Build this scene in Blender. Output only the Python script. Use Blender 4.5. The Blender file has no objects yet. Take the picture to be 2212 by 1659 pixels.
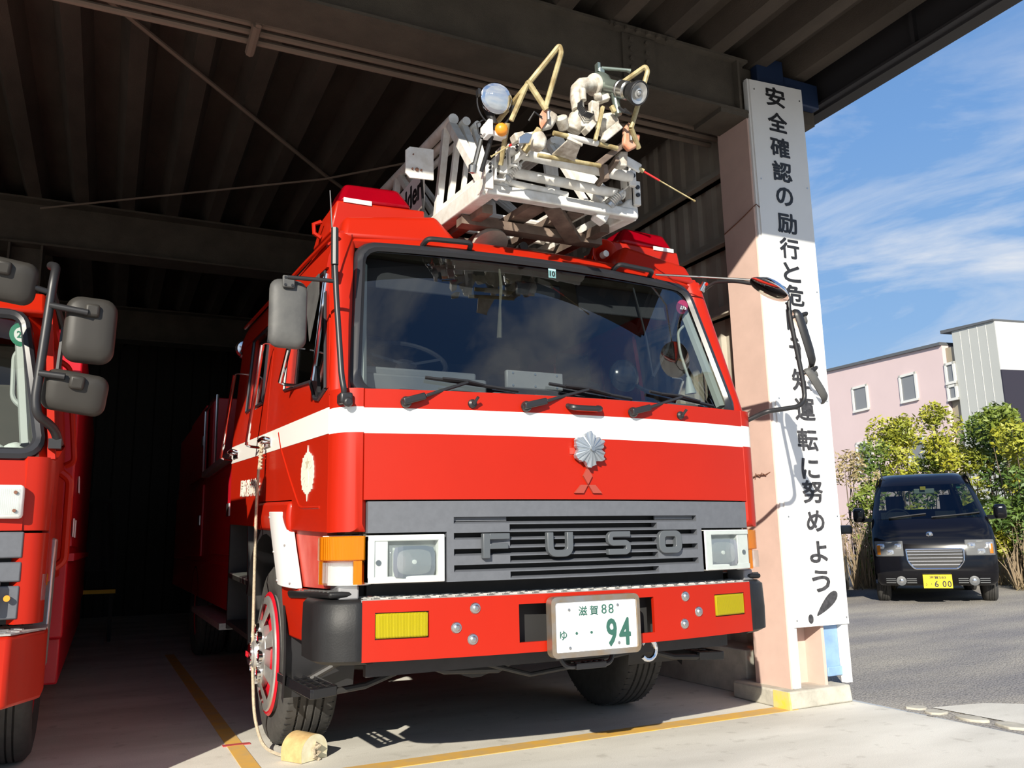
import bpy, bmesh, math, random
from mathutils import Vector, Matrix
random.seed(7)
SC = bpy.context.scene
COL = SC.collection
PI = math.pi

# ------------------------------------------------------------------ camera
def cam_matrix(yaw, pitch, roll, loc):
    a, b, g = (math.radians(v) for v in (yaw, pitch, roll))
    fw = Vector((math.sin(a) * math.cos(b), math.cos(a) * math.cos(b), math.sin(b)))
    r = Vector((math.cos(a), -math.sin(a), 0))
    u = r.cross(fw)
    r2 = math.cos(g) * r + math.sin(g) * u
    u2 = -math.sin(g) * r + math.cos(g) * u
    return Matrix(((r2.x, u2.x, -fw.x, loc[0]), (r2.y, u2.y, -fw.y, loc[1]),
                   (r2.z, u2.z, -fw.z, loc[2]), (0, 0, 0, 1)))
cd = bpy.data.cameras.new('camera')
cd.sensor_width = 36.0
cd.lens = 36.0 * 1813.14 / 2212.0
cd.clip_start, cd.clip_end = 0.05, 500
cam = bpy.data.objects.new('camera', cd)
cam.matrix_world = cam_matrix(25.6705, 10.6815, -1.2035, (-2.065, -3.5, 1.07))
COL.objects.link(cam)
SC.camera = cam

# ------------------------------------------------------------------ world: clear sky with thin clouds
SKY_STRENGTH = 0.9
w = bpy.data.worlds.new('sky'); SC.world = w; w.use_nodes = True
nt = w.node_tree; nt.nodes.clear()
N = nt.nodes.new; L = nt.links.new
out = N('ShaderNodeOutputWorld'); bg = N('ShaderNodeBackground'); bg.inputs[1].default_value = SKY_STRENGTH
tc = N('ShaderNodeTexCoord'); sx = N('ShaderNodeSeparateXYZ'); L(tc.outputs['Generated'], sx.inputs[0])
rp = N('ShaderNodeValToRGB'); L(sx.outputs['Z'], rp.inputs[0])
e = rp.color_ramp.elements
e[0].position, e[0].color = 0.0, (0.36, 0.42, 0.48, 1)
e[1].position, e[1].color = 1.0, (0.05, 0.14, 0.42, 1)
for p, c in ((0.07, (0.50, 0.69, 0.90, 1)), (0.22, (0.30, 0.53, 0.88, 1)), (0.42, (0.20, 0.41, 0.80, 1)), (0.7, (0.11, 0.26, 0.60, 1))):
    x = e.new(p); x.color = c
mp = N('ShaderNodeMapping'); L(tc.outputs['Generated'], mp.inputs[0]); mp.inputs['Scale'].default_value = (1.0, 1.0, 3.6)
mp.inputs['Location'].default_value = (0.35, 0.1, 0.0)
n1 = N('ShaderNodeTexNoise'); L(mp.outputs[0], n1.inputs['Vector']); n1.inputs['Scale'].default_value = 2.6
n1.inputs['Detail'].default_value = 9; n1.inputs['Roughness'].default_value = 0.58; n1.inputs['Distortion'].default_value = 0.5
cr = N('ShaderNodeValToRGB'); L(n1.outputs[0], cr.inputs[0])
cr.color_ramp.elements[0].position, cr.color_ramp.elements[0].color = 0.44, (0, 0, 0, 1)
cr.color_ramp.elements[1].position, cr.color_ramp.elements[1].color = 0.64, (1, 1, 1, 1)
el = N('ShaderNodeMapRange'); L(sx.outputs['Z'], el.inputs['Value'])
el.inputs['From Min'].default_value, el.inputs['From Max'].default_value = 0.50, 0.30
el.inputs['To Min'].default_value, el.inputs['To Max'].default_value = 0.12, 1.0
so_ = N('ShaderNodeMapRange'); L(sx.outputs['Y'], so_.inputs['Value'])      # more cloud in the southern half of the sky
so_.inputs['From Min'].default_value, so_.inputs['From Max'].default_value = 0.05, -0.35
hi = N('ShaderNodeMapRange'); L(sx.outputs['Z'], hi.inputs['Value']); hi.inputs['From Min'].default_value, hi.inputs['From Max'].default_value = 0.28, 0.42
sm = N('ShaderNodeMath'); sm.operation = 'MULTIPLY'; L(so_.outputs[0], sm.inputs[0]); L(hi.outputs[0], sm.inputs[1])
ex = N('ShaderNodeMath'); ex.operation = 'MAXIMUM'; L(el.outputs[0], ex.inputs[0]); L(sm.outputs[0], ex.inputs[1])
mu = N('ShaderNodeMath'); mu.operation = 'MULTIPLY'; L(cr.outputs[0], mu.inputs[0]); L(ex.outputs[0], mu.inputs[1])
mx = N('ShaderNodeMix'); mx.data_type = 'RGBA'; L(mu.outputs[0], mx.inputs['Factor'])
L(rp.outputs[0], mx.inputs['A']); mx.inputs['B'].default_value = (0.90, 0.93, 0.98, 1)
L(mx.outputs['Result'], bg.inputs[0]); L(bg.outputs[0], out.inputs[0])

# ------------------------------------------------------------------ sun (from behind the camera's left shoulder)
sd = bpy.data.lights.new('sun', 'SUN'); sd.energy = 7.3; sd.angle = math.radians(0.55); sd.color = (1.0, 0.93, 0.80)
so = bpy.data.objects.new('sun', sd); COL.objects.link(so)
so.rotation_euler = Vector((0.80, 1.0, -0.62)).to_track_quat('-Z', 'Y').to_euler()
so.location = (-8, -10, 8)

SC.view_settings.view_transform = 'Standard'
SC.view_settings.look = 'None'
SC.view_settings.exposure = 0.0
SC.view_settings.gamma = 1.0
SC.view_settings.use_curve_mapping = False

# ------------------------------------------------------------------ materials
def mat(name, col, rough=0.5, metal=0.0, var=0.0, vscale=4.0, col2=None, bump=0.0, bscale=40.0, coat=0.0, spec=0.5, stretch=None):
    m = bpy.data.materials.new(name); m.use_nodes = True
    t = m.node_tree; b = t.nodes['Principled BSDF']
    b.inputs['Base Color'].default_value = (*col, 1); b.inputs['Roughness'].default_value = rough
    b.inputs['Metallic'].default_value = metal; b.inputs['Coat Weight'].default_value = coat
    b.inputs['Specular IOR Level'].default_value = spec
    b.inputs['Coat Roughness'].default_value = 0.12
    co = None
    if var or bump:
        co = t.nodes.new('ShaderNodeTexCoord'); src = co.outputs['Object']
        if stretch:
            q = t.nodes.new('ShaderNodeMapping'); t.links.new(src, q.inputs[0]); q.inputs['Scale'].default_value = stretch; src = q.outputs[0]
    if var:
        n = t.nodes.new('ShaderNodeTexNoise'); n.inputs['Scale'].default_value = vscale; n.inputs['Detail'].default_value = 7
        n.inputs['Roughness'].default_value = 0.6
        t.links.new(src, n.inputs['Vector'])
        r = t.nodes.new('ShaderNodeValToRGB'); r.color_ramp.elements[0].position = 0.35; r.color_ramp.elements[1].position = 0.68
        c2 = col2 if col2 else tuple(c * (1 - var) for c in col)
        r.color_ramp.elements[0].color = (*c2, 1); r.color_ramp.elements[1].color = (*col, 1)
        t.links.new(n.outputs[0], r.inputs[0]); t.links.new(r.outputs[0], b.inputs['Base Color'])
    if bump:
        n = t.nodes.new('ShaderNodeTexNoise'); n.inputs['Scale'].default_value = bscale; n.inputs['Detail'].default_value = 5
        t.links.new(src, n.inputs['Vector'])
        q = t.nodes.new('ShaderNodeBump'); q.inputs['Strength'].default_value = bump; q.inputs['Distance'].default_value = 0.02
        t.links.new(n.outputs[0], q.inputs['Height']); t.links.new(q.outputs[0], b.inputs['Normal'])
    return m

def glass(name, tint=(0.55, 0.6, 0.6), rough=0.0, ior=1.5, boost=1.0):
    m = bpy.data.materials.new(name); m.use_nodes = True; t = m.node_tree; t.nodes.clear()
    o = t.nodes.new('ShaderNodeOutputMaterial'); mi = t.nodes.new('ShaderNodeMixShader')
    tr = t.nodes.new('ShaderNodeBsdfTransparent'); tr.inputs[0].default_value = (*tint, 1)
    gl = t.nodes.new('ShaderNodeBsdfGlossy'); gl.inputs['Roughness'].default_value = rough
    gl.inputs[0].default_value = (0.95, 0.97, 1.0, 1)
    fr = t.nodes.new('ShaderNodeFresnel'); ge = t.nodes.new('ShaderNodeNewGeometry'); mr_ = t.nodes.new('ShaderNodeMapRange')
    mr_.inputs['To Min'].default_value, mr_.inputs['To Max'].default_value = ior, 1/ior   # a thin pane reflects the same from both sides
    t.links.new(ge.outputs['Backfacing'], mr_.inputs['Value']); t.links.new(mr_.outputs[0], fr.inputs[0])
    mm = t.nodes.new('ShaderNodeMath'); mm.operation = 'MULTIPLY'; mm.inputs[1].default_value = boost; mm.use_clamp = True
    t.links.new(fr.outputs[0], mm.inputs[0]); t.links.new(mm.outputs[0], mi.inputs[0])
    t.links.new(tr.outputs[0], mi.inputs[1]); t.links.new(gl.outputs[0], mi.inputs[2]); t.links.new(mi.outputs[0], o.inputs[0])
    return m

def lens(name, col, trans=0.6, rough=0.1, ribs=0.0, rscale=60.0):
    """Moulded lamp plastic: part translucent, part diffuse, with fine vertical flutes."""
    m = bpy.data.materials.new(name); m.use_nodes = True; t = m.node_tree; t.nodes.clear()
    o = t.nodes.new('ShaderNodeOutputMaterial'); mi = t.nodes.new('ShaderNodeMixShader'); mi.inputs[0].default_value = trans
    b = t.nodes.new('ShaderNodeBsdfPrincipled'); b.inputs['Base Color'].default_value = (*col, 1); b.inputs['Roughness'].default_value = rough
    b.inputs['Coat Weight'].default_value = 0.6
    tr = t.nodes.new('ShaderNodeBsdfTransparent'); tr.inputs[0].default_value = (*col, 1)
    if ribs:
        co = t.nodes.new('ShaderNodeTexCoord'); wv = t.nodes.new('ShaderNodeTexWave'); wv.inputs['Scale'].default_value = rscale
        wv.bands_direction = 'X'
        t.links.new(co.outputs['Object'], wv.inputs['Vector'])
        bp = t.nodes.new('ShaderNodeBump'); bp.inputs['Strength'].default_value = ribs; bp.inputs['Distance'].default_value = 0.01
        t.links.new(wv.outputs[0], bp.inputs['Height']); t.links.new(bp.outputs[0], b.inputs['Normal'])
    t.links.new(b.outputs[0], mi.inputs[1]); t.links.new(tr.outputs[0], mi.inputs[2]); t.links.new(mi.outputs[0], o.inputs[0])
    return m

M = {}
M['red'] = mat('red_paint', (0.41, 0.0135, 0.0025), 0.42, coat=0.10, spec=0.25, var=0.06, vscale=2.0)
M['red_old'] = mat('sun_bleached_red', (0.55, 0.085, 0.06), 0.45, var=0.25, vscale=9, col2=(0.48, 0.035, 0.02))
M['red_deep'] = mat('deep_red_enamel', (0.50, 0.006, 0.018), 0.35)
M['whitep'] = mat('white_paint', (0.84, 0.84, 0.80), 0.4, coat=0.2)
M['ladder_white'] = mat('ladder_white_paint', (0.83, 0.83, 0.80), 0.42, var=0.10, vscale=14, col2=(0.66, 0.63, 0.57), bump=0.03)
M['tip_white'] = mat('shade_mottled_white_paint', (0.74, 0.72, 0.64), 0.5, var=0.5, vscale=22, col2=(0.36, 0.31, 0.25), bump=0.05)  # dirt-like mottle, darkened to stand in for shaded gaps between tip parts
M['ladder_inner'] = mat('shade_toned_ladder_underside', (0.24, 0.18, 0.14), 0.7, var=0.5, vscale=7, col2=(0.10, 0.07, 0.055))  # dark brown puts the shade under the ladder into the paint colour
M['cream'] = mat('chipped_cream_paint', (0.56, 0.49, 0.27), 0.5, var=0.45, vscale=18, col2=(0.26, 0.19, 0.08))
M['orange_rust'] = mat('faded_orange_paint', (0.66, 0.20, 0.09), 0.6, var=0.4, vscale=25, col2=(0.45, 0.33, 0.24))
M['grille'] = mat('dark_grey_plastic', (0.12, 0.128, 0.145), 0.42, var=0.12, vscale=30, bump=0.03, bscale=200)
M['black'] = mat('black_plastic', (0.018, 0.018, 0.02), 0.42)
M['black_gloss'] = mat('black_gloss', (0.012, 0.012, 0.014), 0.15)
M['rubber'] = mat('tyre_rubber', (0.055, 0.053, 0.05), 0.8, var=0.3, vscale=20, bump=0.12, bscale=90)
M['seal'] = mat('rubber_seal', (0.02, 0.021, 0.026), 0.35)
M['bumper_black'] = mat('moulded_black_rubber', (0.013, 0.013, 0.014), 0.5, var=0.3, vscale=7, bump=0.05, bscale=120, spec=0.35)
M['dark'] = mat('unlit_dark_metal', (0.02, 0.02, 0.02), 0.7)
M['chassis'] = mat('chassis_paint', (0.035, 0.033, 0.032), 0.55, var=0.3, vscale=10)
M['mirror_grey'] = mat('grey_mirror_shell', (0.105, 0.105, 0.10), 0.6, var=0.35, vscale=9, col2=(0.065, 0.065, 0.065))
M['mirror_dark'] = mat('warm_grey_mirror_shell', (0.036, 0.033, 0.029), 0.5, spec=0.35)
M['chrome'] = mat('chrome', (0.80, 0.80, 0.82), 0.10, 1.0)
M['steel'] = mat('brushed_steel', (0.55, 0.55, 0.54), 0.32, 1.0)
M['alloy'] = mat('satin_aluminium', (0.60, 0.60, 0.58), 0.30, 0.72, var=0.2, vscale=12)
M['mirror'] = mat('mirror_glass', (0.9, 0.9, 0.9), 0.01, 1.0)
M['tread'] = mat('aluminium_tread_plate', (0.46, 0.45, 0.43), 0.45, 0.3, var=0.35, vscale=30, bump=0.1, bscale=70)
M['lampwhite'] = mat('white_lamp_housing', (0.82, 0.82, 0.79), 0.4, var=0.1, vscale=20)
M['reflector'] = mat('lamp_reflector', (0.85, 0.85, 0.85), 0.12, 1.0)
M['clear'] = lens('clear_lamp_lens', (0.86, 0.88, 0.88), 0.84, 0.06, 0.25, 45)
M['amber'] = lens('amber_lamp_lens', (0.80, 0.27, 0.006), 0.42, 0.15, 0.3, 60)
M['yellow'] = lens('yellow_fog_lens', (0.80, 0.66, 0.012), 0.55, 0.1, 0.35, 50)
M['beacon'] = lens('red_beacon_plastic', (0.62, 0.002, 0.018), 0.62, 0.06)
M['beacon_dark'] = M['beacon']
M['orange_ball'] = mat('orange_marker_lens', (0.85, 0.30, 0.02), 0.35, coat=0.5)
M['wsglass'] = glass('windscreen_glass', (0.64, 0.69, 0.69), 0.0, 1.5, 1.8)
M['sideglass'] = glass('side_window_glass', (0.75, 0.78, 0.77), 0.0, 1.5, 1.0)
M['clearglass'] = glass('thin_clear_glass', (0.9, 0.92, 0.92), 0.0, 1.45, 1.0)
M['dash'] = mat('grey_dashboard', (0.16, 0.165, 0.175), 0.6)
M['dash2'] = mat('light_grey_trim', (0.40, 0.43, 0.40), 0.55)
M['seat'] = mat('dark_seat_cloth', (0.035, 0.035, 0.04), 0.9)
M['cabdark'] = mat('cab_lining', (0.085, 0.08, 0.06), 0.85)
M['letters'] = mat('dark_grey_badge', (0.085, 0.095, 0.105), 0.35)
M['badge'] = mat('dull_red_badge', (0.33, 0.055, 0.035), 0.4)
M['emblem'] = mat('cast_silver_emblem', (0.42, 0.46, 0.50), 0.38, 0.7)
M['decal'] = mat('cream_decal', (0.78, 0.76, 0.66), 0.4)
M['decal2'] = mat('beige_decal', (0.55, 0.50, 0.36), 0.45)
M['plate'] = mat('white_number_plate', (0.86, 0.87, 0.86), 0.35)
M['plate_green'] = mat('dark_green_lettering', (0.03, 0.11, 0.085), 0.5)
M['plate_frame'] = mat('steel_plate_frame', (0.33, 0.32, 0.31), 0.35, 0.7, var=0.3, vscale=10, col2=(0.34, 0.24, 0.14))
M['ink'] = mat('black_sign_lettering', (0.018, 0.018, 0.02), 0.5)
M['inkworn'] = mat('worn_sign_lettering', (0.07, 0.068, 0.075), 0.6, var=0.6, vscale=35, col2=(0.02, 0.02, 0.022))
M['signwhite'] = mat('white_sign_board', (0.83, 0.83, 0.81), 0.55, var=0.05, vscale=3)
M['pink'] = mat('salmon_pink_paint', (0.66, 0.47, 0.40), 0.7, var=0.1, vscale=5, bump=0.03)
M['pipe_blue'] = mat('pale_blue_pvc', (0.26, 0.42, 0.68), 0.5, var=0.25, vscale=9)
M['navy'] = mat('navy_steel', (0.012, 0.028, 0.075), 0.5)
M['plinth'] = mat('cast_concrete', (0.55, 0.52, 0.44), 0.9, var=0.35, vscale=6, bump=0.15, bscale=50)
M['beam'] = mat('sprayed_brown_grey_beam', (0.108, 0.09, 0.068), 0.95, var=0.3, vscale=4, bump=0.45, bscale=160)
M['deck'] = mat('brown_grey_roof_deck', (0.082, 0.064, 0.048), 0.95, var=0.4, vscale=2.5, bump=0.3, bscale=140, stretch=(1.5, 0.5, 1))
M['fascia'] = mat('dark_roof_fascia', (0.028, 0.026, 0.028), 0.6)
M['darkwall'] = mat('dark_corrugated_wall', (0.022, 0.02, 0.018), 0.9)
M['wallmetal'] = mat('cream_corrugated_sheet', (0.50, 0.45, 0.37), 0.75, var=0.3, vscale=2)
M['rust'] = mat('rusty_wire', (0.18, 0.08, 0.05), 0.8)
M['pipe_brown'] = mat('painted_conduit', (0.22, 0.17, 0.13), 0.9, bump=0.1)
M['rope'] = mat('hemp_rope', (0.55, 0.46, 0.33), 0.95, var=0.3, vscale=60, bump=0.4, bscale=200)
M['wood'] = mat('weathered_wood', (0.62, 0.44, 0.20), 0.85, var=0.4, vscale=14, col2=(0.42, 0.27, 0.11), bump=0.1)
M['woodend'] = mat('painted_wood_end', (0.80, 0.76, 0.58), 0.8, var=0.2, vscale=18, col2=(0.66, 0.60, 0.36))
M['silver_tank'] = mat('grey_tank', (0.22, 0.22, 0.23), 0.4)
M['strip_white'] = mat('polished_steel_guard', (0.80, 0.80, 0.79), 0.35, 0.15)
M['whip_red'] = mat('red_tape', (0.75, 0.03, 0.03), 0.5)
M['bronze'] = mat('greenish_bronze', (0.30, 0.36, 0.32), 0.3, 0.75)
M['sticker_blue'] = mat('pale_blue_sticker', (0.45, 0.78, 0.82), 0.5)
M['sticker_green'] = mat('green_sticker', (0.02, 0.22, 0.12), 0.5)
M['sticker_mag'] = mat('maroon_sticker', (0.30, 0.03, 0.10), 0.5)
M['cloth'] = mat('white_cotton', (0.72, 0.78, 0.72), 0.95, bump=0.2, bscale=50)
M['yellow_bar'] = mat('yellow_edge', (0.75, 0.42, 0.02), 0.6)
M['coat'] = mat('dark_turnout_cloth', (0.03, 0.03, 0.032), 0.9)

# ------------------------------------------------------------------ mesh helpers
class MB:
    def __init__(s): s.v, s.f, s.m, s.cur, s.fn = [], [], [], 0, None
    def add(s, vs, fs):
        o = len(s.v)
        if s.fn: vs = [s.fn(*p) for p in vs]
        s.v += [tuple(p) for p in vs]
        for f in fs: s.f.append([i + o for i in f]); s.m.append(s.cur)
        return s
    def bx(s, x0, x1, y0, y1, z0, z1):
        return s.add([(x0,y0,z0),(x1,y0,z0),(x1,y1,z0),(x0,y1,z0),(x0,y0,z1),(x1,y0,z1),(x1,y1,z1),(x0,y1,z1)],
                     [(0,3,2,1),(4,5,6,7),(0,1,5,4),(1,2,6,5),(2,3,7,6),(3,0,4,7)])
    def hexa(s, p): # 8 corners, bottom loop then top loop
        return s.add(p, [(0,3,2,1),(4,5,6,7),(0,1,5,4),(1,2,6,5),(2,3,7,6),(3,0,4,7)])
    def obox(s, c, sz, R):
        h = [Vector((a*sz[0]/2, b*sz[1]/2, d*sz[2]/2)) for a,b,d in ((-1,-1,-1),(1,-1,-1),(1,1,-1),(-1,1,-1),(-1,-1,1),(1,-1,1),(1,1,1),(-1,1,1))]
        return s.hexa([Vector(c) + R @ q for q in h])
    def bar(s, p, q, wd, ht, up=(0,0,1)):
        p, q = Vector(p), Vector(q); d = (q - p).normalized(); u = Vector(up)
        x = d.cross(u)
        if x.length < 1e-4: x = d.cross(Vector((1,0,0)))
        x.normalize(); z = x.cross(d).normalized()
        r = []
        for c in (p, q):
            for a, b in ((-1,-1),(1,-1),(1,1),(-1,1)): r.append(c + x*(a*wd/2) + z*(b*ht/2))
        return s.add(r, [(0,1,2,3),(7,6,5,4),(0,4,5,1),(1,5,6,2),(2,6,7,3),(3,7,4,0)])
    def tube(s, pts, r, n=8, closed=False, cap=True):
        P = [Vector(p) for p in pts]; k = len(P); rr = r if isinstance(r, (list, tuple)) else [r]*k
        T = []
        for i in range(k):
            a = P[(i-1) % k] if (closed or i > 0) else P[i]; b = P[(i+1) % k] if (closed or i < k-1) else P[i]
            T.append((b - a).normalized())
        x = T[0].orthogonal().normalized(); vs = []
        for i in range(k):
            x = (x - T[i]*x.dot(T[i]))
            if x.length < 1e-6: x = T[i].orthogonal()
            x.normalize(); y = T[i].cross(x)
            vs += [P[i] + (x*math.cos(2*PI*j/n) + y*math.sin(2*PI*j/n))*rr[i] for j in range(n)]
        fs = []
        for i in range(k if closed else k-1):
            a, b = i*n, ((i+1) % k)*n
            fs += [(a+j, a+(j+1)%n, b+(j+1)%n, b+j) for j in range(n)]
        if cap and not closed: fs += [tuple(range(n-1,-1,-1)), tuple((k-1)*n+j for j in range(n))]
        return s.add(vs, fs)
    def cyl(s, p, q, r, r2=None, n=16): return s.tube([p, q], [r, r if r2 is None else r2], n)
    def lathe(s, prof, o, axis, n=24, a0=0.0, a1=2*PI):
        ax = Vector(axis).normalized(); x = ax.orthogonal().normalized(); y = ax.cross(x); o = Vector(o)
        full = abs(a1-a0-2*PI) < 1e-6; m = n if full else n+1
        vs = []
        for r, h in prof:
            vs += [o + ax*h + (x*math.cos(a0+(a1-a0)*j/n) + y*math.sin(a0+(a1-a0)*j/n))*r for j in range(m)]
        fs = []
        for i in range(len(prof)-1):
            for j in range(n):
                j2 = (j+1) % m
                fs.append((i*m+j, i*m+j2, (i+1)*m+j2, (i+1)*m+j))
        if full:
            if prof[0][0] > 1e-5: fs.append(tuple(range(m-1,-1,-1)))
            if prof[-1][0] > 1e-5: fs.append(tuple((len(prof)-1)*m+j for j in range(m)))
        return s.add(vs, fs)
    def prism(s, poly, axis, d0, d1):
        k = len(poly)
        def P(u, v, d): return {'x': (d,u,v), 'y': (u,d,v), 'z': (u,v,d)}[axis]
        return s.add([P(u,v,d0) for u,v in poly] + [P(u,v,d1) for u,v in poly],
                     [tuple(range(k-1,-1,-1)), tuple(range(k,2*k))] + [(i,(i+1)%k,k+(i+1)%k,k+i) for i in range(k)])
    def grid(s, fn, nu, nv):
        vs = [fn(i/nu, j/nv) for j in range(nv+1) for i in range(nu+1)]
        return s.add(vs, [(j*(nu+1)+i, j*(nu+1)+i+1, (j+1)*(nu+1)+i+1, (j+1)*(nu+1)+i) for j in range(nv) for i in range(nu)])
    def slab(s, front, back, nu, nv):
        """closed sheet between two surfaces front(u,v) and back(u,v)"""
        o = len(s.v); w = nu+1; k = w*(nv+1)
        vs = [front(i/nu, j/nv) for j in range(nv+1) for i in range(w)] + [back(i/nu, j/nv) for j in range(nv+1) for i in range(w)]
        fs = []
        for j in range(nv):
            for i in range(nu):
                a = j*w+i; fs.append((a,a+1,a+w+1,a+w)); fs.append((k+a,k+a+w,k+a+w+1,k+a+1))
        for i in range(nu):
            fs.append((i,k+i,k+i+1,i+1)); a = nv*w+i; fs.append((a,a+1,k+a+1,k+a))
        for j in range(nv):
            a = j*w; fs.append((a,a+w,k+a+w,k+a)); a = j*w+nu; fs.append((a,k+a,k+a+w,a+w))
        return s.add(vs, fs)
    def build(s, name, m, parent=None, bev=0.0, smooth=35, seg=2, sub=0, recalc=True):
        me = bpy.data.meshes.new(name); me.from_pydata([tuple(v) for v in s.v], [], s.f)
        ms = m if isinstance(m, (list, tuple)) else [m]
        for q in ms: me.materials.append(M[q] if isinstance(q, str) else q)
        for p, i in zip(me.polygons, s.m): p.material_index = i
        if recalc:
            b = bmesh.new(); b.from_mesh(me); bmesh.ops.recalc_face_normals(b, faces=b.faces); b.to_mesh(me); b.free()
        if smooth:
            me.polygons.foreach_set('use_smooth', [True]*len(me.polygons)); me.set_sharp_from_angle(angle=math.radians(smooth))
        o = bpy.data.objects.new(name, me); COL.objects.link(o)
        if bev:
            d = o.modifiers.new('bevel', 'BEVEL'); d.width = bev; d.segments = seg; d.limit_method = 'ANGLE'; d.angle_limit = math.radians(40)
            d.harden_normals = False
        if sub:
            d = o.modifiers.new('sub', 'SUBSURF'); d.levels = sub; d.render_levels = sub
        if parent is not None: o.parent = parent; o.matrix_parent_inverse = parent.matrix_world.inverted() if False else Matrix.Translation(-parent_world(parent))
        return o

def parent_world(o):
    v = Vector(o.location)
    return v
def tag(o, label=None, cat=None, group=None, kind=None):
    if label: o['label'] = label
    if cat: o['category'] = cat
    if group: o['group'] = group
    if kind: o['kind'] = kind
    return o
def empty(name, label=None, cat=None, loc=(0,0,0), group=None, parent=None):
    o = bpy.data.objects.new(name, None); COL.objects.link(o); o.location = loc; o.empty_display_size = 0.2
    if parent is not None: o.parent = parent
    return tag(o, label, cat, group)
def lab(o, s): o['label'] = s; return o
def struct(o): o['kind'] = 'structure'; return o

def text_mesh(body, size, offset=0.0, extrude=0.0, wx=1.0):
    """flat lettering centred on the origin in XY (vertices, faces)"""
    c = bpy.data.curves.new('t', 'FONT'); c.body = body; c.size = size; c.offset = offset; c.extrude = extrude; c.resolution_u = 3
    o = bpy.data.objects.new('t', c); COL.objects.link(o)
    bpy.context.view_layer.update()
    me = bpy.data.meshes.new_from_object(o.evaluated_get(bpy.context.evaluated_depsgraph_get()))
    vs = [tuple(v.co) for v in me.vertices]; fs = [tuple(p.vertices) for p in me.polygons]
    bpy.data.objects.remove(o); bpy.data.curves.remove(c); bpy.data.meshes.remove(me)
    if not vs: return [], []
    x0, x1 = min(v[0] for v in vs), max(v[0] for v in vs); y0, y1 = min(v[1] for v in vs), max(v[1] for v in vs)
    return [((v[0]-(x0+x1)/2)*wx, v[1]-(y0+y1)/2, v[2]) for v in vs], fs
def add_text(mb, body, size, fn, offset=0.0, extrude=0.0, wx=1.0, fit=None):
    vs, fs = text_mesh(body, size, 0.0 if offset > .0015 else offset, extrude, 1.0)
    if not vs: return
    if fit:
        w_ = max(v[0] for v in vs)-min(v[0] for v in vs); h_ = max(v[1] for v in vs)-min(v[1] for v in vs)
        kx, ky = fit[0]/w_, fit[1]/h_
    else: kx, ky = wx, 1.0
    q = offset if offset > .0015 else 0
    for i, (dx, dy) in enumerate([(0, 0)] if not q else [(q*math.cos(k*PI/4), q*math.sin(k*PI/4)) for k in range(8)]):
        mb.add([fn(v[0]*kx+dx, v[1]*ky+dy, v[2]+.00015*i) for v in vs], fs)
def fillet(pts, r, n=5):
    """round the inner corners of a polyline"""
    P = [Vector(p) for p in pts]; o = [P[0]]
    for i in range(1, len(P)-1):
        a, b, c = P[i-1], P[i], P[i+1]; u = (a-b); v = (c-b); q = min(r, u.length*0.48, v.length*0.48)
        p0, p2 = b+u.normalized()*q, b+v.normalized()*q
        for k in range(n+1):
            t = k/n; o.append(p0*(1-t)**2 + b*2*t*(1-t) + p2*t*t)
    return o + [P[-1]]
def rrect(w_, h_, r, n=4):
    o = []
    for cx, cy, a in ((w_/2-r, h_/2-r, 0), (-w_/2+r, h_/2-r, 90), (-w_/2+r, -h_/2+r, 180), (w_/2-r, -h_/2+r, 270)):
        for k in range(n+1):
            t = math.radians(a+90*k/n); o.append((cx+r*math.cos(t), cy+r*math.sin(t)))
    return o

# ================================================================== SETTING
def floor_mat():
    m = bpy.data.materials.new('garage_concrete'); m.use_nodes = True; t = m.node_tree; b = t.nodes['Principled BSDF']
    b.inputs['Roughness'].default_value = 0.75
    co = t.nodes.new('ShaderNodeTexCoord')
    def noise(sc, d=6, st=None):
        n = t.nodes.new('ShaderNodeTexNoise'); n.inputs['Scale'].default_value = sc; n.inputs['Detail'].default_value = d
        if st:
            q = t.nodes.new('ShaderNodeMapping'); q.inputs['Scale'].default_value = st; t.links.new(co.outputs['Object'], q.inputs[0]); t.links.new(q.outputs[0], n.inputs['Vector'])
        else: t.links.new(co.outputs['Object'], n.inputs['Vector'])
        return n
    def ramp(n, p0, c0, p1, c1):
        r = t.nodes.new('ShaderNodeValToRGB'); r.color_ramp.elements[0].position, r.color_ramp.elements[1].position = p0, p1
        r.color_ramp.elements[0].color, r.color_ramp.elements[1].color = (*c0, 1), (*c1, 1); t.links.new(n.outputs[0], r.inputs[0]); return r
    a = ramp(noise(1.3, 8, (0.6, 1.8, 1)), 0.35, (0.60, 0.575, 0.51), 0.65, (0.78, 0.755, 0.68))
    g = ramp(noise(170, 3), 0.3, (0.74, 0.74, 0.74), 0.7, (1, 1, 1))
    st = ramp(noise(9, 7), 0.30, (0.55, 0.53, 0.5), 0.40, (1, 1, 1))
    m1 = t.nodes.new('ShaderNodeMix'); m1.data_type = 'RGBA'; m1.blend_type = 'MULTIPLY'; m1.inputs['Factor'].default_value = 0.7
    t.links.new(a.outputs[0], m1.inputs['A']); t.links.new(g.outputs[0], m1.inputs['B'])
    m2 = t.nodes.new('ShaderNodeMix'); m2.data_type = 'RGBA'; m2.blend_type = 'MULTIPLY'; m2.inputs['Factor'].default_value = 0.4
    t.links.new(m1.outputs['Result'], m2.inputs['A']); t.links.new(st.outputs[0], m2.inputs['B'])
    t.links.new(m2.outputs['Result'], b.inputs['Base Color'])
    bp = t.nodes.new('ShaderNodeBump'); bp.inputs['Strength'].default_value = 0.15; bp.inputs['Distance'].default_value = 0.01
    t.links.new(g.outputs[0], bp.inputs['Height']); t.links.new(bp.outputs[0], b.inputs['Normal'])
    return m
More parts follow.
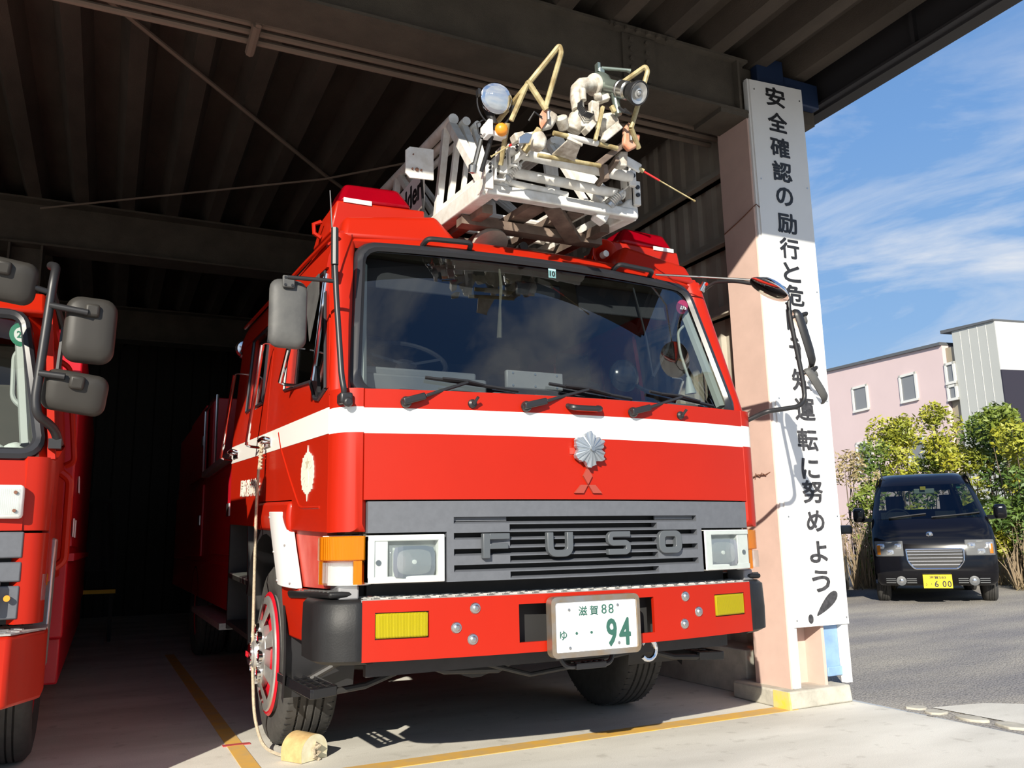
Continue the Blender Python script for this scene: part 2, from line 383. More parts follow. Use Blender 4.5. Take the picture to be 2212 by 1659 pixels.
def asphalt_mat():
    m = bpy.data.materials.new('worn_asphalt'); m.use_nodes = True; t = m.node_tree; b = t.nodes['Principled BSDF']
    b.inputs['Roughness'].default_value = 0.9
    co = t.nodes.new('ShaderNodeTexCoord')
    n1 = t.nodes.new('ShaderNodeTexNoise'); n1.inputs['Scale'].default_value = 0.9; n1.inputs['Detail'].default_value = 8
    mp = t.nodes.new('ShaderNodeMapping'); mp.inputs['Rotation'].default_value = (0, 0, math.radians(30)); mp.inputs['Scale'].default_value = (0.5, 1.6, 1)
    t.links.new(co.outputs['Object'], mp.inputs[0]); t.links.new(mp.outputs[0], n1.inputs['Vector'])
    r1 = t.nodes.new('ShaderNodeValToRGB'); t.links.new(n1.outputs[0], r1.inputs[0])
    r1.color_ramp.elements[0].position, r1.color_ramp.elements[1].position = 0.38, 0.66
    r1.color_ramp.elements[0].color, r1.color_ramp.elements[1].color = (0.30, 0.285, 0.28, 1), (0.50, 0.46, 0.39, 1)
    n2 = t.nodes.new('ShaderNodeTexVoronoi'); n2.inputs['Scale'].default_value = 70; t.links.new(co.outputs['Object'], n2.inputs['Vector'])
    r2 = t.nodes.new('ShaderNodeValToRGB'); t.links.new(n2.outputs[0], r2.inputs[0])
    r2.color_ramp.elements[0].color, r2.color_ramp.elements[1].color = (1.15, 1.15, 1.15, 1), (0.45, 0.45, 0.45, 1)
    r2.color_ramp.elements[1].position = 0.75
    mx = t.nodes.new('ShaderNodeMix'); mx.data_type = 'RGBA'; mx.blend_type = 'MULTIPLY'; mx.inputs['Factor'].default_value = 0.75
    t.links.new(r1.outputs[0], mx.inputs['A']); t.links.new(r2.outputs[0], mx.inputs['B']); t.links.new(mx.outputs['Result'], b.inputs['Base Color'])
    bp = t.nodes.new('ShaderNodeBump'); bp.inputs['Strength'].default_value = 0.5; bp.inputs['Distance'].default_value = 0.02
    t.links.new(n2.outputs[0], bp.inputs['Height']); t.links.new(bp.outputs[0], b.inputs['Normal'])
    return m
M['concrete'] = floor_mat(); M['asphalt'] = asphalt_mat()
M['linepaint'] = mat('orange_yellow_line_paint', (0.72, 0.40, 0.055), 0.7, var=0.5, vscale=7, col2=(0.55, 0.36, 0.14))
M['redtape'] = mat('faded_red_tape', (0.42, 0.06, 0.06), 0.7)
M['yellowpaint'] = mat('yellow_kerb_paint', (0.78, 0.56, 0.04), 0.7, var=0.3, vscale=14, col2=(0.62, 0.50, 0.22))

AX = 2.43  # joint between the concrete apron and the asphalt yard
RY = -5.2   # the apron meets the road here, unseen behind the photographer, added to cut bounce
f = MB(); f.add([(-14,RY,0),(AX,RY,0),(AX,0.9,0),(AX,14,0),(-14,14,0)], [(0,1,2,3,4)])
f.bx(-14, AX, RY, 14, -0.2, -0.001)
struct(f.build('floor', 'concrete', smooth=0))
def yard_z(x, y):
    d = max(0.0, (x-AX)*0.8 + (y-0.5)*0.35)
    return min(0.20, 0.034*d) + 0.002
def yard(u, v):
    x = AX + 60*u**2.2; y = -30 + 80*v
    return (x, y, yard_z(x, y))
yd = MB(); yd.grid(yard, 40, 40)
o = yd.build('asphalt_ground', 'asphalt', smooth=0, recalc=False); struct(o)
f = MB(); f.bx(-40, AX, -40, RY, -.2, -.004); struct(f.build('added_road', 'asphalt', smooth=0))  # out of view; darker ground added so less light bounces into the garage

# painted bay lines on the floor (surface marking, a few tenths of a millimetre of paint)
def marking(name, poly, m, z=0.003):
    b = MB(); b.prism(poly, 'z', -0.001, z); return struct(b.build(name, m, smooth=0))
marking('floor_marking', [(-6, .59), (1.93, .755), (1.88, .885), (-6, .72)], 'linepaint')
marking('floor_marking', [(-1.385, 0.60), (-1.30, 0.60), (-1.355, 6.2), (-1.44, 6.2)], 'linepaint', 0.0035)
marking('floor_marking', [(-1.415, 1.60), (-1.27, 1.595), (-1.27, 1.635), (-1.415, 1.645)], 'redtape', 0.0045)

# broken edge stones and stains along the apron
rs = random.Random(3)
y = -1.6; k = 0
while y < 0.45:
    ln = rs.uniform(0.10, 0.24)
    x0 = AX + 0.10 + 0.05*(0.45-y) + rs.uniform(-.012, .012)
    b = MB(); pts = []
    wd = rs.uniform(0.05, 0.085)
    for a in range(9):
        t = a/9*2*PI; pts.append((x0 + wd*math.cos(t)*rs.uniform(.75, 1.1), y + ln/2*math.sin(t)*rs.uniform(.8, 1.05)))
    b.prism(pts, 'z', -0.01, 0.016)
    o = b.build('edge_stone', 'plinth', bev=0.006)
    tag(o, 'flat broken kerb stone in the row along the concrete apron edge by the asphalt', 'stone', 'edge stones along the apron')
    y += ln + rs.uniform(0.01, 0.03); k += 1
b = MB(); pts = [(AX+.2, .35), (AX+.55, .25), (AX+.9, -.1), (AX+1.6, -.35), (AX+3.2, -.7), (AX+4.5, -2.5), (AX+.35, -2.5), (AX+.22, -.6)]
b.add([(x, yy, yard_z(x, yy)+0.004) for x, yy in pts], [tuple(range(len(pts)))])
struct(b.build('concrete_patch_ground', 'concrete', smooth=0))

# ---- roof deck: folded plates, ribs run front to back, over garage and canopy
CF = -1.0     # front edge of the canopy
RX0, RX1 = -9.5, 2.74
d = MB(); P = 0.42; prof = []
x = RX0
while x < RX1 - 0.05:
    prof += [(x, 4.70), (x+.17, 4.70), (x+.235, 4.535), (x+.355, 4.535)]; x += P
prof += [(RX1+.1, 4.70)]
for y0, y1 in ((CF, 5.5), (5.5, 12.6)):
    d.slab(lambda u, v: (prof[round(u*(len(prof)-1))][0], y0 + (y1-y0)*v, prof[round(u*(len(prof)-1))][1]),
           lambda u, v: (prof[round(u*(len(prof)-1))][0], y0 + (y1-y0)*v, prof[round(u*(len(prof)-1))][1]+.03), len(prof)-1, 1)
d.bx(RX0, RX1+.1, CF, 12.6, 4.74, 4.80)
struct(d.build('ceiling', 'deck', smooth=0))
# edge channels of the roof
b = MB(); b.bx(RX1+.04, RX1+.16, CF-.05, 12.6, 4.33, 4.86); b.bx(RX1-.02, RX1+.04, CF, 12.6, 4.35, 4.37)
b.bx(RX1-.0, RX1+.04, 0.0, 0.03, 4.37, 4.70); b.bx(RX1-.0, RX1+.04, 1.9, 1.93, 4.37, 4.70)
struct(b.build('trim_1', 'fascia', smooth=0))
b = MB(); b.bx(RX0, RX1+.16, CF-.12, CF, 4.37, 4.86)
struct(b.build('trim_2', 'fascia', smooth=0))

# ---- steel beams
def ibeam(name, x0, x1, yc, z0, z1, wf=0.32, tf=0.02, tw=0.03):
    b = MB(); b.bx(x0, x1, yc-wf/2, yc+wf/2, z0, z0+tf); b.bx(x0, x1, yc-wf/2, yc+wf/2, z1-tf, z1); b.bx(x0, x1, yc-tw/2, yc+tw/2, z0+tf, z1-tf)
    return b
b = ibeam('b', -9.5, 2.0, 0.985, 4.105, 4.535, tw=.20)
# splice plates and their bolts on the front beam
b.bx(0.93, 1.20, 0.868, 0.886, 4.13, 4.51); b.bx(0.80, 1.33, 0.80, 0.826, 4.50, 4.525)
for i in range(5):
    for xx in (1.0, 1.13): b.cyl((xx, .87, 4.18+.07*i), (xx, .852, 4.18+.07*i), .021, n=8)
for i in range(6): b.cyl((.84+.085*i, .79, 4.50), (.84+.085*i, .79, 4.478), .02, n=8)
for xx in (1.90, -3.2): b.bx(xx, xx+.02, .83, .885, 4.12, 4.52)
# haunch of the front beam down to the pillar head
b.hexa([(1.72,.83,4.07),(1.97,.83,4.07),(1.97,1.14,4.07),(1.72,1.14,4.07),(1.72,.83,4.105),(1.97,.83,4.105),(1.97,1.14,4.105),(1.72,1.14,4.105)])
struct(b.build('roof_beam', 'beam', smooth=0))
b = ibeam('b', -9.5, 2.3, 5.75, 4.05, 4.535); struct(b.build('roof_beam', 'beam', smooth=0))
b = ibeam('b', -9.5, 2.3, 9.6, 4.05, 4.535); struct(b.build('roof_beam', 'beam', smooth=0))
b = MB(); b.bx(1.98, 2.72, .92, 1.05, 4.2, 4.53); struct(b.build('roof_beam', 'beam', smooth=0))

# ---- pillar (H section), its concrete plinth
b = MB(); b.bx(1.96, 1.985, .84, 1.165, .105, 4.1); b.bx(2.255, 2.28, .84, 1.165, .105, 4.1); b.bx(1.985, 2.255, .992, 1.012, .105, 4.1)
struct(b.build('pillar', 'pink', smooth=0))
for (px, py) in ((-2.95, 5.6),):
    b = MB(); b.bx(px-.15, px-.13, py, py+.3, 0, 4.06); b.bx(px+.13, px+.15, py, py+.3, 0, 4.06); b.bx(px-.13, px+.13, py+.14, py+.16, 0, 4.06)
    struct(b.build('pillar', 'beam', smooth=0))
b = MB()
b.hexa([(1.862,.755,0),(2.415,.765,0),(2.415,1.5,0),(1.87,1.30,0),(1.862,.765,.108),(2.41,.775,.108),(2.41,1.5,.108),(1.87,1.30,.108)])
struct(b.build('pillar_plinth', 'plinth', bev=.012))
b = MB(); b.prism([(0,0),(.10,.0),(.115,.095),(.0,.10)], 'y', 0, .002)
b2 = MB(); b2.hexa([(1.858,.98,.004),(1.862,.75,.004),(1.91,.75,.004),(1.91,.98,.004),(1.858,.97,.108),(1.858,.757,.1085),(1.905,.765,.112),(1.905,.97,.112)])
b2 = MB(); b2.add([(1.859,.752,.002),(1.858,.90,.002),(1.858,.895,.108),(1.859,.76,.108)], [(0,1,2,3)])
b2.add([(1.859,.752,.002),(1.875,.7515,.002),(1.872,.7605,.108),(1.859,.76,.108)], [(0,1,2,3)])
struct(b2.build('pillar_marking', 'yellowpaint', smooth=0))
# low concrete upstand under the right wall
b = MB(); b.bx(2.0, 2.42, 1.30, 12.3, 0, .30); struct(b.build('wall_base_kerb', 'plinth', bev=.01))

# ---- walls
def corrugated(name, pts0, pts1, z0, z1, pitch, dep, m):
    """corrugated sheet from pts0 to pts1 (xy)"""
    a, c = Vector(pts0), Vector(pts1); ln = (c-a).length; u = (c-a)/ln; nn = Vector((-u.y, u.x))
    k = int(ln/pitch); prof = []
    for i in range(k):
        for t, h in ((0, 0), (.4, 0), (.5, dep), (.9, dep)): prof.append(a + u*((i+t)*pitch) + nn*h)
    prof.append(c)
    b = MB(); b.slab(lambda uu, v: (*prof[round(uu*(len(prof)-1))], z0+(z1-z0)*v), lambda uu, v: (*(prof[round(uu*(len(prof)-1))]-nn*.03), z0+(z1-z0)*v), len(prof)-1, 1)
    return struct(b.build(name, m, smooth=0))
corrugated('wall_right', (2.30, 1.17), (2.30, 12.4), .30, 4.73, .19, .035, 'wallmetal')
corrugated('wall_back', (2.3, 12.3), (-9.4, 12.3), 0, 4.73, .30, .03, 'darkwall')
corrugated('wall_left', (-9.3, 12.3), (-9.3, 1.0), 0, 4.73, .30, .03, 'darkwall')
for z in (1.75, 2.77, 3.33, 3.90):
    b = MB(); b.bx(2.20, 2.26, 1.17, 12.2, z, z+.09); b.bx(2.14, 2.26, 1.17, 12.2, z, z+.012)
    struct(b.build('wall_girt', 'wallmetal', smooth=0))

# ---- pipes, hanger, bracing rods under the roof
for i, (yy, zz) in enumerate(((1.31, 4.205), (1.395, 4.20), (1.483, 4.19))):
    b = MB(); b.tube([(-9, yy, zz), (-4, yy, zz-.004), (0, yy, zz), (2.15, yy, zz)], .022, 8)
    tag(b.build('conduit_pipe', 'pipe_brown'), ['brown painted conduit running behind the front roof beam, nearest the beam', 'middle one of three brown conduits behind the front roof beam', 'brown conduit of three behind the front roof beam, farthest from the beam'][i], 'pipe', 'conduits behind the front beam')
b = MB(); b.bx(-1.455, -1.40, 1.16, 1.56, 4.225, 4.255); b.bx(-1.45, -1.405, 1.15, 1.17, 4.12, 4.255); b.tube([(-1.43, 1.25, 4.165), (-1.43, 1.56, 4.155)], .03, 8); b.cyl((-1.43, 1.2, 4.2), (-1.43, 1.2, 4.12), .018)
tag(b.build('pipe_hanger', 'pipe_brown'), 'steel pipe hanger clamped across three conduits behind the beam', 'bracket')
b = MB(); b.tube([(-2.9, 1.15, 4.48), (-.42, 3.9, 4.50), (1.0, 5.3, 4.50), (1.15, 5.56, 4.51)], .017, 6)
tag(b.build('bracing_rod', 'pipe_brown'), 'thick roof bracing rod slanting from the upper left down to the right', 'rod')
b = MB(); b.tube([(-2.85, 5.57, 4.42), (-.42, 3.88, 4.45), (2.2, 1.2, 4.47)], .010, 6)
tag(b.build('bracing_rod', 'pipe_brown'), 'thin roof bracing rod rising from the rear beam to the right', 'rod')

# ================================================================== SIGN, downpipe, wires
SY = .81
sg = empty('sign_board', 'tall white sign board with black vertical Japanese safety slogan in front of the pink pillar', 'sign', (2.24, SY, .108))
b = MB(); b.hexa([(2.005,SY,.487),(2.485,SY,.487),(2.485,SY+.012,.487),(2.005,SY+.012,.487),(1.987,SY,4.372),(2.495,SY,4.40),(2.495,SY+.012,4.40),(1.987,SY+.012,4.372)])
pan = b.build('panel', 'signwhite', sg, smooth=0)
for x0, x1 in ((1.982, 2.03), (2.435, 2.483)):
    b = MB(); b.hexa([(x0,SY+.013,.11),(x1,SY+.013,.11),(x1,SY+.045,.11),(x0,SY+.045,.11),(x0-.008,SY+.013,4.38),(x1-.008,SY+.013,4.38),(x1-.008,SY+.045,4.38),(x0-.008,SY+.045,4.38)])
    b.bx(x0-.008, x0+.012, SY+.0125, SY+.055, .11, 4.37)
    b.build('leg', 'signwhite', sg, smooth=0)
b = MB(); b.bx(1.99, 2.48, SY+.014, SY+.05, 4.30, 4.36); b.bx(1.99, 2.48, SY+.014, SY+.05, 2.3, 2.36); b.build('cross_rail', 'signwhite', sg, smooth=0)
slogan = '安全確認の励行と危険予知運転に努めよう'
zs = [4.278, 4.077, 3.877, 3.688, 3.495, 3.29, 3.101, 2.921, 2.751, 2.57, 2.36, 2.14, 1.932, 1.722, 1.524, 1.367, 1.170, .965, .774]
for i, ch in enumerate(slogan):
    kana = ch in 'のとにめよう'
    b = MB(); cx = 2.225 + .0022*i
    add_text(b, ch, .19, lambda x, y, z: (cx + x, SY-.002-z, zs[i]+y), offset=.0042, extrude=.0012, fit=(.152, .135) if kana else (.176, .147))
    q = b.build('lettering', 'ink' if i < 10 else 'inkworn', pan, smooth=0)
# exclamation mark, a fat slanted drop with a dot
b = MB(); dr = []
for k in range(24):
    t = k/24*2*PI; u = math.cos(t); v = math.sin(t)*(.016 + .034*(u+1)/2)
    uu = u*.125; a = math.radians(40); dr.append((2.30+uu*math.cos(a)-v*math.sin(a), .625+uu*math.sin(a)*.9+v*math.cos(a)))
b.prism(dr, 'y', SY-.003, SY-.0005); b.prism([(2.147+.022*math.cos(t*PI/8), .535+.03*math.sin(t*PI/8)) for t in range(16)], 'y', SY-.003, SY-.0005)
b.build('lettering', 'inkworn', pan, smooth=0)
# panel screws
b = MB()
for z in (.53, 1.2, 2.0, 2.8, 3.6, 4.3):
    for x in (2.025, 2.465): b.cyl((x, SY, z), (x, SY-.003, z), .006, n=8)
b.build('screw', 'steel', pan, smooth=0)['kind'] = 'stuff'

dp = empty('downpipe', 'pale blue rectangular plastic downpipe below the white sign board', 'pipe', (2.3, .96, .2))
b = MB(); b.bx(2.288, 2.428, .862, .965, .205, 4.35); b.build('pipe', 'pipe_blue', dp, bev=.008)
b = MB(); b.bx(2.30, 2.44, .85, .968, .155, .215); b.build('shoe', 'pipe_blue', dp, bev=.006)
b = MB(); b.bx(2.10, 2.36, .84, .915, 4.36, 4.62); b.bx(2.36, 2.70, .84, .915, 4.30, 4.50)
tag(b.build('rain_hopper', 'navy', bev=.01), 'dark navy rain hopper box behind the top of the white sign', 'gutter box')
b = MB(); b.bx(2.30, 2.42, 1.02, 1.25, .108, .45); tag(b.build('concrete_block', 'plinth', bev=.01), 'rough concrete block behind the foot of the blue downpipe', 'block')

def wire(nm, pts, r, label):
    b = MB(); b.tube(pts, r, 5); return tag(b.build(nm, 'rust'), label, 'wire')
wire('tie_wire', [(1.955, 1.16, 3.29), (1.953, 1.0, 3.33), (1.952, .87, 3.37), (1.97, .82, 3.40), (1.98, .80, 3.37)], .004, 'rusty tie wire across the upper pink pillar, in shade')
wire('tie_wire', [(1.955, 1.165, 1.46), (1.952, 1.08, 1.47), (1.95, .99, 1.49), (1.952, .92, 1.485), (1.97, .85, 1.51)], .004, 'rusty tie wire across the sunlit middle of the pink pillar')
wire('tie_wire', [(1.952, 1.02, 1.468), (1.94, 1.0, 1.50), (1.952, .97, 1.475), (1.94, .94, 1.50), (1.952, .91, 1.48)], .003, 'short twist of rusty wire knotted on the lower pillar tie')

# ================================================================== FIRE LADDER TRUCK
def S(s, y, zb, o=0.0):
    """point on the cab side (body heights, the cab sits nose down a little)"""
    t = max(0.0, zb-1.70)*0.075
    return (s*(1.185 + .0274*y - t + o), y, zb + .07 + .041*y)
def yF(x): return .088*x*x           # plan curve of the front panels
def yB(x): return .105*x*x           # plan curve of the bumper
def yW(x, z): return .06 + (z-1.735)*.333 + .10*x*x   # windscreen
def strip(b, x0, x1, z0, z1, off, th, fy=yF, nx=None, ch=0.0):
    nx = nx or max(2, int(abs(x1-x0)/.12))
    X = lambda u: x0+(x1-x0)*u
    if ch:
        # bar with a sloped upper edge
        for i in range(nx):
            a, c = X(i/nx), X((i+1)/nx)
        b.slab(lambda u, v: (X(u), fy(X(u))+off+(ch*2.2 if v > .7 else 0), [z0, z1-ch, z1][round(v*2)]), lambda u, v: (X(u), fy(X(u))+off+th, [z0, z1-ch, z1][round(v*2)]), nx, 2)
    else:
        b.slab(lambda u, v: (X(u), fy(X(u))+off, z0+(z1-z0)*v), lambda u, v: (X(u), fy(X(u))+off+th, z0+(z1-z0)*v), nx, 1)
TR = empty('fire_truck', 'red and white ladder fire truck parked nose out in the middle of the picture', 'fire truck', (0, 1.6, 0))

# --- front panel with the painted white band
b = MB()
for z0, z1, c in ((1.265, 1.558, 0), (1.558, 1.672, 1), (1.672, 1.758, 0)):
    b.cur = c; strip(b, -1.062, 1.062, z0, z1, 0, .03, nx=20)
fp = b.build('front_panel', ['red', 'whitep'], TR, smooth=30)
b = MB()
for x, z in ((-.99, 1.245), (.97, 1.24)): b.cyl((x, yF(x)+.012, z), (x, yF(x)+.0, z), .005)
# --- corner panels wrapping round to the doors
CP = [(1.068,.100),(1.10,.107),(1.135,.123),(1.163,.150),(1.182,.187),(1.1905,.222)]
for s in (-1, 1):
    b = MB()
    def path(u, off=0.0):
        t = u*(len(CP)-1); i = min(int(t), len(CP)-2); k = t-i
        return ((CP[i][0]*(1-k)+CP[i+1][0]*k)-off, (CP[i][1]*(1-k)+CP[i+1][1]*k)+off)
    for z0, z1, c in ((1.128, 1.562, 0), (1.562, 1.676, 1), (1.676, 1.76, 0)):
        b.cur = c
        b.slab(lambda u, v: (s*path(u)[0], path(u)[1], z0+(z1-z0)*v + (.0 if not(c==0 and z0<1.2 and v==0 and u<.25) else .035*(1-u/.25))), lambda u, v: (s*path(u, .02)[0], path(u, .02)[1], z0+(z1-z0)*v), 10, 1)
    b.build('corner_panel', ['red', 'whitep'], TR, smooth=40)
# dark cab body behind the panels (bulkhead, floor)
b = MB(); b.bx(-1.05, 1.05, .14, .18, 1.0, 1.72); b.bx(-1.12, 1.12, .18, 2.92, 1.12, 1.18); b.bx(-1.17, 1.17, 2.90, 2.95, 1.13, 2.6)
b.bx(-1.06, 1.06, .17, .30, .92, 1.15)
b.build('cab_floor', 'cabdark', TR, smooth=0)

# --- windscreen, seal, pillars
def wsx(z): return 1.062 - (z-1.77)*(.066/.75)
b = MB(); b.grid(lambda u, v: ((2*u-1)*(wsx(1.755+.78*v)+.012), yW((2*u-1)*wsx(1.755+.78*v), 1.755+.78*v)+.012, 1.755+.78*v), 28, 14)
ws = b.build('windscreen', 'wsglass', TR, smooth=180, recalc=False)
def loop_ws(dx, dz, r, n=8):
    """closed rounded loop round the windscreen opening"""
    z0, z1 = 1.755-dz, 2.535+dz; pts = []
    def px(z): return wsx(z)+dx
    segs = [((1, z1), 0), ((-1, z1), 90), ((-1, z0), 180), ((1, z0), 270)]
    for (sx_, z), a in segs:
        cx = sx_*(px(z)-r); cz = z-r if z > 2 else z+r
        for k in range(n+1):
            t = math.radians(a+90*k/n); x = cx+r*math.cos(t); zz = cz+r*math.sin(t)
            pts.append((x, zz))
        # straight in between gets extra points
    full = []
    for i in range(len(pts)):
        p, q = pts[i], pts[(i+1) % len(pts)]; full.append(p)
        d = math.hypot(q[0]-p[0], q[1]-p[1]); m_ = int(d/.12)
        for k in range(1, m_+1): full.append((p[0]+(q[0]-p[0])*k/(m_+1), p[1]+(q[1]-p[1])*k/(m_+1)))
    return full
b = MB()
A, B_, C_, D_ = (loop_ws(d, d*.9, r) for d, r in ((-.012, .075), (.008, .09), (.034, .105), (.046, .11)))
n = min(len(q) for q in (A, B_, C_, D_))
def rs_loop(lp, n=160):
    P = lp+[lp[0]]; cum = [0]
    for i in range(len(lp)): cum.append(cum[-1]+math.hypot(P[i+1][0]-P[i][0], P[i+1][1]-P[i][1]))
    o = []; j = 0
    for k in range(n):
        t = cum[-1]*k/n
        while cum[j+1] < t: j += 1
        f_ = (t-cum[j])/max(1e-9, cum[j+1]-cum[j]); o.append((P[j][0]+(P[j+1][0]-P[j][0])*f_, P[j][1]+(P[j+1][1]-P[j][1])*f_))
    return o
rows = [rs_loop(q) for q in (A, B_, C_, D_)]
offs = (.006, -.016, -.016, .006); vs = []
for q, of in zip(rows, offs): vs += [(x, yW(x, z)+of, z) for x, z in q]
vs += [(x, yW(x, z)+.03, z) for x, z in rows[3]]
n = 160; fs = [(i*n+j, i*n+(j+1) % n, (i+1)*n+(j+1) % n, (i+1)*n+j) for i in range(4) for j in range(n)]
b.add(vs, fs); b.build('windscreen_seal', 'seal', TR, smooth=50)
for s in (-1, 1):
    b = MB()
    def apil(u, v):
        z = 1.745 + .86*v
        x0 = wsx(z)+.042; y0 = yW(x0, z)
        zb = z-.07-.041*(.25+.25*v); x1 = S(1, .25, zb)[0]; y1 = .232+.235*v
        t = u; bul = math.sin(PI*t)*.018
        return (s*(x0+(x1-x0)*t+bul), y0+(y1-y0)*t-bul, z)
    def apil2(u, v):
        p = apil(u, v); return (p[0]-s*.015, p[1]+.03, p[2])
    b.slab(apil, apil2, 6, 8); b.build('windscreen_pillar', 'red', TR, smooth=50)
# --- header and roof
b = MB()
def head(u, v):
    x = (2*u-1)*1.10
    k = [0, .35, .7, 1.0][round(v*3)]; z = 2.572 + [0, .05, .085, .10][round(v*3)] - max(0, abs(x)-.95)*.25*k
    return (x, yW(x*.98, 2.575)+[0, .03, .10, .25][round(v*3)], z)
b.slab(head, lambda u, v: (head(u, v)[0], head(u, v)[1]+.02, head(u, v)[2]-.03), 20, 3)
def roof(u, v):
    x = (2*u-1)*1.13; return (x, .62+2.35*v, 2.672+.041*2.35*v-(abs(x)/1.13)**6*.06)
b.slab(roof, lambda u, v: (roof(u, v)[0], roof(u, v)[1], roof(u, v)[2]-.03), 20, 2)
b.build('roof', 'red', TR, smooth=45)
for s in (-1, 1):
    b = MB()
    b.slab(lambda u, v: (S(s, .46+2.5*u, 2.335+.20*v, .012-.05*v*v)), lambda u, v: (S(s, .46+2.5*u, 2.335+.20*v, -.02-.05*v*v)), 6, 4)
    b.tube([S(s, .40, 2.50, .0), S(s, 1.0, 2.515, .0), S(s, 2.95, 2.52, .0)], .012, 6)
    b.build('roof_rail', 'red', TR, smooth=45)
# front fairings beside the ladder bed, boxes with rotating beacons
for s in (-1, 1):
    b = MB()
    b.hexa([(s*1.10,.44,2.585),(s*.475,.37,2.60),(s*.40,1.2,2.66),(s*1.10,1.2,2.64),
            (s*1.065,.50,2.722),(s*.59,.45,2.775),(s*.56,1.2,2.83),(s*1.065,1.2,2.80)])
    b.build('roof_fairing', 'red', TR, bev=.03, seg=3)
    b = MB()
    b.hexa([(s*1.12,.60,2.66),(s*.60,.60,2.68),(s*.60,1.0,2.70),(s*1.12,1.0,2.69),(s*1.085,.60,2.845),(s*.60,.60,2.86),(s*.60,.95,2.87),(s*1.085,.95,2.86)])
    bb = b.build('beacon_base', 'red', TR, bev=.012)
    b = MB(); b.tube([(s*1.12,.80,2.70),(s*1.155,.80,2.72),(s*1.16,.80,2.77),(s*1.12,.80,2.79)], .012, 6); b.build('lifting_eye', 'red', bb)
    b = MB(); b.bx(min(s*1.05, s*.90), max(s*1.05, s*.90), .594, .60, 2.838, 2.862); b.build('rail_strip', 'whitep', bb, smooth=0)
    b = MB()
    b.hexa([(s*1.075,.605,2.845),(s*.66,.605,2.862),(s*.66,.90,2.87),(s*1.075,.90,2.86),(s*1.03,.66,2.975),(s*.73,.66,2.985),(s*.73,.86,2.99),(s*1.03,.86,2.98)])
    bc = b.build('beacon', 'beacon', TR, bev=.03, seg=3)
    b = MB()
    b.bx(min(s*1.0, s*.72), max(s*1.0, s*.72), .70, .82, 2.862, 2.875)
    for xx in (.94, .78): b.lathe([(.0,0),(.035,.012),(.05,.05)], (s*xx, .75, 2.92), (s*-.3 if xx > .9 else s*.2, -1, .1), 14)
    b.bx(min(s*.87, s*.84), max(s*.87, s*.84), .70, .82, 2.87, 2.95)
    b.build('reflector', 'reflector', bc)
# speaker horn beside the right beacon
b = MB(); b.lathe([(.005,.10),(.03,.08),(.05,.03),(.085,0),(.09,.0),(.085,.03),(.05,.12),(.03,.2)], (.50, .52, 2.735), (0, 1, .03), 20); hn = b.build('horn', 'red', TR)
b = MB(); b.lathe([(.0,-.005),(.02,.0),(.022,.04)], (.50, .515, 2.735), (0, 1, 0), 12); b.build('horn_tip', 'whitep', hn)
# grab handles over the windscreen and below it
def grab(pts, r, m='black', nm='grab_handle'):
    q = MB(); q.tube(fillet(pts, .025), r, 8); return q.build(nm, m, TR)
for x0, x1 in ((-.69, -.44), (.44, .71)):
    z = 2.585; yy = lambda x: yW(x, 2.575)
    grab([(x0, yy(x0)+.01, z-.01), (x0+.01, yy(x0)-.05, z+.012), (x1-.01, yy(x1)-.05, z+.012), (x1, yy(x1)+.01, z-.012)], .014)
grab([(-.085, yF(.08)+.01, 1.715), (-.08, -.04, 1.70), (.08, -.04, 1.70), (.085, yF(.08)+.01, 1.715)], .014)
# washer nozzles
for x in (-.575, .60):
    b = MB(); b.lathe([(.022,0),(.02,.012),(.010,.018),(.009,.03)], (x, yF(x), 1.702), (0, -1, .1), 12); b.cyl((x, yF(x)-.022, 1.70), (x+.012, yF(x)-.045, 1.728), .007)
    b.build('washer_nozzle', 'black', TR)
# wipers: pivot, arm, blade
for x0, x1, z1, bl in ((-.885, -.575, 1.812, .36), (-.312, .06, 1.81, .38), (.285, .66, 1.812, .36)):
    p = Vector((x0, yF(x0)-.002, 1.697))
    q = Vector((x1, yW(x1, z1)-.035, z1))
    b = MB(); b.lathe([(.026,0),(.026,.018),(.018,.03)], p, (0, -1, .15), 14)
    m_ = p.lerp(q, .27); b.bar(p+Vector((-.02,-.03,0)), m_+Vector((0,-.035,0)), .03, .032); b.bar(m_+Vector((0,-.035,0)), q+Vector((0,-.01,0)), .016, .016)
    wp = b.build('wiper', 'black', TR, bev=.006)
    b = MB()
    L_ = []
    for k in range(9):
        t = (k/8-.42)*bl*1.25; x = x1+t; z = z1 + .002 - t*.11; L_.append((x, yW(x, z)-.010, z))
    b.tube(L_, .009, 5); b.tube([(q.x-.12, q.y+.01, q.z+.014), (q.x, q.y-.004, q.z+.006), (q.x+.14, q.y+.02, q.z-.012)], .008, 5)
    b.build('wiper_blade', 'black', wp)
# stickers inside the glass
b = MB(); z = 2.50; b.bx(.01, .055, yW(.03, z)+.017, yW(.03, z)+.019, z-.027, z+.027)
st = b.build('inspection_sticker', 'sticker_blue', ws, smooth=0)
b = MB(); add_text(b, '10', .04, lambda x, y, q: (.0325+x, yW(.03, z)+.0145-q, z-.004+y), offset=.001, extrude=.0003); b.build('lettering', 'ink', ws, smooth=0)
b = MB(); b.lathe([(.0,0),(.042,0),(.042,.002)], (.935, yW(.935, 2.42)+.017, 2.42), (0, 1, .3), 24); st2 = b.build('round_sticker', 'sticker_mag', ws, smooth=0)
b = MB(); add_text(b, '26', .05, lambda x, y, q: (.935+x, yW(.935, 2.42+y)+.0135-q, 2.42+y), offset=.001, extrude=.0003); b.build('lettering', 'whitep', ws, smooth=0)

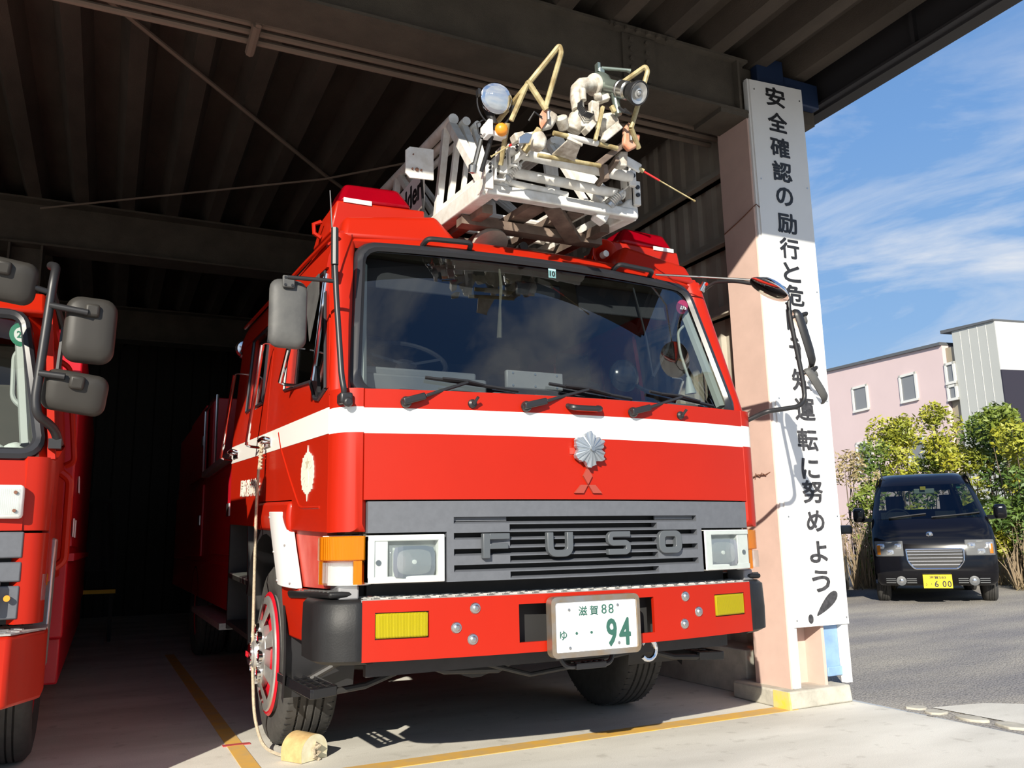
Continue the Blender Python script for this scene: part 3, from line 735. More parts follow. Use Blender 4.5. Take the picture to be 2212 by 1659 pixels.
# --- emblem, badge
b = MB(); n = 72; vs = [(0.012, -.052, 1.502)]
for k in range(n):
    t = 2*PI*k/n; big = (abs(math.cos(3*t)))**.7
    r = .058+.022*big+(.006 if k % 6 < 3 else 0); rid = .016 if k % 4 < 2 else 0.0
    vs.append((0.012+r*.45*math.sin(t), -.042-rid*.4, 1.502+r*.45*math.cos(t)))
for k in range(n):
    t = 2*PI*k/n; big = (abs(math.cos(3*t)))**.7; r = .060+.024*big+(.005 if k % 6 < 3 else 0)
    vs.append((0.012+r*math.sin(t), -.030-(.010 if k % 4 < 2 else 0), 1.502+r*math.cos(t)))
for k in range(n):
    x, y_, z = vs[1+n+k]; vs.append((x, -.012, z))
fs = [(0, 1+k, 1+(k+1) % n) for k in range(n)]
for r_ in range(2): fs += [(1+r_*n+k, 1+r_*n+(k+1) % n, 1+(r_+1)*n+(k+1) % n, 1+(r_+1)*n+k) for k in range(n)]
fs.append(tuple(1+2*n+k for k in range(n)))
b.add(vs, fs); em = b.build('emblem', 'emblem', TR, smooth=0)
b = MB(); b.cyl((.012, -.035, 1.502), (.012, -.062, 1.502), .014, .011); b.cyl((.0, -.012, 1.50), (.0, .005, 1.50), .04); b.build('emblem_boss', 'steel', em)
b = MB()
def rhomb(pts): b.prism(pts, 'y', -.012, .004)
cx, cz, q = .006, 1.335, .044
rhomb([(cx, cz), (cx+q*.56, cz+q*.93), (cx, cz+q*1.86), (cx-q*.56, cz+q*.93)])
for s in (-1, 1): rhomb([(cx+s*.002, cz-.002), (cx+s*q*.86+s*.002, cz-.002), (cx+s*q*1.72, cz-q*.93), (cx+s*q*.6, cz-q*.93)][::s])
b.build('badge', 'badge', TR, smooth=0)
b = MB(); b.bx(-.085, -.052, -.003, .004, 1.48, 1.51); b.build('small_plate', 'red_old', TR, smooth=0)

# --- grille
b = MB()
strip(b, -1.045, 1.045, 1.132, 1.258, -.004, .05, nx=20)
b.fn = None
strip(b, -.70, -.665, .905, 1.132, -.004, .05, nx=2); strip(b, .665, .70, .905, 1.132, -.004, .05, nx=2)
rowsz = [1.190-.0352*k for k in range(8)]        # slot centres: even ones run the full width
rowsz = [1.176, 1.141, 1.106, 1.071, 1.035, 1.0, .965, .93]
sl = .0105
g2 = MB()
def bars(x0, x1, zs_, top, bot):
    edges = [top] + [v for z in zs_ for v in (z+sl, z-sl)] + [bot]
    for k in range(0, len(edges), 2): strip(b, x0, x1, edges[k+1], edges[k], -.004, .05, ch=.009 if k else 0)
b.v, b.f, b.m = [], [], []
strip(b, -1.045, 1.045, 1.187, 1.258, -.004, .05, nx=20)
for s in (-1, 1):
    strip(b, *sorted((s*1.045, s*.70)), 1.122, 1.187, -.004, .05, nx=4)
    strip(b, *sorted((s*.70, s*.668)), .905, 1.187, -.004, .05, nx=2)
    xs = sorted((s*.668, s*.405)); bars(*xs, rowsz[0::2], 1.187, .905)
bars(-.405, .405, rowsz, 1.187, .905)
gr = b.build('grille', 'grille', TR, smooth=30)
b = MB(); strip(b, -1.0, 1.0, .90, 1.25, .055, .02, nx=12); b.build('grille_backing', 'dark', gr)
for s in (-1, 1):
    b = MB(); strip(b, *sorted((s*.66, s*.41)), 1.168, 1.186, .02, .01); b.build('inner_bracket', 'grille', gr)
def stroke(b, pts, wd, y0, y1):
    """flat raised stroke following a polyline in x-z"""
    P = [Vector((x, z)) for x, z in pts]; lf, rt = [], []
    for i, p in enumerate(P):
        d0 = (P[i]-P[i-1]).normalized() if i else (P[1]-P[0]).normalized(); d1 = (P[i+1]-P[i]).normalized() if i < len(P)-1 else d0
        t = (d0+d1).normalized(); n_ = Vector((-t.y, t.x))/max(.5, t.dot(d0)); lf.append(p+n_*wd/2); rt.append(p-n_*wd/2)
    k = len(P); vs = [(q.x, y0, q.y) for q in lf+rt]+[(q.x, y1, q.y) for q in lf+rt]; fs = []
    for i in range(k-1): fs += [(i, i+1, k+i+1, k+i), (2*k+i, 3*k+i, 3*k+i+1, 2*k+i+1), (i, 2*k+i, 2*k+i+1, i+1), (k+i, k+i+1, 3*k+i+1, 3*k+i)]
    fs += [(0, k, 3*k, 2*k), (k-1, 3*k-1, 4*k-1, 2*k-1)]; b.add(vs, fs)
def st3(p, r): return [(v.x, v.y) for v in fillet([(x, z, 0) for x, z in p], r, 6)]
for ch, x0, x1 in (('F', -.545, -.413), ('U', -.232, -.094), ('S', .092, .226), ('O', .400, .538)):
    b = MB(); z0, z1 = 1.002, 1.112; wd = .034; h = wd/2; ym = yF((x0+x1)/2); y0, y1 = ym-.030, ym-.002
    if ch == 'F': stroke(b, [(x0+h, z0), (x0+h, z1)], wd, y0, y1); stroke(b, [(x0+wd*.9, z1-h*.8), (x1, z1-h*.8)], wd*.8, y0, y1); stroke(b, [(x0+wd*.9, z0+.052), (x1-.008, z0+.052)], wd*.7, y0, y1)
    if ch == 'U': stroke(b, st3([(x0+h, z1), (x0+h, z0+h*.8), (x1-h, z0+h*.8), (x1-h, z1)], .035), wd*.95, y0, y1)
    if ch == 'S': stroke(b, st3([(x1-.004, z1-h*.8), (x0+h, z1-h*.8), (x0+h, (z0+z1)/2), (x1-h, (z0+z1)/2), (x1-h, z0+h*.8), (x0+.004, z0+h*.8)], .024), wd*.8, y0, y1)
    if ch == 'O':
        ro, ri = rrect(x1-x0, z1-z0, .036, 5), rrect((x1-x0)*.46, (z1-z0)*.46, .010, 5); n = len(ro); cx, cz = (x0+x1)/2, (z0+z1)/2
        b.add([(cx+x, y0, cz+z) for x, z in ro]+[(cx+x, y0, cz+z) for x, z in ri]+[(cx+x, y1, cz+z) for x, z in ro]+[(cx+x, y1, cz+z) for x, z in ri],
              [(i, (i+1) % n, n+(i+1) % n, n+i) for i in range(n)]+[(i, 2*n+i, 2*n+(i+1) % n, (i+1) % n) for i in range(n)]+[(n+i, n+(i+1) % n, 3*n+(i+1) % n, 3*n+i) for i in range(n)]+[(2*n+i, 3*n+i, 3*n+(i+1) % n, 2*n+(i+1) % n) for i in range(n)])
    b.build('lettering', 'letters', gr, smooth=30, bev=.003)

# --- headlights, indicators, fog lamps
for s in (-1, 1):
    xs = sorted((s*.712, s*1.043)); z0, z1 = .908, 1.112
    b = MB(); X0, X1 = xs
    # frame of four bars + recessed bowl
    for a in ((X0, X1, z1-.026, z1), (X0, X1, z0, z0+.028)): strip(b, *a, -.012, .07, nx=3)
    strip(b, X0, X0+(.028 if s < 0 else .05), z0, z1, -.012, .07, nx=2); strip(b, X1-(.05 if s > 0 else .028) if s > 0 else X1-.05, X1, z0, z1, -.012, .07, nx=2) if False else None
    xo, xi = s*1.043, s*.712
    strip(b, *sorted((xo, xo-s*.085)), z0, z1, -.006, .065, nx=2); strip(b, *sorted((xi, xi+s*.028)), z0, z1, -.012, .07, nx=2)
    hl = b.build('headlight', 'lampwhite', TR, bev=.004)
    cx = s*.845; cz = .995
    b = MB(); strip(b, *sorted((xo-s*.085, xi+s*.028)), z0+.02, z1-.02, .045, .012, nx=3)
    b.build('lamp_backplate', 'lampwhite', hl)
    b = MB(); b.lathe([(.0,.035),(.03,.033),(.055,.02),(.072,.0),(.075,-.006)], (cx, yF(cx)+.0, cz), (0, 1, 0), 20)
    # squared reflector: scale radially
    vs = []
    for x, y_, z in b.v:
        dx, dz = x-cx, z-cz; k = max(abs(dx), abs(dz))/max(1e-6, math.hypot(dx, dz)); k = 1/max(.78, k)
        vs.append((cx+dx*k*1.28, y_, cz+dz*k*.92))
    b.v = vs; b.build('reflector', 'reflector', hl)
    b = MB(); b.lathe([(.0,-.012),(.01,-.010),(.012,.03)], (cx, yF(cx)+.0, cz), (0, 1, 0), 10); b.build('bulb', 'lampwhite', hl)
    b = MB(); b.slab(lambda u, v: (cx+(2*u-1)*.108, yF(cx)-.012+.02*((2*u-1)**4+(2*v-1)**4), cz+(2*v-1)*.073), lambda u, v: (cx+(2*u-1)*.108, yF(cx)+.012, cz+(2*v-1)*.073), 10, 8)
    b.build('inner_lens', 'clear', hl, smooth=60)
    b = MB(); strip(b, *sorted((xo-s*.004, xi+s*.006)), z0+.004, z1-.004, -.018, .004, nx=4); b.build('glass_cover', 'clearglass', hl)
    b = MB(); b.cyl((s*1.0, yF(1)-.007, .995), (s*1.0, yF(1)-.012, .995), .012); b.build('adjuster', 'steel', hl)
    # indicator wrapping round the corner: amber upper, amber and clear lower
    IP = [(1.052,.112),(1.10,.122),(1.15,.145),(1.188,.185),(1.207,.24),(1.210,.31)]
    def ip(u, o=0.0, sh=1.0):
        t = u*(len(IP)-1); i = min(int(t), len(IP)-2); k = t-i; x = IP[i][0]*(1-k)+IP[i+1][0]*k; y_ = IP[i][1]*(1-k)+IP[i+1][1]*k
        return (s*(x-o*.7), y_+o)
    b = MB(); b.slab(lambda u, v: (*ip(u), 1.006+.105*v), lambda u, v: (*ip(u, .035), 1.006+.105*v), 8, 2); ts = b.build('turn_signal', 'amber', TR, smooth=50, bev=.006)
    b = MB(); b.slab(lambda u, v: (*ip(.05+.15*u, .004), .905+.10*v), lambda u, v: (*ip(.05+.15*u, .035), .905+.10*v), 4, 2); b.build('lower_lens', 'amber', ts, smooth=50); b = MB(); b.slab(lambda u, v: (*ip(.78+.2*u, .006), .905+.10*v), lambda u, v: (*ip(.78+.2*u, .035), .905+.10*v), 4, 2)
    b.build('lower_lens', 'amber', ts, smooth=50)
    b = MB(); b.slab(lambda u, v: (*ip(.2+.57*u, -.004), .912+.088*v), lambda u, v: (*ip(.2+.57*u, .03), .912+.088*v), 6, 2); lab(b.build('clear_lens', 'clear', ts, smooth=50), 'clear position lamp lens')
    b = MB(); b.slab(lambda u, v: (*ip(u, .045), .90+.215*v), lambda u, v: (*ip(u, .07), .90+.215*v), 6, 1); b.build('lamp_body', 'lampwhite', ts)
    b = MB(); b.hexa([(s*1.06,.16,.84),(s*1.145,.18,.84),(s*1.145,.34,.84),(s*1.06,.3,.84),(s*1.06,.16,.90),(s*1.145,.19,.90),(s*1.145,.34,.90),(s*1.06,.3,.90)]); b.build('lamp_bracket', 'silver_tank', TR, bev=.008)

# --- bumper
b = MB()
bz0, bz1 = .587, .837
for s in (-1, 1):
    strip(b, *sorted((s*1.058, s*1.005)), bz0, bz1, 0, .02, yB, 2)
    strip(b, *sorted((s*1.005, s*.775)), .785, bz1, 0, .02, yB, 3); strip(b, *sorted((s*1.005, s*.775)), bz0, .673, 0, .02, yB, 3)
    strip(b, *sorted((s*.775, s*.365)), bz0, bz1, 0, .02, yB, 4)
    strip(b, *sorted((s*.365, s*.20)), .795, bz1, 0, .02, yB, 2); strip(b, *sorted((s*.365, s*.20)), bz0, .628, 0, .02, yB, 2)
strip(b, -.20, .20, bz0, bz1, 0, .02, yB, 4)
strip(b, -1.058, 1.058, bz0-.004, bz0+.012, .0, .10, yB, 16)
bp = b.build('bumper', 'red', TR, smooth=30)
b = MB(); b.slab(lambda u, v: ((2*u-1)*1.06, yB((2*u-1)*1.06)+.004+v*.17, bz1+.003+v*.006), lambda u, v: ((2*u-1)*1.06, yB((2*u-1)*1.06)+.006+v*.17, bz1-.012), 20, 1)
lab(b.build('tread_plate', 'tread', bp, smooth=0), 'chequered aluminium tread plate')
b = MB()
rs = random.Random(11)
for i in range(58):       # raised bars of the tread plate
    x = -1.03+i*.0363
    for j in range(4):
        yy = yB(x)+.025+j*.037+(.012 if i % 2 else 0); a = .6 if (i+j) % 2 else -.6
        b.obox((x, yy, bz1+.0055+.001*j), (.036, .011, .006), Matrix.Rotation(a, 3, 'Z'))
q = b.build('tread_bar', 'tread', bp, smooth=0); q['kind'] = 'stuff'
b = MB(); strip(b, -1.03, 1.03, bz1-.01, bz1+.06, .20, .02, yB, 16); b.bx(-1.0, 1.0, .26, .3, .5, .95); b.build('bumper_beam', 'chassis', bp)
for x, z in ((-.569, .787), (-.655, .708), (-.582, .655), (.569, .787), (.655, .708), (.555, .655)):
    b = MB(); b.lathe([(.026,.0),(.022,.006),(.0145,.008),(.0145,.012),(.010,.016),(0,.017)], (x, yB(x), z), (0, -1, 0), 16); b.build('bumper_bolt', 'steel', bp)
CB = [(1.058,.1175),(1.12,.132),(1.175,.160),(1.215,.20),(1.235,.25),(1.238,.32),(1.236,.46)]
for s in (-1, 1):
    def cb(u, o=0.0):
        t = u*(len(CB)-1); i = min(int(t), len(CB)-2); k = t-i
        return (s*(CB[i][0]*(1-k)+CB[i+1][0]*k-o), CB[i][1]*(1-k)+CB[i+1][1]*k+o*.6)
    b = MB(); zz = [.572, .59, .70, .822, .842]; oo = [.03, -.004, -.006, -.002, .02]
    b.slab(lambda u, v: (*cb(u, oo[round(v*4)]), zz[round(v*4)]), lambda u, v: (*cb(u, .06), zz[round(v*4)]), 14, 4)
    b.slab(lambda u, v: (*cb(u, .02+.16*v), .842-.004*v), lambda u, v: (*cb(u, .02+.16*v), .83), 14, 2)
    lab(b.build('corner_cap', 'bumper_black', bp, smooth=50), 'moulded black rubber corner cap')
    b = MB(); cx = s*.89; yy = yB(cx)
    b.slab(lambda u, v: (cx+(2*u-1)*.111, yB(cx+(2*u-1)*.111)-.004, .729+(2*v-1)*.052), lambda u, v: (cx+(2*u-1)*.111, yB(cx+(2*u-1)*.111)+.02, .729+(2*v-1)*.052), 5, 2)
    fl = b.build('fog_lamp', 'yellow', TR, bev=.008, smooth=40)
    b = MB(); b.slab(lambda u, v: (cx+(2*u-1)*.113, yB(cx)+.026+.06*(1-((2*u-1)**2)*.7-((2*v-1)**2)*.3), .729+(2*v-1)*.052), lambda u, v: (cx+(2*u-1)*.113, yB(cx)+.10, .729+(2*v-1)*.052), 10, 5)
    b.build('reflector', 'reflector', fl, smooth=60)
    b = MB(); b.slab(lambda u, v: (cx+(2*u-1)*.116, yB(cx+(2*u-1)*.116)+.012, .729+(2*v-1)*.058), lambda u, v: (cx+(2*u-1)*.116, yB(cx)+.03, .729+(2*v-1)*.058), 3, 1); b.build('fog_lamp_surround', 'black', fl)
for s in (-1, 1):
    b = MB(); b.bx(*sorted((s*.38, s*.18)), .10, .12, .60, .82); b.build('bumper_recess', 'dark', bp, smooth=0)

# --- number plate
NP = [(-.237, .752), (.232, .758), (.232, .487), (-.235, .482)]
b = MB(); yp = -.055; zc = .688
fr0 = rrect(.474, .268, .03); fr1 = rrect(.436, .222, .012)
n = len(fr0)
b.add([(x, yp, zc+z) for x, z in fr0]+[(x, yp-.004, zc+z) for x, z in fr1]+[(x, yp+.05, zc+z) for x, z in fr0]+[(x, yp+.02, zc+z) for x, z in fr1],
      [(i, (i+1) % n, n+(i+1) % n, n+i) for i in range(n)]+[(i, 2*n+i, 2*n+(i+1) % n, (i+1) % n) for i in range(n)]+[(n+i, n+(i+1) % n, 3*n+(i+1) % n, 3*n+i) for i in range(n)]+[tuple(2*n+i for i in range(n))])
lp = b.build('license_plate_frame', 'plate_frame', TR, smooth=30)
b = MB(); b.prism([(x, zc+z) for x, z in rrect(.434, .22, .01)], 'y', yp+.004, yp+.02); pl_ = b.build('license_plate', 'plate', lp, smooth=0)
b = MB(); F = lambda cx, cz: (lambda x, y, z: (cx+x, yp+.003-z, cz+y))
add_text(b, '滋', .07, F(-.072, zc+.067), offset=.0008, extrude=.001, fit=(.046, .043)); add_text(b, '賀', .07, F(-.013, zc+.067), offset=.0008, extrude=.001, fit=(.046, .043))
add_text(b, '8', .06, F(.041, zc+.07), offset=.0002, extrude=.001, fit=(.028, .043)); add_text(b, '8', .06, F(.079, zc+.07), offset=.0002, extrude=.001, fit=(.028, .043))
add_text(b, 'ゆ', .07, F(-.177, zc-.035), offset=.0008, extrude=.001, fit=(.036, .042))
for x in (-.108, -.03): b.cyl((x, yp+.004, zc-.030), (x, yp+.002, zc-.030), .0065, n=14)
add_text(b, '9', .13, F(.078, zc-.036), offset=.0035, extrude=.001, fit=(.05, .118)); add_text(b, '4', .13, F(.150, zc-.036), offset=.0035, extrude=.001, fit=(.058, .118))
b.build('lettering', 'plate_green', lp, smooth=0)
b = MB()
for x, z in ((-.145, .075), (.115, .085), (-.145, -.092), (.115, -.085)): b.lathe([(.008,0),(.007,.004),(0,.005)], (x, yp+.004, zc+z), (0, -1, 0), 10)
b.build('plate_bolt', 'steel', lp)
b = MB(); b.bx(-.2, .2, -.01, .02, .56, .80); b.build('plate_bracket', 'chassis', lp, smooth=0)
# step hoop under the plate
b = MB(); b.tube(fillet([(-.15, .06, .59), (-.13, .04, .50), (.13, .04, .50), (.15, .06, .59)], .06), .012, 8)
hp = b.build('step_hoop', 'black', TR)
b = MB(); b.bx(-.075, .085, .015, .075, .488, .518)
for k in range(5): b.obox((-.06+.03*k, .045, .52), (.022, .05, .008), Matrix.Rotation(.6, 3, 'Z'))
b.build('step_tread', 'black_gloss', hp, bev=.003)
# tow hook
b = MB(); b.tube([(.42+.045*math.cos(t), .16, .53+.05*math.sin(t)) for t in [math.radians(a) for a in range(-140, 150, 24)]], .011, 8); b.build('tow_hook', 'chrome', TR)

# --- cab sides
def side_poly(b, poly, s, o0=0.0, o1=-.03):
    k = len(poly)
    b.add([S(s, y, z, o0) for y, z in poly]+[S(s, y, z, o1) for y, z in poly],
          [tuple(range(k)), tuple(range(2*k-1, k-1, -1))]+[(i, (i+1) % k, k+(i+1) % k, k+i) for i in range(k)])
STz = (1.487, 1.607)
for s in (-1, 1):
    # front door: three painted bands, then the frame round the glass
    b = MB()
    b.cur = 0; side_poly(b, [(.228,1.05),(.93,1.05),(.93,1.20),(1.655,1.20),(1.655,STz[0]),(.228,STz[0])], s)
    b.cur = 1; side_poly(b, [(.228,STz[0]),(1.655,STz[0]),(1.655,STz[1]),(.228,STz[1])], s, .002, -.028)
    b.cur = 0; side_poly(b, [(.228,STz[1]),(1.655,STz[1]),(1.655,1.81),(1.20,1.803),(.66,1.785),(.60,1.76),(.49,1.668),(.41,1.655),(.24,1.70)], s)
    side_poly(b, [(1.20,1.803),(1.655,1.81),(1.70,2.335),(1.24,2.335)], s)
    side_poly(b, [(.24,1.70),(.285,1.70),(.52,2.335),(.455,2.335)], s)
    dr = b.build('front_door', ['red', 'whitep'], TR, smooth=30)
    b = MB(); side_poly(b, [(.27,1.66),(.62,1.66),(1.23,1.79),(1.26,2.34),(.50,2.34)], s, -.022, -.026); b.build('door_glass', 'sideglass', dr, smooth=0)
    b = MB(); b.tube([S(s, *p, .004) for p in ((.29,1.70),(.41,1.665),(.48,1.675),(.60,1.775),(1.21,1.812),(1.25,2.325))], .010, 6); b.tube([S(s, *p, .004) for p in ((1.25,2.325),(.51,2.325),(.285,1.70))], .010, 6); b.build('window_seal', 'seal', dr)
    b = MB(); b.tube([S(s, .525, 1.77, .008), S(s, .46, 2.30, .008)], .011, 8); b.tube([S(s, .56, 1.78, .006), S(s, .52, 2.30, .006)], .007, 6); lab(b.build('division_bar', 'chrome', dr), 'chrome vent window division bar')
    b = MB(); side_poly(b, [(.44,1.67),(.56,1.77),(.50,1.84),(.42,1.70)], s, .006, -.01); b.build('vent_window_corner', 'black', dr, smooth=0)
    b = MB(); side_poly(b, [(.50,2.20),(.60,1.98),(.80,2.26),(.78,2.31),(.54,2.32)], s, .03, .026); b.build('rain_visor', 'clearglass' if False else 'mirror_grey', dr, smooth=0)
    # pressed crease in the door skin
    b = MB(); b.tube([S(s, *p, -.002) for p in ((1.30,1.58),(1.21,1.47),(1.0,1.32),(.80,1.19),(.76,1.168),(.70,1.160),(.36,1.160))], .008, 6); b.build('door_crease', 'red', dr, smooth=80)
    # rear door and cab end
    b = MB()
    b.cur = 0; side_poly(b, [(1.68,1.20),(1.82,1.20),(1.82,1.05),(2.90,1.05),(2.93,STz[0]),(1.68,STz[0])], s)
    b.cur = 1; side_poly(b, [(1.68,STz[0]),(2.93,STz[0]),(2.935,STz[1]),(1.68,STz[1])], s, .002, -.028)
    b.cur = 0; side_poly(b, [(1.68,STz[1]),(2.935,STz[1]),(2.94,1.80),(1.68,1.80)], s)
    side_poly(b, [(1.68,1.80),(1.84,1.80),(1.87,2.335),(1.71,2.335)], s); side_poly(b, [(2.43,1.80),(2.94,1.80),(2.94,2.335),(2.45,2.335)], s)
    d2 = b.build('rear_door', ['red', 'whitep'], TR, smooth=30)
    b = MB(); side_poly(b, [(1.83,1.79),(2.45,1.79),(2.47,2.34),(1.86,2.34)], s, -.022, -.026); b.build('door_glass', 'sideglass', d2, smooth=0)
    b = MB(); b.tube([S(s, *p, .004) for p in ((1.845,1.815),(2.42,1.815),(2.44,2.32),(1.875,2.32),(1.845,1.815))], .011, 6); b.build('window_seal', 'seal', d2)
    for y0, dd in ((1.60, dr), (2.74, d2)):
        b = MB(); b.tube(fillet([S(s, y0-.09, 1.555, -.005), S(s, y0-.08, 1.565, .045), S(s, y0+.06, 1.56, .045), S(s, y0+.07, 1.55, -.005)], .03), .014, 8); b.bar(S(s, y0-.10, 1.54, .004), S(s, y0+.08, 1.54, .004), .012, .05)
        b.build('handle', 'chrome', dd, bev=.004)
    for (ya, za, yb, zb_), dd in (((1.66,2.15,1.88,1.55), dr), ((2.67,2.11,2.95,1.53), d2), ((.86,1.98,.98,1.82), dr)):
        b = MB(); p, q = S(s, ya, za, .075), S(s, yb, zb_, .075)
        b.tube([S(s, ya, za+.01, -.01), S(s, ya, za+.01, .06), p], .006, 6); b.tube([p, q], .013, 10); b.tube([q, S(s, yb, zb_-.01, .05), S(s, yb-.06, zb_-.02, -.005)], .008, 6)
        lab(b.build('grab_bar', 'chrome', dd), 'chrome grab bar')
    # fender box, polished guard strip, front fender with step
    b = MB(); b.slab(lambda u, v: S(s, .93+.89*u, 1.03+.165*v, .012+.012*math.sin(PI*v)), lambda u, v: S(s, .93+.89*u, 1.03+.165*v, -.25), 6, 4)
    fb = b.build('fender_top', 'red', TR, bev=.02, smooth=50)
    b = MB(); G = [(1.315,1.0,1.14),(1.29,.97,1.09),(1.20,.89,.97),(1.12,.81,.87),(1.04,.735,.77)]
    def gs(u, v, o):
        t = v*4; i = min(int(t), 3); k = t-i; yr = G[i][0]*(1-k)+G[i+1][0]*k; yf = G[i][1]*(1-k)+G[i+1][1]*k; z = G[i][2]*(1-k)+G[i+1][2]*k
        return S(s, yr+(yf-yr)*u, z, o+.038+.02*math.sin(PI*u)-(.025*u))
    b.slab(lambda u, v: gs(u, v, 0), lambda u, v: gs(u, v, -.035), 6, 8); gd = b.build('wheel_arch_guard', 'strip_white', fb, smooth=60, bev=.004)
    b = MB()
    for u, v in ((.1,.15),(.85,.5),(.12,.6),(.1,.95),(.85,.95)): b.cyl(gs(u, v, 0), Vector(gs(u, v, 0))+Vector((s*.006, 0, 0)), .006, n=8)
    b.build('rivet', 'steel', fb)['kind'] = 'stuff'
    b = MB(); side_poly(b, [(.33,.80),(1.06,.76),(1.20,.96),(1.32,1.12),(.93,1.06),(.33,1.055)], s, -.03, -.10)
    lab(b.build('inner_fender', 'red_old', TR, smooth=30), 'sun-bleached red inner fender panel')
    b = MB(); b.slab(lambda u, v: S(s, .40+.66*u, .53+.235*v+.01*u-(.03*u if v < .1 else 0), .012-.03*(1-u)**2-.03*(1-v)**2), lambda u, v: S(s, .40+.66*u, .53+.235*v, -.14), 8, 5)
    ff = b.build('front_fender', 'red', TR, bev=.012, smooth=60)
    b = MB(); b.hexa([S(s,.17,.772,.0),S(s,.86,.715,.02),S(s,.86,.715,-.12),S(s,.17,.772,-.12),S(s,.17,.800,.0),S(s,.86,.752,.03),S(s,.86,.752,-.12),S(s,.17,.800,-.12)])
    stp = b.build('fender_step', 'bumper_black', ff, bev=.012)
    b = MB()
    for k in range(9): b.bar(S(s, .20+.07*k, .799-.0048*k, -.0), S(s, .20+.07*k, .799-.0048*k, -.11), .012, .008)
    b.build('step_rib', 'mirror_grey', ff)['kind'] = 'stuff'
    b = MB()   # black arch lip and wheel well
    arc = [(1.55+.56*math.cos(math.radians(a)), .415+.60*math.sin(math.radians(a))) for a in range(20, 205, 12)]
    k = len(arc)
    b.add([S(s, y, z, .005) for y, z in arc]+[S(s, y, z, -.36) for y, z in arc]+[S(s, y+(y-1.55)*.09, z+(z-.45)*.08, .005) for y, z in arc], [(i, i+1, k+i+1, k+i) for i in range(k-1)]+[(i, i+1, 2*k+i+1, 2*k+i) for i in range(k-1)])
    b.build('wheel_arch', 'black', TR, smooth=50, recalc=False)
    # entry steps behind the front wheel
    b = MB(); side_poly(b, [(2.02,.35),(2.88,.35),(2.88,1.05),(2.02,1.05)], s, -.24, -.26); side_poly(b, [(2.86,.33),(2.90,.33),(2.90,1.05),(2.86,1.05)], s, 0, -.24); side_poly(b, [(2.02,.33),(2.06,.33),(2.2,1.05),(2.16,1.05)], s, 0, -.24)
    for z in (.36, .68): b.hexa([S(s,2.05,z,0),S(s,2.88,z,0),S(s,2.88,z,-.24),S(s,2.05,z,-.24),S(s,2.05,z+.03,0),S(s,2.88,z+.03,0),S(s,2.88,z+.03,-.24),S(s,2.05,z+.03,-.24)])
    es = b.build('entry_step', 'chassis', TR)
    b = MB(); b.hexa([S(s,2.10,.71,.002),S(s,2.80,.71,.002),S(s,2.80,.71,-.2),S(s,2.10,.71,-.2),S(s,2.10,.718,.002),S(s,2.80,.718,.002),S(s,2.80,.718,-.2),S(s,2.10,.718,-.2)]); b.hexa([S(s,2.30,.82,-.23),S(s,2.45,.82,-.23),S(s,2.45,.82,-.238),S(s,2.30,.82,-.238),S(s,2.30,1.02,-.23),S(s,2.45,1.02,-.23),S(s,2.45,1.02,-.238),S(s,2.30,1.02,-.238)])
    b.build('step_plate', 'tread', es, smooth=0)
    if s < 0:
        # fire service crest (printed) and lettering
        b = MB(); cy, cz = .598, 1.325; pr = []
        for k in range(48):
            t = 2*PI*k/48; r = .96 + (.10 if k % 6 == 0 else (.03 if k % 2 == 0 else -.03)) + (.22 if k in (12, 36) else 0) - (.1 if k in (0, 24) else 0)
            pr.append((cy-.135*r*math.cos(t), cz+.106*r*math.sin(t)))
        side_poly(b, pr, s, .0035, .001); cr = b.build('crest', 'decal', dr, smooth=0)
        b = MB()
        side_poly(b, [(cy+(.045 if k % 2 == 0 else .018)*math.sin(k*PI/5), cz+.045+(.036 if k % 2 == 0 else .015)*math.cos(k*PI/5)) for k in range(10)], s, .0045, .003)
        for k in range(16):
            if k % 4 == 0: continue
            t = 2*PI*k/16; side_poly(b, [(cy+.055*math.cos(t-.03), cz+.045*math.sin(t-.03)), (cy+.105*math.cos(t), cz+.085*math.sin(t)), (cy+.055*math.cos(t+.03), cz+.045*math.sin(t+.03))], s, .0045, .003)
        b.build('crest_star', 'decal2', dr, smooth=0)
        b = MB(); side_poly(b, [(cy+.036*math.cos(t*PI/10), cz-.025+.04*math.sin(t*PI/10)) for t in range(20)], s, .0050, .003); b.build('crest_centre', 'decal', dr, smooth=0)
        b = MB()
        for i, ch in enumerate('大津市消防局'):
            yc = 1.845+.118*i
            add_text(b, ch, .1, lambda x, y, z: S(s, yc-x, 1.293+y, .003+z), offset=.003, extrude=.001, fit=(.105, .105))
        b.build('lettering', 'decal', d2, smooth=0)

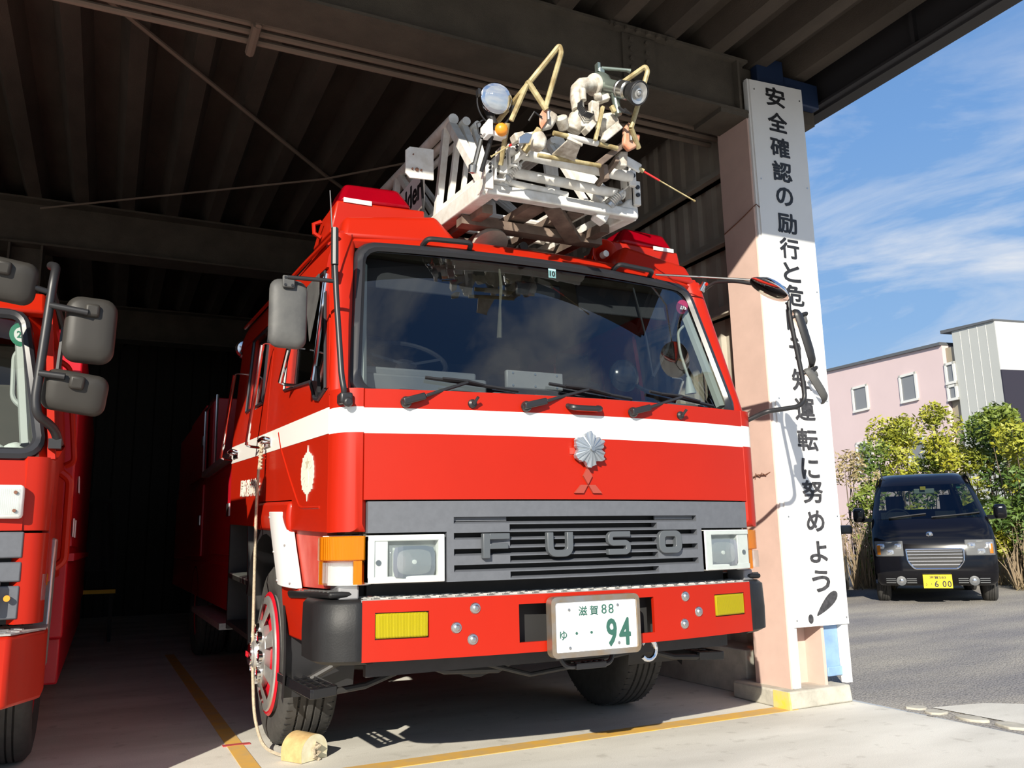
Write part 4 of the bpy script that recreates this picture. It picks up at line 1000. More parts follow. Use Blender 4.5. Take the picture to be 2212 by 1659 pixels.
# --- wheels
def wheel(name, cx, cy, R, wdt, s, rim=.31):
    """s = outer side sign; parts: tyre, rim trim, hub"""
    b = MB(); xo = cx; xi = cx-s*wdt
    pr = []
    grooves = [.22, .40, .60, .78]
    pr += [(rim-.01, 0.03), (rim+.01, .012), (R-.09, -.012), (R-.04, -.004), (R-.012, .018)]
    tr = []
    for k in range(49):
        t = k/48; h = .028+(wdt-.056)*t; r = R
        for g in grooves:
            if abs(t-g) < .022: r = R-.014
        tr.append((r-.006*(2*t-1)**2, h))
    pr += tr; pr += [(R-.012, wdt-.018), (R-.04, wdt+.004), (R-.09, wdt+.012), (rim, wdt)]
    b.lathe([(r, -h*1.0) for r, h in pr], (xo, cy, R), (s, 0, 0), 72)
    return b
def zigzag(b, cx, cy, R, s, x):
    pass
WC = (-1.185, 1.555, .487); R = .487
for s in (-1, 1):
    wl = empty('wheel', None, None, (s*1.185, 1.555, R), parent=None); wl.parent = TR; wl.matrix_parent_inverse = Matrix.Translation(-Vector(TR.location))
    wl.location = (s*1.185, 1.555, R)
    ox = s*1.185
    b = wheel('w', ox, 1.555, R, .28, s)
    # sipes: small slots on the shoulder and centre ribs as raised-edge blocks
    ty = b.build('tyre', 'rubber', None, smooth=30); ty.parent = wl; ty.matrix_parent_inverse = Matrix.Translation(-Vector((s*1.185, 1.555, R)))
    def sub(o, p=wl):
        o.parent = p; o.matrix_parent_inverse = Matrix.Translation(-Vector((s*1.185, 1.555, R))); return o
    b = MB()
    for k in range(64):
        t = 2*PI*k/64
        for h0, h1 in ((.02, .05), (.075, .10), (.125, .155), (.18, .205), (.23, .262)):
            tt = t+(h0*3)
            c_, s_ = math.cos(tt), math.sin(tt); r = R-.0068
            b.obox((ox-s*(h0+h1)/2, 1.555+r*c_, R+r*s_), (h1-h0, .004, .006), Matrix.Rotation(tt+PI/2, 3, 'X'))
    q = sub(b.build('tread_sipe', 'black', None, smooth=0)); q['kind'] = 'stuff'
    b = MB(); b.lathe([(.318,.004),(.335,.012),(.322,.022)], (ox, 1.555, R), (s, 0, 0), 48); lab(sub(b.build('red_rim_line', 'red_deep', None)), 'red painted ring round the rim')
    b = MB(); b.lathe([(.0,-.03),(.14,-.0),(.20,.034),(.262,.020),(.30,-.02),(.30,-.05)], (ox, 1.555, R), (s, 0, 0), 40); sub(b.build('wheel_disc', 'red_deep', None))
    # trim: outer ring, eight windows between broad spokes, centre with chromed nut cups
    b = MB(); b.lathe([(.315,-.03),(.316,.016),(.306,.030),(.280,.038),(.268,.036),(.268,.006)], (ox, 1.555, R), (s, 0, 0), 64)
    for k in range(8):
        t = 2*PI*(k+.5)/8; b.lathe([(.178,.036),(.18,.060),(.225,.049),(.272,.037),(.272,.008)], (ox, 1.555, R), (s, 0, 0), 6, t-.17, t+.17)
    b.lathe([(.180,.03),(.182,.062),(.165,.068),(.09,.078),(.082,.10),(.05,.112),(0,.115)], (ox, 1.555, R), (s, 0, 0), 48)
    tm = sub(b.build('rim_trim', 'alloy', None, smooth=35))
    for k in range(8):
        t = 2*PI*k/8; c_, s_ = math.cos(t), math.sin(t); o_ = (ox, 1.555+.128*c_, R+.128*s_)
        b = MB(); b.lathe([(.036,.06),(.036,.088),(.030,.092),(.026,.080),(.0,.078)], o_, (s, 0, 0), 16); lab(sub(b.build('nut_cup', 'chrome', None, smooth=40)), 'chromed wheel nut cup')
        b = MB(); b.lathe([(.016,.075),(.016,.090),(0,.092)], o_, (s, 0, 0), 6); sub(b.build('wheel_nut', 'red_deep', None, smooth=0))
    b = MB(); b.lathe([(.06,.108),(.062,.118),(.045,.126),(0,.128)], (ox, 1.555, R), (s, 0, 0), 24)
    sub(b.build('hub_cap', 'chrome', None, smooth=40))
    b = MB(); add_text(b, 'FUSO', .05, lambda x, y, z: (ox+s*(.129+z), 1.555-s*-1*x*-1 if s > 0 else 1.555-x, R+y), offset=.001, extrude=.001, fit=(.09, .03)); sub(b.build('lettering', 'red_deep', None, smooth=0))
# rear wheels (dual)
for s in (-1, 1):
    for k in range(2):
        b = wheel('w', s*(1.19-.32*k), 6.0, R, .27, s); o = b.build('rear_tyre', 'rubber', TR, smooth=30)
    b = MB(); b.lathe([(.0,-.1),(.2,-.1),(.3,-.02),(.31,-.05)], (s*1.19, 6.0, R), (s, 0, 0), 24); b.build('rear_wheel_disc', 'red_deep', TR)

# --- chassis seen under the bumper
for s in (-1, 1):
    b = MB(); b.bx(s*.38-.04, s*.38+.04, .3, 8.5, .62, .86); b.build('chassis_rail', 'chassis', TR, smooth=0)
b = MB(); b.cyl((-.95, 1.555, .46), (.95, 1.555, .46), .06); b.tube([(-.9, 1.35, .42), (-.3, 1.3, .38), (.3, 1.3, .38), (.9, 1.35, .42)], .025); b.bx(-.3, .3, .8, 2.4, .45, 1.05)
b.lathe([(.0,-.1),(.1,-.1),(.13,0),(.1,.1),(0,.1)], (.10, 1.5, .42), (0, 1, 0), 16); b.build('front_axle', 'chassis', TR)
b = MB(); b.lathe([(0,0),(.17,.01),(.17,.05),(0,.06)], (-.20, .9, .52), (0, 1, 0), 20)
b.tube([(-.75, .7, .55), (-.5, .6, .45), (-.2, .62, .43), (.02, .65, .52)], .02); b.tube([(-.6, .5, .56), (-.05, .55, .40), (.2, .55, .42), (.9, .6, .5)], .012); b.bx(-.1, .6, .9, 1.1, .40, .46); b.bx(-.7, -.45, .5, .9, .5, .6)
b.build('engine_underside', 'chassis', TR)
# outrigger foot steps hung under the fenders
for s in (-1, 1):
    b = MB()
    P4 = [(1.21,1.16),(1.175,.52),(1.05,.58),(1.09,1.20)]; z = .42
    for i in range(4):
        p, q = P4[i], P4[(i+1) % 4]; b.bar((s*p[0], p[1], z-.012), (s*q[0], q[1], z-.012), .014, .045)
    for i in range(6):
        t = (i+.5)/6; p = Vector((P4[0][0]+(P4[1][0]-P4[0][0])*t, P4[0][1]+(P4[1][1]-P4[0][1])*t, z)); q = Vector((P4[3][0]+(P4[2][0]-P4[3][0])*t, P4[3][1]+(P4[2][1]-P4[3][1])*t, z))
        p.x *= s; q.x *= s; b.bar(p, q, .012, .014)
    for t in (0, .35, .7, 1):
        p = Vector((P4[0][0]+(P4[3][0]-P4[0][0])*t, P4[0][1]+(P4[3][1]-P4[0][1])*t, z)); q = Vector((P4[1][0]+(P4[2][0]-P4[1][0])*t, P4[1][1]+(P4[2][1]-P4[1][1])*t, z)); p.x *= s; q.x *= s
        b.bar(p, q, .012, .014)
    fs_ = b.build('foot_step', 'black_gloss', TR, bev=.003)
    b = MB(); b.tube([(s*1.10, .58, .40), (s*.9, .62, .41), (s*.4, .7, .55)], .016); b.tube([(s*1.12, .95, .40), (s*.98, .9, .48), (s*.9, .62, .58)], .018); b.build('step_arm', 'chassis', fs_)

# --- mirrors on the driver's side (left in the picture)
def shell(b, c, ux, uz, un, w_, h_, dep, n=12, bul=.4, taper=0.0):
    """rounded mirror shell: back bulges along un"""
    c, ux, uz, un = (Vector(v) for v in (c, ux, uz, un))
    rr = rrect(w_, h_, min(w_, h_)*.28, 5); k = len(rr)
    prof = ((1.0, 0), (1.02, dep*.25), (.97, dep*.6), (.84, dep*.86), (.55, dep*.98), (.25, dep))
    vs = []
    for sc, d in prof:
        for x, z in rr:
            f_ = 1-taper*(z/h_+.5); vs.append(c+ux*(x*sc*f_)+uz*(z*sc)+un*d)
    fs = [(i*k+j, i*k+(j+1) % k, (i+1)*k+(j+1) % k, (i+1)*k+j) for i in range(len(prof)-1) for j in range(k)]
    fs += [tuple(range(k)), tuple((len(prof)-1)*k+j for j in range(k))]
    b.add(vs, fs)
def facegl(b, c, ux, uz, un, w_, h_, off):
    c, ux, uz, un = (Vector(v) for v in (c, ux, uz, un)); rr = rrect(w_, h_, min(w_, h_)*.25, 5)
    b.add([c+ux*x+uz*z-un*off for x, z in rr], [tuple(range(len(rr)))])
b = MB(); pole = [(-1.150, .115, 1.710), (-1.158, .095, 1.745), (-1.168, .105, 1.81), (-1.185, .16, 2.20), (-1.19, .18, 2.38), (-1.19, .19, 2.52)]
b.tube(fillet(pole, .04), .0135, 10); b.tube([(-1.188, .17, 2.262), (-1.30, .18, 2.262), (-1.40, .19, 2.262)], .010, 8)
mr = b.build('mirror_bracket', 'black', TR, smooth=50)
b = MB(); b.tube([(-1.192, .17, 2.34), (-1.192, .18, 2.52)], .0175, 8); b.build('rubber_sleeve', 'black', mr)
b = MB(); b.bx(-1.175, -1.118, .085, .16, 1.685, 1.735); b.cyl((-1.142, .10, 1.69), (-1.142, .07, 1.69), .022); b.build('pivot_block', 'black', mr, bev=.01)
b = MB(); shell(b, (-1.385, .25, 2.105), (1, 0, -.02), (0, 0, 1), (.10, -1, 0), .165, .315, .045); ms = b.build('mirror_shell', 'mirror_grey', mr, smooth=60)
b = MB(); b.bx(-1.42, -1.365, .188, .205, 2.215, 2.272)
b.build('mirror_clamp', 'mirror_grey', mr, bev=.006)
b = MB()
for x in (-1.408, -1.377):
    for z in (2.226, 2.260): b.cyl((x, .19, z), (x, .185, z), .006, n=8)
b.build('clamp_screw', 'black', mr)['kind'] = 'stuff'
b = MB(); facegl(b, (-1.385, .25, 2.105), (1, 0, -.02), (0, 0, 1), (.10, -1, 0), .155, .30, .002); b.build('mirror_glass', 'mirror', mr, smooth=0)
b = MB(); b.tube([(-1.155, .33, 2.37), (-1.165, .31, 2.42), (-1.205, .24, 2.73)], [.006, .005, .0025], 6); b.cyl((-1.15, .34, 2.33), (-1.155, .33, 2.40), .016); b.build('whip_antenna', 'steel', TR)

# --- mirrors on the passenger side
b = MB()
low = [(1.13, .19, 1.70), (1.20, .10, 1.745), (1.22, .06, 1.758), (1.40, .0, 1.785), (1.45, .0, 1.83), (1.445, .0, 1.95), (1.392, .0, 2.28), (1.385, .0, 2.36), (1.395, .0, 2.42), (1.36, .0, 2.47), (1.33, .0, 2.475)]
b.tube(fillet(low, .05), .0135, 10)
b.tube(fillet([(1.14, .43, 2.56), (1.16, .36, 2.59), (1.19, .22, 2.56), (1.31, .0, 2.47), (1.36, .0, 2.46)], .04), .011, 8)
mr = b.build('mirror_bracket', 'black', TR, smooth=50)
b = MB(); b.tube([(.74, yW(.72, 2.575)-.02, 2.59), (1.0, .28, 2.58), (1.27, .02, 2.51)], .006, 6); b.build('stay_rod', 'steel', mr)
b = MB(); b.lathe([(.0,.0),(.025,.01),(.03,.03),(.0,.05)], (1.12, .20, 1.68), (1, -.3, 0), 12); b.cyl((1.12, .44, 2.55), (1.14, .42, 2.60), .02); b.build('pivot_block', 'chrome', mr)
un = Vector((.35, -.25, .75)).normalized(); dn = -un
b = MB(); ax = Vector((.47, -.28, .82)).normalized()
b.lathe([(0, .045), (.05, .040), (.09, .024), (.119, .0), (.124, -.005), (.121, -.010)], (1.258, .0, 2.455), ax, 36); b.build('round_mirror_shell', 'chrome', mr, smooth=60)
b = MB(); b.lathe([(.122, -.010), (.118, -.012), (.085, -.021), (.045, -.027), (0, -.029)], (1.258, .0, 2.455), ax, 36); lab(b.build('round_mirror_glass', 'mirror', mr, smooth=60), 'convex round mirror glass')
for c, w_, h_, tilt, mt, arm in (((1.495, .04, 2.185), .19, .34, .0, 'black', (1.40, .0, 2.30)), ((1.555, .04, 1.91), .17, .22, .8, 'mirror_grey', (1.448, .0, 1.975))):
    b = MB()
    ux = Vector((.66, .75, 0)).normalized(); uz = Vector((.26+tilt*.55, -.03, -1.0)).normalized(); uz = -uz; nn_ = ux.cross(uz).normalized()
    if nn_.x < 0: nn_ = -nn_
    shell(b, c, ux, uz, nn_, w_, h_, .05); ms = b.build('mirror_shell', mt, mr, smooth=60)
    b = MB(); facegl(b, c, ux, uz, nn_, w_*.93, h_*.93, .002); b.build('mirror_glass', 'mirror', mr, smooth=0)
    top = Vector(c)+uz*(h_*.36)+nn_*.055
    b = MB(); b.tube(fillet([arm, (arm[0]+.03, arm[1]-.02, arm[2]+.012), top+Vector((0, -.03, .02)), top], .02), .009, 8); b.build('mirror_arm', 'black', mr)
    b = MB(); shell(b, top+Vector((0, .0, -.01))-nn_*.02, ux, uz, nn_, .06, .07, .035); b.build('mirror_clamp', 'mirror_grey', mr)

# --- cab interior behind the glass
b = MB()
b.slab(lambda u, v: ((2*u-1)*1.08, yW((2*u-1)*1.0, 1.75)+.06+.30*v, 1.775+.035*v), lambda u, v: ((2*u-1)*1.08, yW((2*u-1)*1.0, 1.75)+.06+.30*v, 1.70), 14, 2)
b.bx(-1.02, -.36, .34, .55, 1.80, 1.885); b.bx(-1.0, -.40, .38, .60, 1.88, 1.925); b.bx(-.3, 1.02, .40, .60, 1.72, 1.84)
db = b.build('dashboard', 'dash', TR, bev=.012)
b = MB()
for x in (-.85, -.60, -.35, .45, .75): b.slab(lambda u, v: (x+.18*u, yW(x, 1.75)+.10+.035*v, 1.793+.0042*v), lambda u, v: (x+.18*u, yW(x, 1.75)+.10+.035*v, 1.78), 2, 1)
b.build('demister_vent', 'black', db)
b = MB(); b.bx(-.235, .10, .37, .40, 1.86, 1.955)
rd = b.build('radio_unit', 'silver_tank', db, bev=.006)
b = MB()
for x in (-.20, -.07, .06):
    for z in (1.875, 1.94): b.cyl((x, .37, z), (x, .366, z), .006, n=8)
b.build('radio_screw', 'steel', db)['kind'] = 'stuff'
b = MB(); c = Vector((-.69, .62, 2.02)); ax = Vector((0, -.62, .78)).normalized(); e1 = Vector((1, 0, 0)); e2 = ax.cross(e1)
b.tube([c+(e1*math.cos(t)+e2*math.sin(t))*.205 for t in [2*PI*k/40 for k in range(40)]], .0145, 8, closed=True)
for t in (.2, PI-.2, 1.5*PI): b.bar(c+(e1*math.cos(t)+e2*math.sin(t))*.2, c-ax*.03, .03, .014)
b.lathe([(.06,-.04),(.055,0),(0,.01)], c-ax*.02, ax, 16); b.cyl(c-ax*.04, c-ax*.35, .03); b.build('steering_wheel', 'black', TR)
for x in (-.68, .25, .75):
    b = MB(); b.bx(x-.24, x+.24, .85, 1.3, 1.45, 1.60); b.hexa([(x-.23,1.25,1.55),(x+.23,1.25,1.55),(x+.23,1.37,1.55),(x-.23,1.37,1.55),(x-.2,1.36,2.15),(x+.2,1.36,2.15),(x+.2,1.46,2.15),(x-.2,1.46,2.15)]); b.bx(x-.11, x+.11, 1.38, 1.46, 2.17, 2.34)
    b.build('seat', 'seat', TR, bev=.04)
b = MB(); b.bx(-1.15, 1.15, 1.55, 1.6, 1.2, 1.8); b.bx(-1.1, 1.1, .55, 2.9, 2.55, 2.58); b.build('cab_lining', 'cabdark', TR, smooth=0)
for x0, x1 in ((-.95, -.35), (.3, .9)):
    b = MB(); b.hexa([(x0,.50,2.36),(x1,.50,2.36),(x1,.52,2.36),(x0,.52,2.36),(x0,.54,2.53),(x1,.54,2.53),(x1,.56,2.53),(x0,.56,2.53)]); b.build('sun_visor', 'seat', TR, bev=.008)
b = MB(); b.bx(-.12, .16, .47, .49, 2.40, 2.485); b.build('rear_view_mirror', 'black', TR, bev=.012)
b = MB(); b.lathe([(0,-.045),(.04,-.040),(.075,-.02),(.092,.0),(.088,.02),(0,.05)], (.475, .34, 1.965), (0, 1, -.05), 30)
b.tube([(.53, .36, 1.93), (.60, .36, 1.90), (.68, .34, 1.87)], .012); lab(b.build('under_mirror', 'black_gloss', TR, smooth=60), 'round black convex mirror back behind the glass')
b = MB(); b.tube([(.60, .40, 2.50), (.645, .36, 2.2), (.665, .345, 1.98)], .006, 6); b.tube([(.92, .42, 2.42), (.80, .38, 2.15), (.665, .345, 1.97)], .010, 6); b.build('belt_strap', 'black', TR)
b = MB(); b.tube(fillet([(.98, .45, 2.32), (.93, .44, 2.28), (.92, .42, 2.15), (.955, .40, 2.0)], .05), .008, 6); b.lathe([(.012,0),(.03,.08),(.034,.10),(0,.1)], (.955, .40, 2.0), (.1, 0, -1), 12); b.build('map_lamp', 'dash2', TR)
for s in (-1, 1):
    b = MB(); b.tube([(s*1.045, yW(1.04, 1.80)+.05, 1.80), (s*1.02, yW(1.0, 2.1)+.06, 2.1), (s*.985, yW(.98, 2.46)+.07, 2.46)], .028, 6); b.build('pillar_lining', 'dash2', TR)
b = MB(); b.tube([(-.26, .38, 2.50), (-.255, .37, 2.40), (-.262, .375, 2.30), (-.268, .37, 2.20), (-.272, .37, 2.12)], [.006, .010, .007, .012, .014], 6); b.build('charm_cord', 'cabdark', TR)

# --- body behind the cab: lockers, lamps, deck
def SB(y, zb): return zb+.07+.041*y
bd = MB(); 
bd.bx(-1.20, 1.20, 3.05, 9.2, .95, 1.75); bd.bx(-1.18, 1.18, 5.2, 9.2, 1.75, 2.55); bd.bx(-1.20, 1.20, 3.05, 9.2, .60, .95)
body = bd.build('equipment_body', 'red_deep', TR, bev=.01)
for y0, y1, z0, z1 in ((3.15, 4.5, 1.02, 1.70), (5.4, 7.0, 1.80, 2.50), (5.4, 7.0, 1.0, 1.70)):
    b = MB(); b.bx(-1.225, -1.20, y0, y1, z0, z1); lk = b.build('locker_door', 'red_deep', body, bev=.008)
    b = MB(); b.bx(-1.236, -1.222, y0+.1, y0+.24, (z0+z1)/2-.05, (z0+z1)/2+.05); b.build('latch', 'steel', body, bev=.004)
for bb_ in ((-1.26, -1.20, 3.05, 5.2, 1.75, 1.80), (-1.30, -.9, 2.98, 5.1, .50, .545)):
    b = MB(); b.bx(*bb_); b.build('side_deck', 'tread', body)
b = MB(); b.tube([(-1.25, 5.15, 1.80), (-1.25, 5.15, 2.40), (-1.25, 4.2, 2.40), (-1.25, 4.2, 1.80)], .012); b.build('deck_rail', 'steel', body)
b = MB(); b.lathe([(0,-.02),(.06,-.015),(.075,0),(.07,.06),(.0,.10)], (-1.16, 3.25, 2.62), (0, 1, 0), 20); b.cyl((-1.16, 3.30, 2.55), (-1.16, 3.30, 2.2), .012)
b.build('work_lamp', 'reflector', body)
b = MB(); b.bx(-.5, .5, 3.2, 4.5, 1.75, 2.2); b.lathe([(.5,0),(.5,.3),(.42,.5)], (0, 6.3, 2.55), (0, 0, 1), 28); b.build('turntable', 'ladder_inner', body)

# --- ladder bed over the cab, tip drooping to the front
TP = math.tan(math.radians(4.6))
b = MB()
def rail(b, x, w_, z, h, y0, y1):
    """box rail parallel to the ladder axis: z at y=0.12"""
    za, zb_ = z+(y0-.12)*TP, z+(y1-.12)*TP
    b.hexa([(x-w_/2,y0,za),(x+w_/2,y0,za),(x+w_/2,y1,zb_),(x-w_/2,y1,zb_),(x-w_/2,y0,za+h),(x+w_/2,y0,za+h),(x+w_/2,y1,zb_+h),(x-w_/2,y1,zb_+h)])
for s in (-1, 1): rail(b, s*.425, .075, 2.79, .10, .13, 7.2)
ld = b.build('ladder', 'ladder_white', TR, bev=.008)
lab(ld, 'white telescopic ladder lying over the cab')
b = MB()
# front cross bar of the bottom frame and the gusset corners
b.hexa([(-.45,.09,2.785),(.45,.09,2.785),(.45,.17,2.795),(-.45,.17,2.795),(-.45,.10,2.848),(.45,.10,2.848),(.45,.17,2.855),(-.45,.17,2.855)])
b.hexa([(-.465,.11,2.80),(-.30,.10,2.84),(-.30,.17,2.84),(-.465,.2,2.80),(-.465,.12,2.90),(-.40,.11,2.89),(-.40,.17,2.89),(-.465,.2,2.90)])
b.hexa([(.33,.10,2.835),(.465,.11,2.80),(.465,.2,2.80),(.33,.17,2.835),(.40,.11,2.90),(.465,.12,2.93),(.465,.2,2.93),(.40,.17,2.90)])
b.build('front_crossbar', 'ladder_white', ld, bev=.012)
b = MB()
for yy, dz in ((.46, -.055), (.85, -.06), (1.4, -.06), (2.2, -.06), (3.2, -.06)):
    z = 2.79+(yy-.12)*TP+dz
    b.hexa([(-.44,yy,z),(.44,yy,z),(.44,yy+.08,z),(-.44,yy+.08,z),(-.44,yy,z+.05),(.44,yy,z+.05),(.44,yy+.08,z+.05),(-.44,yy+.08,z+.05)])
for xx in (-.1, .12): rail(b, xx, .10, 2.80, .04, .20, 3.0)
b.bar((-.05, .16, 2.80), (.25, .46, 2.76), .09, .03)
rail(b, -.36, .06, 2.755, .05, .3, 3.2); rail(b, .36, .06, 2.755, .05, .3, 3.2)
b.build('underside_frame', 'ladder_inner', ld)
b = MB(); b.lathe([(0,-.02),(.03,-.02),(.035,.0),(.10,.0),(.105,.03),(.0,.03)], (-.24, .56, 2.72), (.1, -.5, -.85), 24); b.build('cable_reel', 'plinth', ld)
b = MB(); b.bx(-.30, -.12, .60, .72, 2.68, 2.78); b.build('reel_bracket', 'ladder_inner', ld, bev=.005)
b = MB()
for x, y, z, l_ in ((-.05,.5,2.70,.5), (.1,.7,2.72,.6), (.28,.6,2.70,.4)): b.cyl((x, y, z), (x, y+l_, z+.03), .025)
b.bx(-.35, .38, 1.0, 1.3, 2.68, 2.80); b.build('ladder_support', 'chassis', ld)
# side trusses, three nested sections each side
TRS = ((.36, .767, 3.538, .032, .415), (.30, .713, 3.510, .026, .365), (.25, .665, 3.478, .020, .31))   # chord x, front end, height, radius, foot x
for s in (-1, 1):
    for i, (x, y0, z, r, xf) in enumerate(TRS):
        b = MB(); y1 = 7.0
        b.cyl((s*x, y0, z), (s*x, y1, z+(y1-y0)*TP*1.0), r, n=14)
        if i: rail(b, s*xf, .05, 2.90+.03*i, .05, .30+.1*i, 6.8)
        tw = r*1.5
        zf = lambda y: 2.885+(y-.12)*TP
        b.bar((s*x, y0+.05, z-.01), (s*xf, .22+.06*i, zf(.2)), tw, tw, up=(1,0,0))
        yy = y0+.12; k = 0
        while yy < 6.6:
            za = z+(yy-y0)*TP-.01
            b.bar((s*x, yy, za), (s*xf, yy+.02, zf(yy+.02)), tw*.85, tw*.85, up=(1,0,0))
            b.bar((s*x, yy+.95, za+.95*TP), (s*xf, yy+.50, zf(yy+.5)), tw*.85, tw*.85, up=(1,0,0)) if k % 2 else b.bar((s*x, yy+.9, za+.9*TP), (s*xf, yy+.15, zf(yy+.15)), tw*.8, tw*.8, up=(1,0,0))
            yy += .95; k += 1
        b.build('side_truss', 'ladder_white', ld, smooth=40)
# name plates on the left truss
b = MB(); ch = [(-.625,3.10),(-.60,3.075),(-.455,3.085),(-.455,3.275),(-.60,3.265),(-.625,3.24)]
b.prism([(x-.02, z+.06) for x, z in ch], 'y', .80, .81); np_ = b.build('marker_plate', 'ladder_white', ld, smooth=0)
b = MB()
for x, z, r in ((-.605, 3.19, .006), (-.578, 3.19, .011), (-.552, 3.19, .006), (-.60, 3.28, .004)): b.cyl((x, .80, z), (x, .792, z), r, n=8)
b.build('plate_bolt', 'rust', ld)
b = MB(); b.bx(-.48, -.465, .98, 1.55, 3.06, 3.30); b.build('name_board', 'signwhite', ld, smooth=0)
b = MB(); add_text(b, 'Ladder', .2, lambda x, y, z: (-.4815-z, 1.26-x, 3.19+y), offset=.004, extrude=.0012, fit=(.52, .14)); b.build('lettering', 'ink', ld, smooth=0)
b = MB(); b.tube(fillet([(-.48,1.0,3.25),(-.5,.93,3.15),(-.5,.9,2.98)], .05), .008, 6); b.lathe([(0,0),(.02,.01),(.02,.03),(0,.04)], (-.49, .90, 2.98), (-1, 0, 0), 10); b.build('cable', 'black', ld)

# rungs seen between the rails at the tip
b = MB()
for (x0, x1, y, z, r) in ((-.37, .36, .02, 2.995, .030), (-.37, .36, .10, 2.925, .027), (-.35, .02, .12, 2.875, .018)): b.cyl((x0, y, z), (x1, y, z-.012), r, n=16)
for k in range(9): b.cyl((-.35, .35+.33*k, 2.90+.33*k*TP), (.35, .35+.33*k, 2.90+.33*k*TP), .018, n=8)
b.build('rung', 'ladder_white', ld, smooth=40)
# sprung buffers at both corners
for x, z in ((-.315, 2.93), (.30, 2.885)):
    b = MB(); p = Vector((x-.03, .12, z-.045)); d = Vector((.62, -.30, .72)).normalized()
    b.lathe([(.034,0),(.034,.02)]+[(.028 if k % 2 else .033, .022+.006*k) for k in range(12)]+[(.03,.10),(.02,.105),(.02,.115),(.009,.118),(.009,.15),(0,.151)], p, d, 16)
    b.build('spring_buffer', 'steel', ld, smooth=25)
    b = MB(); b.obox(p-d*.02+Vector((-.01, .02, -.02)), (.07, .07, .11), Matrix.Rotation(.5, 3, 'Y')); b.build('buffer_bracket', 'ladder_white', ld, bev=.008)
# pulley brackets: a row of white cheeks with a roller on the left, small bolt plates on the right
def cheek_pair(x, z, y, k, plate):
    b = MB()
    if plate: b.bx(x, x+.042*k, y-.012, y+.004, z-.15*k, z); b.bx(x, x+.008, y-.01, y+.05, z-.08*k, z)
    b.lathe([(.022*k,0),(.030*k,0),(.030*k,.03),(.022*k,.03)], (x+.055*k, y+.02, z-.028), (0, 0, 1), 12, PI, 2*PI)
    for dx, w_ in ((.05, .0), (.098, .012)):
        b.hexa([(x+dx*k,y-.02,z-.095*k),(x+dx*k+.009,y-.02,z-.095*k),(x+dx*k+.009,y+.05,z-.085*k),(x+dx*k,y+.05,z-.085*k),(x+dx*k-.012+w_,y-.035,z+.012),(x+dx*k+w_,y-.035,z+.012),(x+dx*k+w_,y+.05,z+.012),(x+dx*k-.012+w_,y+.05,z+.012)])
    b.bx(x+.05*k, x+.105*k, y-.018, y+.0, z-.10*k, z-.088*k); b.cyl((x+.03*k, y+.01, z-.035*k), (x+.11*k, y+.01, z-.035*k), .010, n=10)
    b.build('pulley_bracket', 'ladder_white', ld, bev=.003)
    b = MB()
    for dz in (-.022, -.042, -.062): b.cyl((x+.022*k, y-.011, z+dz*k), (x+.022*k, y-.022, z+dz*k), .007, n=8)
    b.build('bracket_bolt', 'black', ld)['kind'] = 'stuff'
cheek_pair(-.484, 2.935, .05, 1.0, True); cheek_pair(-.412, 3.008, .03, .92, True); cheek_pair(-.365, 3.03, -.02, .85, False)
for x, y, z in ((.365, .02, 3.0), (.445, .10, 2.935)):
    b = MB(); b.bx(x-.02, x+.022, y-.012, y+.015, z-.07, z+.07); b.bx(x-.02, x-.01, y, y+.08, z-.07, z+.05); b.build('bolt_plate', 'ladder_white', ld, bev=.003)
    b = MB()
    for dz in (.03, -.015): b.cyl((x, y-.01, z+dz), (x, y-.022, z+dz), .012, n=8)
    b.build('bracket_bolt', 'black', ld)['kind'] = 'stuff'

# ---- tip frame: cheeks, cross tubes, plates
YT = -.20
def plate(pts, y0, y1, nm, m, bev=.004):
    b = MB(); b.prism([(x, z) for x, z in pts], 'y', y0, y1); return b.build(nm, m, ld, bev=bev)
plate([(.18,3.123),(.207,3.159),(.241,3.102),(.271,3.101),(.265,3.063),(.241,3.024),(.202,3.0),(.167,3.03)], -.215, -.185, 'pivot_cheek', 'orange_rust', .008)
plate([(-.287,3.12),(-.271,3.139),(-.252,3.112),(-.261,3.072),(-.298,3.015),(-.309,3.039),(-.308,3.085)], -.215, -.205, 'pivot_cheek', 'orange_rust')
plate([(-.265,3.145),(-.198,3.117),(-.203,3.089),(-.228,3.046),(-.290,3.02),(-.255,3.078)], -.204, -.16, 'pivot_block', 'tip_white', .012)
for x, z in ((-.266, 3.085), (.205, 3.07)):
    b = MB(); b.tube([(x, -.222, z+.02), (x, -.222, z-.02)], .009, 8); b.build('cheek_slot', 'steel', ld)
b = MB(); b.cyl((-.228, YT, 3.014), (.135, YT, 3.004), .0125, n=12); lab(b.build('tip_cross_tube', 'cream', ld, smooth=40), 'chipped cream cross tube')
b = MB(); b.cyl((-.15, YT, 3.012), (.02, YT, 3.007), .0155, n=12); b.build('tube_sleeve', 'ladder_white', ld, smooth=40)
b = MB(); b.cyl((-.30, -.17, 2.898), (.05, -.17, 2.908), .011, n=12); b.build('tip_cross_tube', 'cream', ld, smooth=40)
b = MB(); b.hexa([(-.2245,-.17,2.912),(-.0986,-.17,2.897),(-.144,-.31,2.909),(-.213,-.31,2.927),(-.2245,-.17,2.920),(-.0986,-.17,2.905),(-.144,-.31,2.917),(-.213,-.31,2.935)]); b.bar((-.216,-.312,2.938), (-.135,-.312,2.917), .010, .016)
b.build('foot_plate', 'tip_white', ld, bev=.003)
plate([(.026,3.016),(.044,3.062),(.123,3.132),(.155,3.105),(.105,3.058),(.053,3.012)], -.235, -.20, 'side_plate', 'tip_white')
